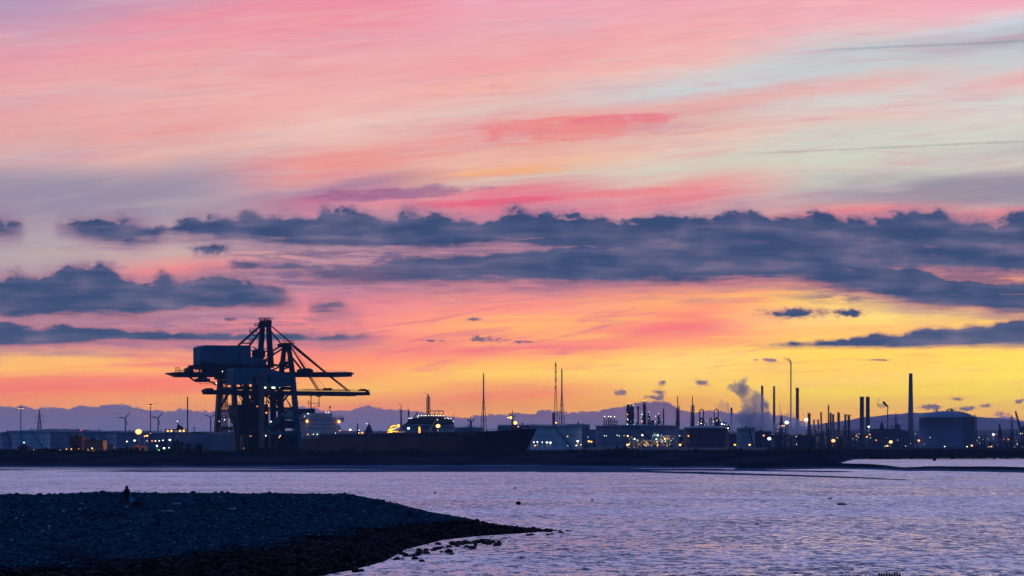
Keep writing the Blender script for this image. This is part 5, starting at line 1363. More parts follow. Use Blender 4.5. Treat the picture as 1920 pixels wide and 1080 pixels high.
# tall towers wrapped in lit platforms
def lit_tower(px, ytop, w, Y, label, lamps, top='flat', taper=1.0, group=None, m='chimney_dark', steps=7):
    h = zz(ytop, Y) - GZ; r = ww(w, Y) / 2; t = thing('process_tower', label, 'tower', (xx(px, Y), Y, GZ), 0, group)
    rr = r * .62
    mb = MB(); mb.lathe([(rr, 0), (rr, h * .55), (rr * taper, h * .93), (rr * taper * .8, h * .97), (rr * taper * .35, h)], 20); mb.build('vessel', m, t)
    mb = MB(); rnd = random.Random(int(px))
    for i in range(steps):
        z = h * (.22 + .72 * i / steps); k = r * (1 - (1 - taper) * (i / steps)); a0 = rnd.uniform(0, 6.28)
        mb.lathe([(k, 0), (k, .3)], 12, (0, 0, z)); mb.lathe([(k, 0), (k, .12)], 12, (0, 0, z + 1.2), cap=False)
        for q in range(6):
            a = a0 + q * 1.05; mb.bar((k * math.cos(a), k * math.sin(a), z), (k * math.cos(a), k * math.sin(a), z + h * .72 / steps), .22)
        if rnd.random() < .7: a = rnd.uniform(-2.6, -.5); mb.box((k * math.cos(a) - .8, k * math.sin(a) - .6, z), (k * math.cos(a) + .8, k * math.sin(a) + .6, z + 2.2))
    mb.tube([(rr * 1.15, -.6, 0), (rr * 1.15, -.6, h * .9), (rr * .6, -.3, h * .98)], .35, 6); mb.tube([(-rr * 1.1, -.8, 0), (-rr * 1.1, -.8, h * .7)], .3, 6)
    mb.build('platforms', 'dark_steel', t)
    for lx, ly, m_, q in lamps:
        p = at(lx, ly, Y); bulb_part(t, (p.x - xx(px, Y), -r * 1.05 - .3, p.z - GZ), q, m_)
    return t
W_, C_, Wm, O_ = 'lit_white', 'lit_cool', 'lit_warm', 'lit_orange'
lit_tower(1178, 757, 9, 2650, 'left half of the tall pair of dark square-topped towers behind the wide grey tank', [(1179, 756.5, W_, .6), (1176, 777, Wm, .7), (1176.5, 786.5, C_, .8), (1176, 795.5, C_, .7), (1175, 783, Wm, .4), (1182.5, 790, C_, .3)], m='dark_steel')
lit_tower(1185, 758.5, 9, 2665, 'right half of the tall pair of dark square-topped towers behind the wide grey tank', [(1187, 760.5, W_, .6), (1189, 788, C_, .45), (1188.5, 795.5, W_, .5), (1189, 771, C_, .4)], m='dark_steel')
lit_tower(1208, 751.5, 9, 2660, 'tall dark bullet-topped tower right of the square-topped pair', [(1208.5, 751.5, W_, .55), (1203.5, 777, C_, .7), (1202, 782, C_, .5), (1203.5, 790, Wm, .8), (1209, 756, C_, .35), (1204, 772, C_, .35)], taper=.72, m='dark_steel')
lit_tower(1216.5, 772, 6, 2670, 'lower lit tower leaning close to the bullet-topped tower', [(1216.8, 773, W_, .5), (1217.5, 778, C_, .5), (1216, 785, C_, .4), (1218.7, 790, Wm, .4)])
lit_tower(1235, 775, 13, 2650, 'squat cone-topped tower dotted with lights right of the bullet-topped tower', [(1234.5, 776, W_, .6), (1228.7, 780.5, W_, .55), (1240.5, 787, C_, .5), (1227.8, 790, W_, .5), (1231, 795.5, C_, .6), (1232.5, 788, C_, .4), (1238, 781, C_, .35), (1236, 795.5, C_, .35)], taper=.35, m='steel')
lit_tower(1270.7, 760, 6.5, 2700, 'slim braced tower with a thin rod on top, left of the dark tank', [], taper=.6)
lit_tower(1298.5, 757, 7.5, 2700, 'braced tower with a thin rod on top directly behind the dark tank', [(1295, 800, C_, .35)], taper=.6)
for px, lab in ((1270.7, 'left'), (1298.3, 'right')):
    pass
lit_tower(1315, 783, 15, 2640, 'wide lit platform tower under the left tall U pipe', [(1314.5, 788, Wm, .5), (1314, 794, W_, .7), (1309, 791.5, C_, .55), (1319, 794.5, W_, .6), (1308, 795.5, W_, .5), (1321, 796.5, C_, .45), (1311, 786, C_, .3), (1323.5, 789, C_, .3)], m='steel')
lit_tower(1344.5, 782, 14, 2640, 'wide lit platform tower under the right tall U pipe', [(1337.5, 790.5, W_, .7), (1344, 787.5, Wm, .6), (1343.5, 789.3, W_, .45), (1338, 796, C_, .5), (1350, 788, C_, .4), (1348, 784, C_, .3)], m='steel')
lit_tower(1358, 791, 13, 2500, 'low lit structure stepping down at the right edge of the dark tank', [(1353, 795, W_, .9), (1357.5, 796, C_, .7), (1352.5, 800.5, W_, .65), (1364.5, 803, W_, .8), (1362.5, 797, C_, .45), (1361, 801, C_, .4)], m='steel')
lit_tower(1365, 796, 7, 2510, 'narrow lit structure ending the group right of the dark tank', [(1365, 816, W_, .6), (1366, 808, C_, .35), (1363, 811, C_, .35)], m='steel')

def rod(px, ytop, ybase, w, Y, label, side=True):
    h = zz(ytop, Y) - GZ; t = thing('vent_stack', label, 'stack', (xx(px, Y), Y, GZ)); r = ww(w, Y) / 2
    mb = MB(); mb.lathe([(r * 1.5, 0), (r, h * .6), (r, h)], 12); mb.build('shaft', 'chimney_dark', t)
    mb = MB(); lattice(mb, (0, 0, zz(800, Y) - GZ), (0, 0, zz(770, Y) - GZ), ww(6.4, Y), ww(2.4, Y), 7, .35)
    for s in (-1, 1): mb.bar((s * ww(3.6, Y), 0, zz(800, Y) - GZ), (s * ww(3.6, Y), 0, zz(759, Y) - GZ), .35)
    mb.build('guide_frame', 'chimney_dark', t)
rod(1270.7, 743.5, 800, 1.8, 2690, 'thin rod-like vent stack rising from the slim braced tower left of the dark tank')
rod(1298.3, 743, 800, 1.8, 2690, 'thin rod-like vent stack rising from the braced tower behind the dark tank')

def vent_cluster():
    Y = 2600; t = thing('vent_cluster', 'cluster of six short light-topped vent stacks above the left of the wide grey tank', 'stacks', (xx(1142, Y), Y, GZ)); x0 = xx(1142, Y)
    for i, (px, py) in enumerate(((1133, 782), (1137, 785), (1141, 782), (1145, 781), (1148.5, 785), (1152, 782))):
        h = zz(py, Y) - GZ; mb = MB(); mb.lathe([(ww(1.1, Y), 0), (ww(.9, Y), h)], 10, (xx(px, Y) - x0, 0, 0)); mb.build('stack', 'chimney_dark', t)
    for px, py in ((1133.5, 781), (1141, 781), (1145, 781), (1152, 781.5)): bulb_part(t, (xx(px, Y) - x0, -1.6, zz(py, Y) - GZ), .65, W_)
    mb = MB(); mb.bar((xx(1131, Y) - x0, 0, zz(790, Y) - GZ), (xx(1154, Y) - x0, 0, zz(790, Y) - GZ), .5); mb.bar((xx(1131, Y) - x0, 0, zz(796, Y) - GZ), (xx(1154, Y) - x0, 0, zz(796, Y) - GZ), .5); mb.bar((xx(1142.3, Y) - x0, 0, 20), (xx(1142.3, Y) - x0, 0, zz(776, Y) - GZ), .4)
    mb.build('frame', 'dark_steel', t)
    t = thing('pump_head', 'small T-shaped pipe head right of the six-stack cluster', 'pipe', (xx(1156, Y), Y, GZ)); mb = MB(); h = zz(790, Y) - GZ; mb.bar((0, 0, 0), (0, 0, h), .8); mb.bar((-1.6, 0, h - .5), (1.8, 0, h + .3), .9); mb.bar((-1.5, 0, h - 5), (0, 0, h - 2), .5); mb.build('pipe', 'chimney_dark', t)
    t = thing('slim_column', 'slim pale column with a cap between the square-topped pair and the bullet-topped tower', 'column', (xx(1196.5, Y), Y, GZ)); h = zz(764, Y) - GZ
    mb = MB(); mb.lathe([(1.0, 0), (.8, h * .95), (1.3, h * .95), (1.3, h)], 12); mb.build('shaft', 'grey_steel', t); mb = MB(); mb.box((-1.4, -1, h), (1.2, 1, h + 1.4)); mb.build('cap', 'dark_steel', t)
    Y = 2620; t = thing('equipment_house', 'small dark flat-roofed block between the bullet-topped tower and the cone-topped tower', 'building', (xx(1223, Y), Y, GZ)); h = zz(789, Y) - GZ
    mb = MB(); mb.box((-2.2, -3, 0), (2.2, 3, h)); mb.box((-2.8, -3.4, h), (6, 3.4, h + .5)); mb.build('wall', 'dark_steel', t)
    mb = MB(); 
    for k in range(3): mb.box((-1.2 + k * .9, -3.06, h - 3), (-.7 + k * .9, -3, h - 1.6))
    mb.build('windows', 'tank_pale', t)
vent_cluster()

# ---- guyed lattice masts
def mast(px, ytop, Y, wtop, wbase, m, label, n=22, red=False, split=.62, core=True):
    h = zz(ytop, Y) - GZ; t = thing('lattice_mast', label, 'mast', (xx(px, Y), Y, GZ)); wb = ww(wbase, Y); wt_ = ww(wtop, Y); zk = h * (1 - split)
    mb = MB(); lattice(mb, (0, 0, 0), (0, 0, h * .70), wb, wt_ * 1.2, 9, .30); mb.build('braced_frame', m, t)
    mb = MB(); lattice(mb, (0, 0, h * .70), (0, 0, h), wt_ * 1.2, wt_, 10, .26)
    if core: mb.bar((0, 0, 0), (0, 0, h), .95)
    mb.build('shaft', 'dark_steel' if not red else m, t)
    mb = MB()
    for i in range(9):
        z = h * (.5 + .055 * i); mb.box((-wt_ * .75, -.5, z), (wt_ * .75, .5, z + .25))
    for f in ((.93, .97, .86) if not red else (.96, .88, .79, .70)): mb.box((-wt_ * .6, -wt_ * .6, h * f), (wt_ * .6, wt_ * .6, h * f + (1.3 if not red else 2.2)))
    mb.bar((0, 0, h), (0, 0, h + 3), .25); mb.build('platforms', 'dark_steel', t)
    return t
mast(906.7, 702, 2300, 1.6, 18, 'chimney_dark', 'lattice mast with a solid dark core standing behind the middle of the ship')
mast(1042, 680, 2450, 2.2, 11, 'red_paint', 'tallest lattice mast in red and white bands', red=True, core=False)
mast(1053.5, 692, 2400, 1.6, 18, 'chimney_dark', 'lattice mast with a solid dark core just right of the red and white one')

# ---- scaffolded flare tower behind the ship
def scaffold_tower():
    Y = 2350; x = xx(803, Y); t = thing('scaffold_tower', 'red scaffolded flare tower with a slanting tip above the scaffolded domed tank', 'tower', (x, Y, GZ)); h = zz(745, Y) - GZ
    mb = MB(); lattice(mb, (0, 0, 15), (0, 0, h), ww(7, Y), ww(6.4, Y), 10, .38); 
    mb.build('scaffold', 'rust', t)
    mb = MB(); mb.lathe([(.7, 10), (.7, h), (.9, h), (.9, h + 2.6)], 10); mb.build('flare_pipe', 'chimney_dark', t)
    mb = MB(); mb.bar((0, 0, h + 2.6), (xx(793, Y) - x, 0, zz(735.5, Y) - GZ), .5, .25); mb.build('tip', 'chimney_dark', t)
scaffold_tower()
def bent_tip():
    Y = 2400; t = [o for o in bpy.data.objects if o.get('label', '').startswith('slim stack with a bent')][0]; h = zz(768, Y) - GZ
    mb = MB(); mb.tube([(0, 0, h), (0, 0, zz(760, Y) - GZ), (xx(750, Y) - xx(752, Y), 0, zz(758, Y) - GZ), (xx(748, Y) - xx(752, Y), 0, zz(756.5, Y) - GZ)], .35); mb.build('flare_tip', 'chimney_dark', t)
bent_tip()

# ---- tall flare stack with guys
def flare():
    Y = 3000; x = xx(1482.8, Y); h = zz(677, Y) - GZ; t = thing('flare_stack', 'very tall thin guyed flare stack trailing smoke to the left', 'flare stack', (x, Y, GZ))
    mb = MB(); mb.lathe([(ww(1.2, Y), 0), (ww(1.05, Y), h * .5), (ww(.95, Y), h)], 12); mb.lathe([(ww(1.3, Y), 0), (ww(1.3, Y), 2)], 12, (0, 0, h - 2)); mb.build('shaft', 'chimney_dark', t)
    mb = MB(); mb.tube([(0, 0, h - .3), (-1.6, 0, h + 1.2), (-3.2, 0, h + 1.6)], .5); mb.build('tip', 'dark_steel', t)
    mb = MB()
    for i in range(22): z = h * (.25 + .034 * i); mb.box((-ww(1.6, Y), -.4, z), (ww(1.6, Y), .4, z + .3))
    mb.bar((ww(1.5, Y), 0, 0), (ww(1.3, Y), 0, h * .98), .18); mb.build('ladder', 'dark_steel', t)
    for a in (R(-150), R(-30), R(90)):
        mb = MB(); mb.tube([(0, 0, h * .9), (38 * math.cos(a) * .75, 38 * math.sin(a), 0)], .05, 4); mb.build('guy_wire', 'dark_steel', t)
    Y = 3050; x = xx(1664.3, Y); h = zz(763, Y) - GZ; t = thing('flare_stack', 'short flare stack right of the broad twin stacks with a slanted dark cap', 'flare stack', (x, Y, GZ))
    mb = MB(); mb.lathe([(1.0, 0), (.55, h * .9), (.5, h)], 10); mb.bar((0, 0, 0), (0, 0, h * .35), 2.2, 1.2); mb.build('shaft', 'chimney_dark', t)
    mb = MB(); mb.prism([(.6, -1.2, h - 1), (.9, -1.2, h + .8), (-4.6, -1.2, h + 7.5), (-6.6, -1.2, h + 6.5), (-5.4, -1.2, h + 3.5)], (0, 2.4, 0)); mb.build('cap', 'dark_steel', t)
flare()

# ---- pylons
def pylon(px, ytop, ybase, wb, Y, label, arms, group='electricity pylons'):
    b = zz(ybase, Y); h = zz(ytop, Y) - GZ; t = thing('electricity_pylon', label, 'pylon', (xx(px, Y), Y, GZ), 0, group)
    mb = MB(); W = ww(wb, Y); k = h * .72; lattice(mb, (0, 0, 0), (0, 0, k), W, W * .3, 6, .55); lattice(mb, (0, 0, k), (0, 0, h), W * .3, W * .06, 5, .4); mb.build('tower', 'steel', t)
    mb = MB()
    for ya, wa_ in arms:
        z = zz(ya, Y) - GZ; a = ww(wa_, Y) / 2
        for s in (-1, 1): mb.bar((0, 0, z), (s * a, 0, z), .5); mb.bar((0, 0, z + h * .07), (s * a, 0, z), .4); mb.bar((s * a, 0, z), (s * a, 0, z - h * .045), .35)
    mb.build('cross_arms', 'steel', t)
pylon(74, 769, 808, 13, 3900, 'broad pylon with wide cross arms behind the left tank farm', ((781, 12), (791.5, 17)))
pylon(1680, 774, 812, 8, 4200, 'pylon with one long cross arm left of the tallest concrete chimney', ((786.5, 10), (791, 7)))
pylon(1672, 794, 812, 5, 5200, 'faint short pylon left of the pylon with the long cross arm', ((800, 5),))
pylon(1897, 778, 812, 8, 4100, 'pylon at the far right beside the slanting crane jib', ((785, 9), (790, 11)))
pylon(364, 797, 812, 4, 5200, 'tiny faint pylon right of the thin dark chimney by the warehouse', ((803, 5),))

# ---- wind turbines
def turbine(px, py, Y, bl, a0, label):
    h = zz(py, Y) - GZ; t = thing('wind_turbine', label, 'wind turbine', (xx(px, Y), Y, GZ), R(random.uniform(-8, 8)), 'wind turbines on the skyline')
    mb = MB(); mb.lathe([(2.6, 0), (1.5, h)], 14); mb.build('tower', 'steel', t)
    mb = MB(); mb.box((-1.8, -3, h - 1.8), (1.8, 7, h + 1.8)); mb.build('nacelle', 'steel', t)
    hub = MB(); hub.ball((0, -4.2, h), 1.9, 10); hub.build('hub', 'steel', t)
    L = ww(bl, Y)
    for k in range(3):
        a = R(a0 + 120 * k); d = Vector((math.sin(a), 0, math.cos(a))); q = Vector((0, -4.6, h)); s = Vector((math.cos(a), 0, -math.sin(a)))
        mb = MB(); vs = []
        for f, w in ((.02, 1.0), (.12, 2.2), (.25, 2.9), (.6, 1.9), (1, .4)):
            c = q + d * L * f; vs += [c - s * w * .4 + Vector((0, .25, 0)), c + s * w * .8, c - s * w * .4 - Vector((0, .25, 0))]
        fs = []
        for i in range(4):
            for j in range(3): fs.append((i * 3 + j, i * 3 + (j + 1) % 3, i * 3 + 3 + (j + 1) % 3, i * 3 + 3 + j))
        fs += [(0, 1, 2), (12, 13, 14)]
        mb.add(vs, fs); mb.build('blade', 'steel', t)
turbine(235, 784.5, 6800, 16.5, 38, 'wind turbine left of the tall lit mast')
turbine(296.3, 783.8, 6900, 16.5, 42, 'wind turbine just right of the tall lit mast')
turbine(395, 782.5, 6700, 16, 52, 'wind turbine just left of the crane legs')
turbine(433, 785, 7300, 12, 60, 'faint wind turbine seen between the crane legs')

# ---- high light masts
def high_mast(px, ytop, Y, label, lamp, lit):
    h = zz(ytop, Y) - GZ; t = thing('light_mast', label, 'light mast', (xx(px, Y), Y, GZ), 0, 'tall light masts')
    mb = MB(); mb.lathe([(.42, 0), (.34, h * .7), (.28, h)], 12); mb.build('mast', 'yellow_paint' if lit else 'grey_steel', t)
    mb = MB(); mb.lathe([(1.5, 0), (1.5, .35), (.4, .8)], 14, (0, 0, h)); 
    for k in range(8): a = k * math.pi / 4; mb.box((1.9 * math.cos(a) - .4, 1.9 * math.sin(a) - .4, h - .1), (1.9 * math.cos(a) + .4, 1.9 * math.sin(a) + .4, h + .25))
    mb.build('head_ring', 'dark_steel', t)
    for k in range(8):
        a = k * math.pi / 4; bulb_part(t, (2.0 * math.cos(a), 2.0 * math.sin(a), h - .3), .34, lamp)
high_mast(39, 765, 1750, 'tall light mast at the far left in front of the widest blue tank', 'lit_warm', False)
high_mast(282.3, 759.5, 1750, 'tall light mast with a bright yellow-lit head between two wind turbines', 'lit_warm', False)

# ------------------------------------------------------------------ buildings
def shed(x0, x1, ytop, ybase, Y, m, label, roofm='steel', depth=25, door=True, win=0, wm='dark_steel', name='building', cat='building', pitch=0.0):
    a = xx(x0, Y); b = xx(x1, Y); h = zz(ytop, Y) - GZ; cx = (a + b) / 2; w = (b - a) / 2
    t = thing(name, label, cat, (cx, Y + depth / 2, GZ)); d = depth / 2
    mb = MB()
    if pitch: mb.prism([(-w, -d, 0), (w, -d, 0), (w, -d, h), (0, -d, h + pitch), (-w, -d, h)], (0, depth, 0))
    else: mb.box((-w, -d, 0), (w, d, h))
    mb.build('wall', m, t)
    mb = MB()
    if pitch:
        mb.prism([(-w - .3, -d - .3, h), (0, -d - .3, h + pitch), (0, -d - .3, h + pitch + .3), (-w - .3, -d - .3, h + .3)], (0, depth + .6, 0)); mb.prism([(w + .3, -d - .3, h), (0, -d - .3, h + pitch), (0, -d - .3, h + pitch + .3), (w + .3, -d - .3, h + .3)], (0, depth + .6, 0))
    else: mb.box((-w - .3, -d - .3, h), (w + .3, d + .3, h + .4)); mb.box((-w * .3, -d * .3, h + .4), (w * .1, d * .3, h + 1.6))
    mb.build('roof', roofm, t)
    if door:
        mb = MB(); mb.box((-w * .5, -d - .08, 0), (-w * .5 + 4, -d - .01, 4.2)); mb.build('door', 'dark_steel', t)
    for k in range(win):
        x = -w + (k + .7) * 2 * w / (win + .4); mb = MB(); mb.box((x - .6, -d - .06, h * .55), (x + .6, -d - .01, h * .55 + 1.2)); mb.build('window', wm, t)
    return t
def warehouse():
    # seen corner-on: long dark side to the left, paler blue end to the right
    Y = 1330; t = thing('warehouse', 'big plain two-toned blue warehouse left of the crane legs', 'warehouse', (xx(397, Y), Y, GZ)); h = zz(812.6, Y) - GZ
    A = Vector((0, 0, 0)); B = Vector((xx(337.5, Y + 14) - xx(397, Y), 14, 0)); Cc = Vector((xx(436.5, Y + 22) - xx(397, Y), 22, 0)); D = B + Cc
    mb = MB(); mb.add([B, A, B + Vector((0, 0, h)), A + Vector((0, 0, h)), D, D + Vector((0, 0, h))], [(0, 1, 3, 2), (4, 0, 2, 5)]); mb.build('side_wall', 'tank_grey', t)
    mb = MB(); mb.add([A, Cc, A + Vector((0, 0, h)), Cc + Vector((0, 0, h)), D, D + Vector((0, 0, h))], [(0, 1, 3, 2), (1, 4, 5, 3)]); mb.build('end_wall', 'crane_house', t)
    mb = MB(); u = Vector((0, 0, h)); m_ = (A + D) / 2 + Vector((0, 0, h + 1.6)); 
    mb.add([A + u, Cc + u, D + u, B + u, (A + B) / 2 + u + Vector((0, 0, 1.0)), (Cc + D) / 2 + u + Vector((0, 0, 1.0))], [(0, 1, 5, 4), (4, 5, 2, 3), (0, 4, 3), (1, 2, 5)]); mb.build('roof', 'steel', t)
    mb = MB(); n_ = B.normalized(); 
    for k in range(2):
        p = B * (.3 + .35 * k) - Vector((0, .12, 0)); mb.add([p, p + n_ * 4.5, p + n_ * 4.5 + Vector((0, 0, 5)), p + Vector((0, 0, 5))], [(0, 1, 2, 3)])
    mb.build('doors', 'dark_steel', t)
warehouse()
shed(323, 338, 829, 842, 1320, 'dark_steel', 'low dark lean-to at the left end of the blue warehouse', depth=12)
shed(130, 154, 818.5, 842, 1500, 'brick', 'square brown building left of the striped shed', 'dark_steel', 16, True, 3)
def striped():
    t = shed(157, 193, 826.5, 842, 1480, 'striped_cladding', 'long low shed with lit orange-red striped cladding', 'rust', 14, False)
    h = zz(826.5, 1480) - GZ; w = ww(18, 1480); mb = MB()
    for k in range(4): mb.box((-w + .1, -7.08, h * (.15 + k * .22)), (w - .1, -7.01, h * (.15 + k * .22) + .45))
    mb.build('cladding_bands', 'brick', t)
striped()
shed(33, 54, 838, 843, 1500, 'brick', 'low reddish hut at the foot of the left light mast', 'rust', 8, True, 0)
shed(203, 212, 836.5, 842, 1480, 'striped_cladding', 'tiny lit hut right of the striped shed', 'rust', 5, False)
shed(247, 272, 838, 844, 1500, 'brick', 'low rust-coloured block below the bright orange lamp', 'rust', 8, False)
shed(1024 + 64, 1118, 806, 842, 2400, 'tank_grey', 'grey block between the tank with the diagonal stairway and the wide grey tank', depth=30, win=4)
shed(1368, 1383, 816, 842, 2300, 'tank_dark', 'dim block between the dark tank and the small teal-grey tank', depth=20)
shed(1415, 1446, 809, 842, 2450, 'tank_dark', 'dark flat-topped plant building right of the small teal-grey tank', depth=25, win=5)
shed(1492, 1516, 816.5, 842, 2500, 'dark_steel', 'black flat-roofed building left of the thickest refinery column', depth=25)
def power_hall():
    Y = 2900; t = thing('power_hall', 'long dark hall with a low pitched roof left of the tallest concrete chimney', 'building', (xx(1667, Y), Y, GZ)); w = ww(37, Y); h = zz(804.5, Y) - GZ; e = zz(811, Y) - GZ
    mb = MB(); mb.prism([(-w, 0, 0), (w, 0, 0), (w, 0, e), (w * .55, 0, h), (-w * .9, 0, h), (-w, 0, e + 1)], (0, 40, 0)); mb.build('wall', 'tank_dark', t)
    mb = MB(); mb.bar((-w * .9, -.3, h + .1), (w * .55, -.3, h + .1), .5); mb.bar((w * .55, -.3, h + .1), (w, -.3, e), .5); mb.build('roof_edge', 'dark_steel', t)
    a = xx(1680, Y) - xx(1667, Y); b = xx(1689, Y) - xx(1667, Y); z2 = zz(796, Y) - GZ
    mb = MB(); mb.box((a, 5, h + .2), (b, 15, z2)); mb.box((a + 1, 6, z2), (b - 2, 14, z2 + .8)); mb.build('roof_house', 'steel', t)
    a = xx(1655, Y) - xx(1667, Y); mb = MB(); mb.prism([(a - 2.6, 6, h + .2), (a + 2.6, 6, h + .2), (a + 1.2, 6, zz(793, Y) - GZ), (a - .8, 6, zz(792, Y) - GZ)], (0, 4, 0)); mb.bar((a + .4, 8, 30), (a + .4, 8, zz(789, Y) - GZ), .5); mb.build('roof_vent', 'dark_steel', t)
power_hall()

# ---- process blocks: steel frames full of vessels and pipes
def process_block(x0, x1, ytop, Y, label, seed, lamps=(), m='dark_steel', dens=1.0, depth=14, group=None):
    rnd = random.Random(seed); a = xx(x0, Y); b = xx(x1, Y); cx = (a + b) / 2; w = (b - a) / 2; H_ = zz(ytop, Y) - GZ
    t = thing('process_unit', label, 'process unit', (cx, Y, GZ), 0, group)
    mb = MB(); n = max(2, int(2 * w / 7)); fl = max(2, int(H_ / 4.5))
    tops = [fl - (rnd.random() < .45) * rnd.randint(0, max(1, fl // 2)) for _ in range(n)]
    for i in range(n + 1):
        x = -w + 2 * w * i / n; k = max(tops[min(i, n - 1)], tops[max(i - 1, 0)])
        for y in (0, depth): mb.bar((x, y, 0), (x, y, H_ * k / fl), .45)
    for i in range(n):
        x = -w + 2 * w * i / n; x2 = -w + 2 * w * (i + 1) / n
        for k in range(1, tops[i] + 1):
            z = H_ * k / fl
            mb.box((x + .03, 0, z - .3), (x2 - .03, depth, z))
            if rnd.random() < .4: mb.bar((x, 0, z - H_ / fl), (x2, 0, z), .25)
        mb.rail((x, -.1, H_ * tops[i] / fl), (x2, -.1, H_ * tops[i] / fl), 1.3, 4, .14)
    mb.build('steel_frame', m, t)
    mb = MB()
    for i in range(int(n * 2.2 * dens)):
        x = rnd.uniform(-w + 2, w - 2); y = rnd.uniform(1.5, depth - 2); r = rnd.uniform(.6, 1.9); z0 = 0
        h = rnd.uniform(.3, 1.06) * H_
        if rnd.random() < .7: mb.lathe([(r, z0), (r, h), (r * .7, h + r * .5), (.2, h + r * .7)], 12, (x, y, 0))
        else:
            z = H_ / fl * rnd.randint(0, fl - 1) + r + .1; L = rnd.uniform(2, 5); mb.tube([(x - L, y, z), (x + L, y, z)], r, 12)
    mb.build('vessels', 'steel' if rnd.random() < .6 else 'tank_grey', t)
    mb = MB()
    for i in range(int(n * 3 * dens)):
        x = rnd.uniform(-w, w); z = rnd.uniform(1, H_); L = rnd.uniform(4, 16); x2 = max(-w, min(w, x + L)); y = rnd.uniform(-.8, 1)
        mb.tube([(x, y, rnd.uniform(0, z)), (x, y, z), (x2, y, z), (x2, y, rnd.uniform(0, z))], rnd.uniform(.12, .32))
    mb.build('pipes', 'grey_steel', t)
    for i, (px, py, m_, q) in enumerate(lamps):
        p = at(px, py, Y - 2); bulb_part(t, (p.x - cx, -2, p.z - GZ), q, m_)
        if i == 0 and m == 'grey_steel': lamp_light(t, (p.x - cx, -3.5, p.z - GZ), m_, 3500)
    return t
process_block(1181, 1200, 821, 2100, 'lit pipework at the left foot of the wide grey tank', 1, [(1177, 817.5, Wm, .8), (1190, 823, C_, .8), (1195.5, 825.5, C_, .5), (1187, 823.5, Wm, .4), (1198, 833, Wm, .35)], 'grey_steel')
process_block(1203, 1222, 826, 2105, 'lit low rack between the left and middle pipework of the wide grey tank', 2, [(1209, 832.5, Wm, .5), (1204.5, 816, W_, .9), (1214, 833, Wm, .4), (1207, 833, Wm, .35)], 'grey_steel')
process_block(1224, 1241, 815, 2100, 'brightest lit stair frame in front of the wide grey tank', 3, [(1233, 816, C_, .9), (1230.5, 823.5, C_, .7), (1232, 829, Wm, .6), (1233, 834.5, Wm, .75), (1228, 832, Wm, .4), (1227.5, 815.8, C_, .45), (1240, 816, C_, .4)], 'grey_steel')
process_block(1243, 1268, 819, 2110, 'lit pipework at the right foot of the wide grey tank', 4, [(1247, 823, Wm, .95), (1247.5, 827.5, C_, .6), (1251, 836, Wm, .5), (1258, 826.5, C_, .4), (1262, 822.5, C_, .35), (1256, 833, C_, .3), (1245, 834, Wm, .35)], 'grey_steel')
process_block(1445, 1470, 812, 2500, 'dark pipework below the lit derrick platform', 5, [(1457.5, 808, Wm, .45)], dens=1.3)
process_block(1470, 1494, 818, 2480, 'low dark pipework around the red conveyor', 6, [(1493, 818.5, W_, .5), (1493.5, 833, W_, .5), (1478, 832, C_, .25)], dens=1.2)
process_block(1514, 1530, 806, 2560, 'dark frame at the foot of the thickest refinery column', 7, dens=1.4)
process_block(1529, 1548, 808, 2540, 'dark frame at the foot of the two short columns', 8, dens=1.4)
process_block(1546, 1570, 806, 2530, 'dark frame under the pale columns with a big orange lamp', 9, [(1569.5, 821, W_, .45)], dens=1.4)
process_block(1568, 1594, 809, 2550, 'dark frame right of the big orange lamp', 10, dens=1.4)
process_block(1590, 1613, 812, 2500, 'dark frame left of the broad twin stacks', 11, [(1605, 818, W_, .3), (1605.5, 824.5, W_, .35), (1611, 813.5, C_, .4), (1599, 822, W_, .3)], dens=1.2)
process_block(1612, 1636, 818, 2500, 'dark frame at the foot of the broad twin stacks', 12, [(1632.5, 821, C_, .45)], dens=1.0)
process_block(1636, 1662, 822, 2500, 'low dark pipework right of the broad twin stacks', 13, [(1662.5, 821, C_, .25)], dens=1.0)
process_block(1660, 1724, 820, 2600, 'long low dark pipework in front of the power hall', 14, [(1683, 825, C_, .4), (1716.5, 813.5, C_, .4), (1707.5, 831.5, C_, .35), (1733.5, 832.5, C_, .35)], dens=.7)
process_block(1828, 1850, 818, 2600, 'dark pipework right of the huge gas tank', 15, [(1836, 820, C_, .5), (1837, 831, C_, .4), (1843, 823.5, C_, .3), (1832, 826, C_, .3)], dens=1.0)
process_block(1852, 1882, 822, 2600, 'low pipework between the gas tank and the far right cluster', 16, [(1852, 822.5, W_, .4), (1868, 814.5, W_, .35), (1870, 834, C_, .3), (1853, 838, W_, .35)], dens=1.0)
process_block(1884, 1906, 806, 2700, 'tall dark stepped plant at the far right below the slanting jib', 17, [(1905.5, 825.8, Wm, .4), (1907.5, 832.5, W_, .6), (1902, 838.5, W_, .4)], dens=1.8)
process_block(1906, 1934, 790, 2720, 'tallest dark plant cut off by the right edge of the view', 18, [(1913.5, 813, W_, .6), (1917, 812.5, W_, .5), (1918, 845, C_, .4)], dens=2.2)
process_block(1410, 1446, 826, 2300, 'low dark pipework beneath the mint-green lamp', 19, dens=.8)
process_block(1274, 1284, 822, 2200, 'narrow lit pipework between the wide grey tank and the dark tank', 20, [(1280, 829, O_, .35)], dens=2.0)
process_block(1104, 1124, 826, 2200, 'low pipework at the left end of the wide grey tank', 21, [(1118, 819.5, C_, .45), (1102, 819.5, C_, .4)], dens=1.0)
process_block(285, 326, 826, 2000, 'low pale pipework behind the cluster of white lamps on the left', 22, m='grey_steel', dens=1.8)
process_block(1466 - 10, 1478, 795, 2520, 'raised platform with two orange lamps right of the slender tapering chimney', 23, [(1466.5, 798.5, Wm, .8), (1470.5, 798, Wm, .75)], dens=1.6)

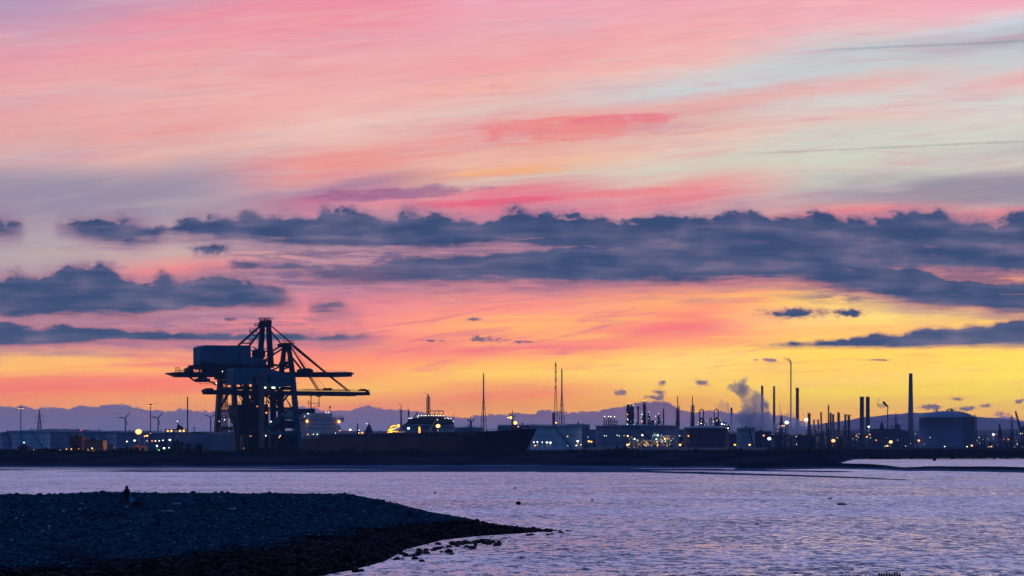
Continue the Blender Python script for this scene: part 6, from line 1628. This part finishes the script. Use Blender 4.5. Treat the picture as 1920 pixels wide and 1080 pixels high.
def derrick():
    Y = 2510; t = thing('derrick', 'slender dark derrick with guy lines on the platform left of the tall flare stack', 'derrick', (xx(1465.5, Y), Y, GZ)); h = zz(779, Y) - GZ; z0 = zz(797, Y) - GZ
    mb = MB(); lattice(mb, (0, 3, z0), (0, 3, h), ww(5, Y), ww(1.5, Y), 5, .4); mb.bar((0, 3, z0), (0, 3, h), 1.0, .5); mb.build('mast', 'dark_steel', t)
    mb = MB(); mb.bar((0, 3, h), (ww(-4, Y), 3, zz(756, Y) - GZ), .4, .2); mb.bar((0, 3, z0), (0, 3, 0), .8); mb.bar((ww(-4, Y), 3, zz(756, Y) - GZ), (ww(-4.5, Y), 3, z0), .15); mb.build('jib', 'dark_steel', t)
    Y = 2450; t = thing('conveyor', 'red slanting conveyor sloping down to the right below the tall flare stack', 'conveyor', (xx(1471, Y), Y, GZ)); x0 = xx(1471, Y)
    mb = MB(); a = Vector((0, 0, zz(813.5, Y) - GZ)); b = Vector((xx(1484, Y) - x0, 0, zz(818, Y) - GZ)); c = Vector((xx(1495, Y) - x0, 0, zz(828, Y) - GZ)); mb.bar(a, b, 2.4, 2.2); mb.bar(b, c, 2.2, 1.6); mb.build('gallery', 'striped_cladding', t)
    mb = MB()
    for p in (a, a.lerp(b, .5), b, c): mb.bar((p.x - .5, 1.3, 0), (p.x, 1.3, p.z), .4)
    mb.build('support', 'dark_steel', t)
    # slanting jibs at the far right
    for px0, py0, px1, py1, lab in ((1915, 811, 1904, 771, 'slanting crane jib rising above the far right plant'), (1877, 816, 1873.5, 795, 'slim slanting crane jib right of the huge gas tank'), (1873, 820, 1874, 800, 'upright thin crane mast paired with the slim jib right of the gas tank')):
        Y = 2760; t = thing('crane_jib', lab, 'crane', (xx(px0, Y), Y, GZ)); d = Vector((xx(px1, Y) - xx(px0, Y), 0, zz(py1, Y) - GZ)); mb = MB(); lattice(mb, (0, 0, 0), (0, 0, 8), 3, 3, 2, .5); mb.build('base', 'dark_steel', t)
        mb = MB(); st = Vector((0, 0, zz(py0, Y) - GZ)); lattice(mb, st, d, 2.2, .9, 8, .5); mb.bar((0, 0, 8), st, 1.2); mb.build('jib', 'dark_steel', t)
derrick()

def loading_arm():
    Y = 1800; t = thing('loading_arm', 'brightly lit yellow loading arm bent over behind the ship deck', 'loading arm', (xx(732, Y), Y, GZ)); x0 = xx(732, Y)
    def L(px, py): return Vector((xx(px, Y) - x0, 0, zz(py, Y) - GZ))
    mb = MB(); mb.tube([L(732, 845), L(732, 812), L(731.5, 800)], [1.5, 1.5, 1.2], 12); mb.build('column', 'yellow_paint', t)
    mb = MB(); mb.tube([L(731.5, 801), L(738, 797.5), L(746, 798)], [.8, .8, .6], 10); mb.bar(L(734, 806), L(747, 800), .6); mb.build('boom', 'yellow_paint', t)
    mb = MB(); mb.bar(L(730, 801), L(726.5, 813), .7); mb.bar(L(733, 809), L(748, 809), .7); mb.bar(L(733, 815), L(748, 809), .4); mb.build('bracing', 'yellow_paint', t)
    lamp_light(t, L(736, 806) + Vector((0, -5, 0)), 'lit_warm', 5000)
    for px, py, q, m_ in ((747.3, 798.3, 1.35, 'lit_warm'), (733, 804, .5, 'lit_warm'), (733.5, 813, .6, 'lit_warm'), (725.5, 813.5, .4, 'lit_warm')): bulb_part(t, L(px, py) + Vector((0, -2.4, 0)), q, m_)
    shed(740, 758, 808, 842, 1830, 'ship_white', 'pale box-like deckhouse right of the yellow loading arm', depth=10)
    Y = 1820; t = thing('lit_column', 'short yellow-lit column in front of the scaffolded domed tank', 'column', (xx(786.5, Y), Y, GZ)); h = zz(799, Y) - GZ
    mb = MB(); mb.lathe([(.9, 0), (.9, h), (.4, h + .6)], 12); mb.build('shaft', 'yellow_paint', t)
    lamp_light(t, (0, -4.5, zz(806, Y) - GZ), 'lit_warm', 3000)
    for py in (802, 806, 812.5): bulb_part(t, (0, -2.2, zz(py, Y) - GZ), .55, 'lit_warm')
    Y = 1950; t = thing('stockpile', 'dark conical stockpile with a lamp on it behind the ship deck', 'stockpile', (xx(692, Y), Y, GZ)); mb = MB(); h = zz(797, Y) - GZ; r = ww(15, Y)
    rings = [(r, 0), (r * .9, h * .25), (r * .62, h * .55), (r * .36, h * .85), (r * .16, h), (.3, h * 1.02)]
    mb.lathe(rings, 20); mb.build('heap', 'tank_dark', t); mb = MB(); mb.bar((0, 0, h), (0, 0, h + 1.8), .5); mb.bar((-r * .5, -1, h * .75), (0, -1, h + .8), .5); mb.build('stacker', 'dark_steel', t); bulb_part(t, (-1.8, -3, h + 1.1), .55, 'lit_white')
    Y = 2000; t = thing('slim_stack', 'slim dark post rising behind the deck left of the stockpile', 'post', (xx(670.5, Y), Y, GZ)); h = zz(794, Y) - GZ; mb = MB(); mb.lathe([(.6, 0), (.5, h)], 10); mb.build('shaft', 'dark_steel', t); mb = MB(); mb.box((-.8, -.8, h * .8), (.8, .8, h * .8 + .6)); mb.build('platform', 'dark_steel', t)
loading_arm()

def harbour_tug():
    # dark structure with four orange lamps left of the warehouse chimney
    Y = 1750; t = thing('lit_gantry', 'dark gantry carrying four paired orange lamps left of the thin chimney', 'gantry', (xx(328, Y), Y, GZ)); x0 = xx(328, Y)
    def L(px, py): return Vector((xx(px, Y) - x0, 0, zz(py, Y) - GZ))
    mb = MB()
    for px in (312, 326, 336, 348): mb.bar(L(px, 845), L(px, 806), .6)
    mb.bar(L(309, 806), L(350, 806), 1.0); mb.bar(L(309, 812), L(350, 812), .5); mb.build('frame', 'dark_steel', t)
    mb = MB(); mb.prism([L(a, b) for a, b in ((331, 805), (332, 798), (335, 795.5), (337, 798), (342, 800), (343, 805))], (0, 5, 0)); mb.bar(L(333, 797), L(332.6, 790.5), .5); mb.build('cabin', 'dark_steel', t)
    for px, py, q, m_ in ((315, 808, .8, 'lit_warm'), (321.7, 808, .9, 'lit_warm'), (338, 808, .9, 'lit_warm'), (345, 807.7, .9, 'lit_warm'), (333, 790, .5, 'lit_white')): bulb_part(t, L(px, py) + Vector((0, -1.2, 0)), q, m_)
harbour_tug()

# ------------------------------------------------------------------ single lamps along the shore, left to right
LAMPS = [
 (45.8, 829, 1600, C_, .65, 'lone white lamp in front of the widest blue tank, right of the left light mast'),
 (65, 843, 1300, W_, .32, 'tiny white lamp on the dark bank right of the reddish hut'),
 (99.5, 844.5, 1300, Wm, .5, 'leftmost of the five small warm lamps on the bank below the brown building'),
 (113, 842.5, 1300, W_, .42, 'second small lamp from the left in the row on the bank'),
 (125.5, 841.5, 1300, Wm, .42, 'third small lamp in the row, left of the foot of the brown building'),
 (134.5, 841.5, 1300, Wm, .4, 'fourth small lamp in the row, in front of the brown building'),
 (148.5, 841.5, 1300, O_, .45, 'fifth small lamp in the row, at the right corner of the brown building'),
 (173.5, 840, 1300, Wm, .5, 'small warm lamp in front of the striped shed'),
 (152, 806, 2600, 'lit_red', .9, 'single red lamp above the brown building'),
 (260.4, 807.5, 1500, 'lit_warm', 1.7, 'biggest blazing orange lamp on the left'),
 (272, 817, 1500, 'lit_warm', .65, 'left bulb of the small yellow pair below the biggest orange lamp'),
 (276.5, 816, 1500, 'lit_warm', .75, 'right bulb of the small yellow pair below the biggest orange lamp'),
 (238.5, 827, 1600, W_, .7, 'white lamp left of the biggest orange lamp, the lower one'),
 (253, 825, 1600, C_, .8, 'white lamp directly below the biggest orange lamp'),
 (276.5, 826, 1600, C_, .45, 'small white lamp left of the tall light mast foot'),
 (285.7, 826, 1600, O_, .7, 'orange lamp just right of the tall light mast'),
 (292, 826.3, 1600, W_, .55, 'white lamp right of the orange lamp by the tall light mast'),
 (299, 826, 1600, W_, .5, 'white lamp in the middle of the group right of the tall light mast'),
 (306, 825, 1600, C_, .6, 'bluish-white lamp at the right of the group by the tall light mast'),
 (319, 824, 1600, W_, .8, 'bright white lamp between the light group and the blue warehouse'),
 (294.8, 835.3, 1500, C_, .7, 'large white lamp low under the light group right of the tall mast'),
 (308.3, 839.3, 1450, C_, .75, 'large white lamp lowest right under the light group'),
 (299, 843.3, 1400, 'lit_green', .5, 'small green lamp on the bank right of the tall light mast'),
 (317.5, 839, 1450, W_, .45, 'small white lamp right of the lowest large white lamp'),
 (282.5, 812, 1700, Wm, .4, 'tiny lamp halfway up beside the tall light mast'),
 (657, 804.8, 1800, W_, .9, 'bright white lamp behind the ship deck right of the teal dome'),
 (673.5, 806, 1800, W_, .5, 'small white lamp left of the stockpile'),
 (679, 810.3, 1750, 'lit_orange', 1.0, 'orange lamp in front of the stockpile'),
 (766, 802, 1700, C_, 1.0, 'large bluish-white lamp left of the lit yellow column'),
 (821.5, 797.3, 1700, 'lit_warm', 1.35, 'big orange lamp on the slope of the scaffolded tank'),
 (966, 791.5, 1900, 'lit_warm', 1.35, 'big yellow lamp left of the foremast of the ship'),
 (1042.7, 792, 2000, 'lit_warm', .85, 'yellow lamp above the tank with the diagonal stairway'),
 (1064, 817.5, 1950, 'lit_warm', .7, 'faint yellow lamp on the tank with the diagonal stairway'),
 (1001, 828.3, 1700, W_, .6, 'first white lamp below the bow of the ship'),
 (1007.5, 828, 1700, W_, .6, 'second white lamp below the bow of the ship'),
 (1016.5, 828.5, 1700, W_, .5, 'third white lamp right of the bow, before a close pair'),
 (1025.5, 828.6, 1700, W_, .8, 'left lamp of the close bright pair right of the bow'),
 (1032, 829, 1700, W_, .8, 'right lamp of the close bright pair right of the bow'),
 (1003.5, 834.6, 1650, Wm, .7, 'warm lamp low under the bow of the ship'),
 (1083, 826.3, 1900, W_, .9, 'bright lamp at the right foot of the tank with the diagonal stairway'),
 (1080.5, 834.5, 1850, W_, .7, 'lower bright lamp at the right foot of the tank with the diagonal stairway'),
 (1089, 833, 1850, Wm, .7, 'tall warm lamp right of the lower bright lamp by the tank'),
 (1064.6, 835.5, 1850, C_, .35, 'tiny lamp under the diagonal stairway'),
 (1104, 826.5, 2000, Wm, 1.0, 'left bulb of the broad warm glow between the two large pale tanks'),
 (1108.5, 827.3, 2000, Wm, .9, 'right bulb of the broad warm glow between the two large pale tanks'),
 (1133, 816.5, 2050, C_, .5, 'left lamp of the faint pair on the wide grey tank'),
 (1137, 817, 2050, C_, .4, 'right lamp of the faint pair on the wide grey tank'),
 (1157, 815.5, 2050, C_, .5, 'left lamp of the greenish group on the wide grey tank'),
 (1161, 817, 2050, C_, .4, 'right lamp of the greenish group on the wide grey tank'),
 (1170, 816.5, 2050, C_, .4, 'faint white lamp left of the orange-yellow lamp on the wide grey tank'),
 (1176.5, 833, 1950, 'lit_warm', 1.0, 'bright yellow lamp at the left foot of the wide grey tank'),
 (1180, 832, 1950, W_, .5, 'small white lamp touching the bright yellow lamp at the foot of the wide grey tank'),
 (1275, 833, 1900, 'lit_warm', 1.05, 'bright yellow lamp left of the dark tank'),
 (1290.5, 816.5, 1850, 'lit_orange', .75, 'orange lamp on the upper left of the dark tank'),
 (1274, 816.5, 1950, C_, .5, 'faint white lamp at the right edge of the wide grey tank'),
 (1377.7, 833, 1900, 'lit_warm', .95, 'yellow lamp left of the small plain teal-grey tank'),
 (1405.3, 833, 1900, 'lit_warm', .95, 'yellow lamp in front of the small plain teal-grey tank'),
 (1431.5, 815.7, 2100, 'lit_orange', .95, 'orange lamp between the small teal-grey tank and the slender chimney'),
 (1442, 821.3, 2050, C_, 1.3, 'large mint-white lamp below the slender tapering chimney'),
 (1474.8, 791, 2790, W_, 2.0, 'dazzling white lamp right of the platform with two orange lamps'),
 (1511.3, 785.8, 2720, W_, 1.7, 'dazzling white lamp left of the thickest refinery column'),
 (1562, 825, 2200, 'lit_orange', 1.6, 'biggest orange lamp in front of the refinery columns'),
 (1628.5, 799.3, 2300, C_, 1.1, 'bright white lamp beside the right broad twin stack'),
 (1606, 815, 2300, 'lit_orange', .7, 'upper orange lamp left of the broad twin stacks'),
 (1608.3, 819, 2300, 'lit_orange', .65, 'lower orange lamp left of the broad twin stacks'),
 (1625, 818.5, 2300, 'lit_warm', .8, 'yellow lamp between the feet of the broad twin stacks'),
 (1630.5, 814.3, 2300, 'lit_orange', .75, 'orange lamp at the right foot of the broad twin stacks'),
 (1642.5, 824.7, 2300, 'lit_orange', .75, 'orange lamp right of the broad twin stacks, low down'),
 (1669.7, 827.5, 2200, 'lit_warm', 1.4, 'biggest yellow lamp left of the tallest concrete chimney'),
 (1663.3, 835, 2100, 'lit_warm', .9, 'tall yellow glow below left of the biggest yellow lamp'),
 (1659, 836.3, 2100, C_, .5, 'small white lamp next to the tall yellow glow'),
 (1722.3, 825, 2200, 'lit_orange', 1.1, 'orange lamp right of the foot of the tallest concrete chimney'),
 (1743.3, 820, 2300, C_, .45, 'faint white lamp on the left of the huge gas tank'),
 (1697.5, 836, 2100, C_, .4, 'tiny white lamp left of the foot of the tallest chimney'),
 (1770.8, 836.5, 2000, W_, .65, 'white lamp at the middle foot of the huge gas tank'),
 (1812.7, 837, 2000, W_, .7, 'white lamp near the right foot of the huge gas tank'),
 (1821.5, 834.5, 2000, 'lit_warm', .9, 'yellow lamp at the right corner of the huge gas tank'),
 (1862, 813.6, 2300, W_, 1.15, 'brightest white lamp right of the huge gas tank'),
 (1882, 822.8, 2300, 'lit_orange', .5, 'left of two orange lamps by the far right plant'),
 (1890.2, 823.3, 2300, 'lit_orange', .75, 'right of two orange lamps by the far right plant'),
 (1858.3, 836.7, 2000, 'lit_warm', .75, 'yellow lamp low between the gas tank and the far right plant'),
 (1854, 837.5, 2000, W_, .4, 'tiny white lamp left of the low yellow lamp'),
 (1916, 798 + 40, 2000, C_, .35, 'tiny lamp at the far right under the tallest dark plant'),
]
for px, py, Y, k, q, lab in LAMPS: lamp_post(px, py, Y, k, q, lab)

# ------------------------------------------------------------------ jetty along the river on the right
def jetty():
    Y = 1580; x0 = xx(1436, Y); t = thing('jetty', 'long dark piled jetty running along the river mouth on the right', 'jetty', (x0, Y, 0))
    x1 = xx(1990, Y) - x0; zt = zz(842, Y); zb = zz(849, Y)
    mb = MB(); mb.box((0, 0, zb), (x1, 12, zt)); mb.box((0, -.4, zt - .8), (x1, 0, zt - .1)); mb.build('deck', 'timber', t)
    mb = MB(); mb.rail((0, -.2, zt), (x1, -.2, zt), 1.3, 90, .14); mb.build('railing', 'dark_steel', t)
    mb = MB(); mb.tube([(60, .5, zt + .7), (x1 * .62, .5, zt + .7)], .25); mb.build('pipe', 'tank_pale', t)
    rnd = random.Random(9); x = 1.0; n = 0; allp = []
    while x < x1: allp.append(x); x += rnd.uniform(1.2, 2.6)
    mb = MB()
    for x in allp:
        for y in (.6, 6, 11): mb.bar((x + rnd.uniform(-.3, .3), y, -3 if y > 1 else rnd.choice((-3, -3, -3, .6, 1.2))), (x, y, zb), rnd.uniform(.4, .8))
    o = mb.build('piles', 'timber', t); o['kind'] = 'stuff'
    mb = MB(); mb.box((0, 2, zz(858.5, Y)), (x1, 2.5, zb)); mb.build('skirt_wall', 'timber', t)
    for a, b, py in ((1653, 1686, 864), (1440, 1500, 862), (1560, 1618, 861)):
        mb = MB(); mb.box((xx(a, Y) - x0, -2, -2), (xx(b, Y) - x0, 11, zb - .01)); mb.build('berthing_block', 'timber', t)
    mb = MB()
    for px in (1750, 1752, 1788, 1793, 1798): mb.bar((xx(px, Y) - x0, -.8, -3), (xx(px, Y) - x0, -.8, zb), .7)
    mb.build('fender_piles', 'timber', t)
jetty()
def dolphin(px, Y, w, lab):
    x = xx(px, Y); t = thing('mooring_dolphin', lab, 'mooring dolphin', (x, Y, 0)); a = ww(w, Y) / 2; h = 3.5; mb = MB()
    for s in (-1, -.3, .4, 1): mb.bar((s * a, 0, -3), (s * a * .8, 0, h), .6)
    mb.build('piles', 'timber', t); mb = MB(); mb.box((-a * 1.1, -1.2, h), (a * 1.1, 1.2, h + 1.0)); mb.build('cap', 'timber', t)
dolphin(1752, 1420, 5, 'small piled dolphin standing clear of the jetty in the river mouth')

# long low river wall below the refinery
def wall():
    Y = 2020; t = thing('flood_wall', 'long pale low wall running at the foot of the refinery tanks', 'wall', (xx(1100, Y), Y, GZ)); w = xx(1440, Y) - xx(1100, Y)
    mb = MB(); mb.box((0, 0, 0), (w, .5, 1.7)); mb.build('panel', 'concrete', t); mb = MB(); mb.box((0, -.2, 1.7), (w, .7, 2.0)); mb.build('coping', 'roof_pale', t)
wall()

# ------------------------------------------------------------------ scrub and bushes on the bank
def scrub():
    rnd = random.Random(21); mb = MB(); n = 0
    while n < 3400:
        px = rnd.uniform(-60, 1560); Y = rnd.uniform(1180, 1330); x = xx(px, Y)
        if in_dock(x, Y) or fbm(px * .02, Y * .01, 4) < rnd.uniform(-.35, .15): continue
        z = land_h(px, Y); s = rnd.uniform(.5, 1.6) * (1.5 if fbm(px * .015, 1, 9) > .2 else .8); n += 1
        for k in range(6):
            c = Vector((x + rnd.gauss(0, s * .8), Y + rnd.gauss(0, s * .8), z + abs(rnd.gauss(0, s * .45)))); q = s * rnd.uniform(.25, .5)
            u = Vector((rnd.uniform(-1, 1), rnd.uniform(-1, 1), rnd.uniform(-1, 1))).normalized(); v = u.cross(Vector((.3, .5, .8))).normalized(); w = u.cross(v)
            mb.add([c + u * q, c + v * q, c - u * q * .8, c - v * q * .9, c + w * q * .6, c - w * q * .6], [(0, 1, 4), (1, 2, 4), (2, 3, 4), (3, 0, 4), (1, 0, 5), (2, 1, 5), (3, 2, 5), (0, 3, 5)])
    tag(mb.build('scrub', 'scrub'), 'dark scrub and rough grass along the top of the far bank', 'scrub', kind='stuff')
scrub()

# ------------------------------------------------------------------ steam
def steam_mat(name, dens, scale, col):
    m = bpy.data.materials.new(name); m.use_nodes = True; t = m.node_tree; t.nodes.clear(); gg = G(t)
    out = t.nodes.new("ShaderNodeOutputMaterial"); pv = t.nodes.new("ShaderNodeVolumePrincipled")
    pv.inputs['Color'].default_value = tuple(col) + (1,); pv.inputs['Anisotropy'].default_value = .2
    co = t.nodes.new("ShaderNodeTexCoord")
    sp = t.nodes.new("ShaderNodeSeparateXYZ"); t.links.new(co.outputs['Object'], sp.inputs[0])
    n = gg.noise(co.outputs['Object'], scale, 5, .6, .6)
    t.links.new((n.step(.36, .62) * dens).s, pv.inputs['Density']); t.links.new(pv.outputs[0], out.inputs['Volume'])
    M[name] = m
STEAM_BUILT = []
def steam(px, py, Y, puffs, dens, label, scale=.07, col=(.96, .96, .985), cat='steam'):
    """puffs: (px, py, radius px) in a chain; one closed lumpy skin round them"""
    nm = 'steam_%d' % len(STEAM_BUILT); STEAM_BUILT.append(nm); steam_mat(nm, dens, scale, col)
    o0 = at(px, py, Y); mb = bpy.data.metaballs.new('steam_plume'); mb.resolution = max(1.6, ww(2.2, Y)) if cat == 'steam' else 1.2; mb.render_resolution = mb.resolution; mb.threshold = .35
    for a, b, r in puffs:
        p = at(a, b, Y); e = mb.elements.new(); e.co = (p.x - o0.x, 0, p.z - o0.z); e.radius = ww(r, Y) * 1.75; e.stiffness = 2
    tmp = bpy.data.objects.new('steam_tmp', mb); COL.objects.link(tmp); tmp.location = o0
    dg = bpy.context.evaluated_depsgraph_get(); dg.update()
    me = bpy.data.meshes.new_from_object(tmp.evaluated_get(dg)); bpy.data.objects.remove(tmp)
    for v in me.vertices:
        c = v.co + Vector((0, 0, 0)); s = .12 * ww(10, Y)
        v.co += v.normal * s * fbm(c.x * .09, c.y * .09, c.z * .09) * (4 if cat == 'steam' else 2)
    me.name = 'steam_plume'; me.materials.clear(); me.materials.append(M[nm])
    o = bpy.data.objects.new('steam_plume', me); COL.objects.link(o); o.location = o0
    tag(o, label, cat)
steam(1410, 770, 2900, [(1432, 815, 16), (1412, 812, 16), (1396, 800, 16), (1424, 795, 19), (1404, 785, 17), (1428, 778, 13), (1412, 768, 14), (1402, 755, 11), (1414, 752, 9), (1405, 742, 9), (1396, 732, 9), (1384, 727, 9), (1372, 727, 7), (1390, 719, 8), (1396, 714, 6), (1381, 718, 5), (1386, 800, 14), (1375, 812, 12), (1388, 788, 12), (1437, 800, 12), (1443, 812, 10), (1418, 800, 20), (1400, 708, 4), (1376, 712, 3), (1416, 746, 12), (1426, 762, 14), (1408, 762, 12), (1398, 742, 10), (1388, 734, 9)], .17, 'thick billowing steam plume leaning left beside the half-hidden chimney')
steam(1362, 780, 2950, [(1374, 812, 10), (1366, 800, 10), (1372, 786, 11), (1362, 775, 10), (1360, 762, 8), (1352, 757, 6), (1350, 770, 7), (1356, 790, 9)], .10, 'fainter steam cloud wrapped around the short stack left of the main plume')
steam(1490, 800, 2850, [(1478, 780, 8), (1484, 790, 11), (1492, 800, 13), (1500, 808, 12), (1484, 808, 12), (1474, 798, 9), (1470, 785, 6), (1502, 798, 9)], .13, 'low steam cloud at the foot of the tall smoking flare stack')
steam(1470, 672, 2995, [(1481, 676, 1.8), (1477.5, 674, 2.0), (1474, 673, 2.4), (1470, 671.5, 2.4), (1466, 670, 2.0), (1461, 669, 1.5)], .2, 'thin dark trail of smoke blowing left from the tall flare stack', .22, (.30, .28, .36), 'smoke')
steam(1648, 757, 3040, [(1657, 762, 3.2), (1652, 762, 4), (1647, 759, 4), (1644, 754, 3.4), (1648, 749, 2.6), (1647, 745, 1.6), (1655, 758, 2.5)], .16, 'small puff of smoke left of the slanted cap of the short flare stack', .2, (.45, .42, .52), 'smoke')

# ------------------------------------------------------------------ evening haze
def haze():
    m = bpy.data.materials.new('haze'); m.use_nodes = True; t = m.node_tree; t.nodes.clear()
    out = t.nodes.new("ShaderNodeOutputMaterial"); pv = t.nodes.new("ShaderNodeVolumePrincipled")
    pv.inputs['Color'].default_value = (.50, .66, 1.0, 1); pv.inputs['Density'].default_value = HAZE; pv.inputs['Anisotropy'].default_value = 0.0
    t.links.new(pv.outputs[0], out.inputs['Volume']); M['haze'] = m
    mb = MB(); mb.box((-7500, -600, -6), (7500, 15000, 260))
    tag(mb.build('haze', 'haze'), 'thin blue evening haze lying over the estuary', 'haze', kind='stuff')
HAZE = 4.5e-5
haze()
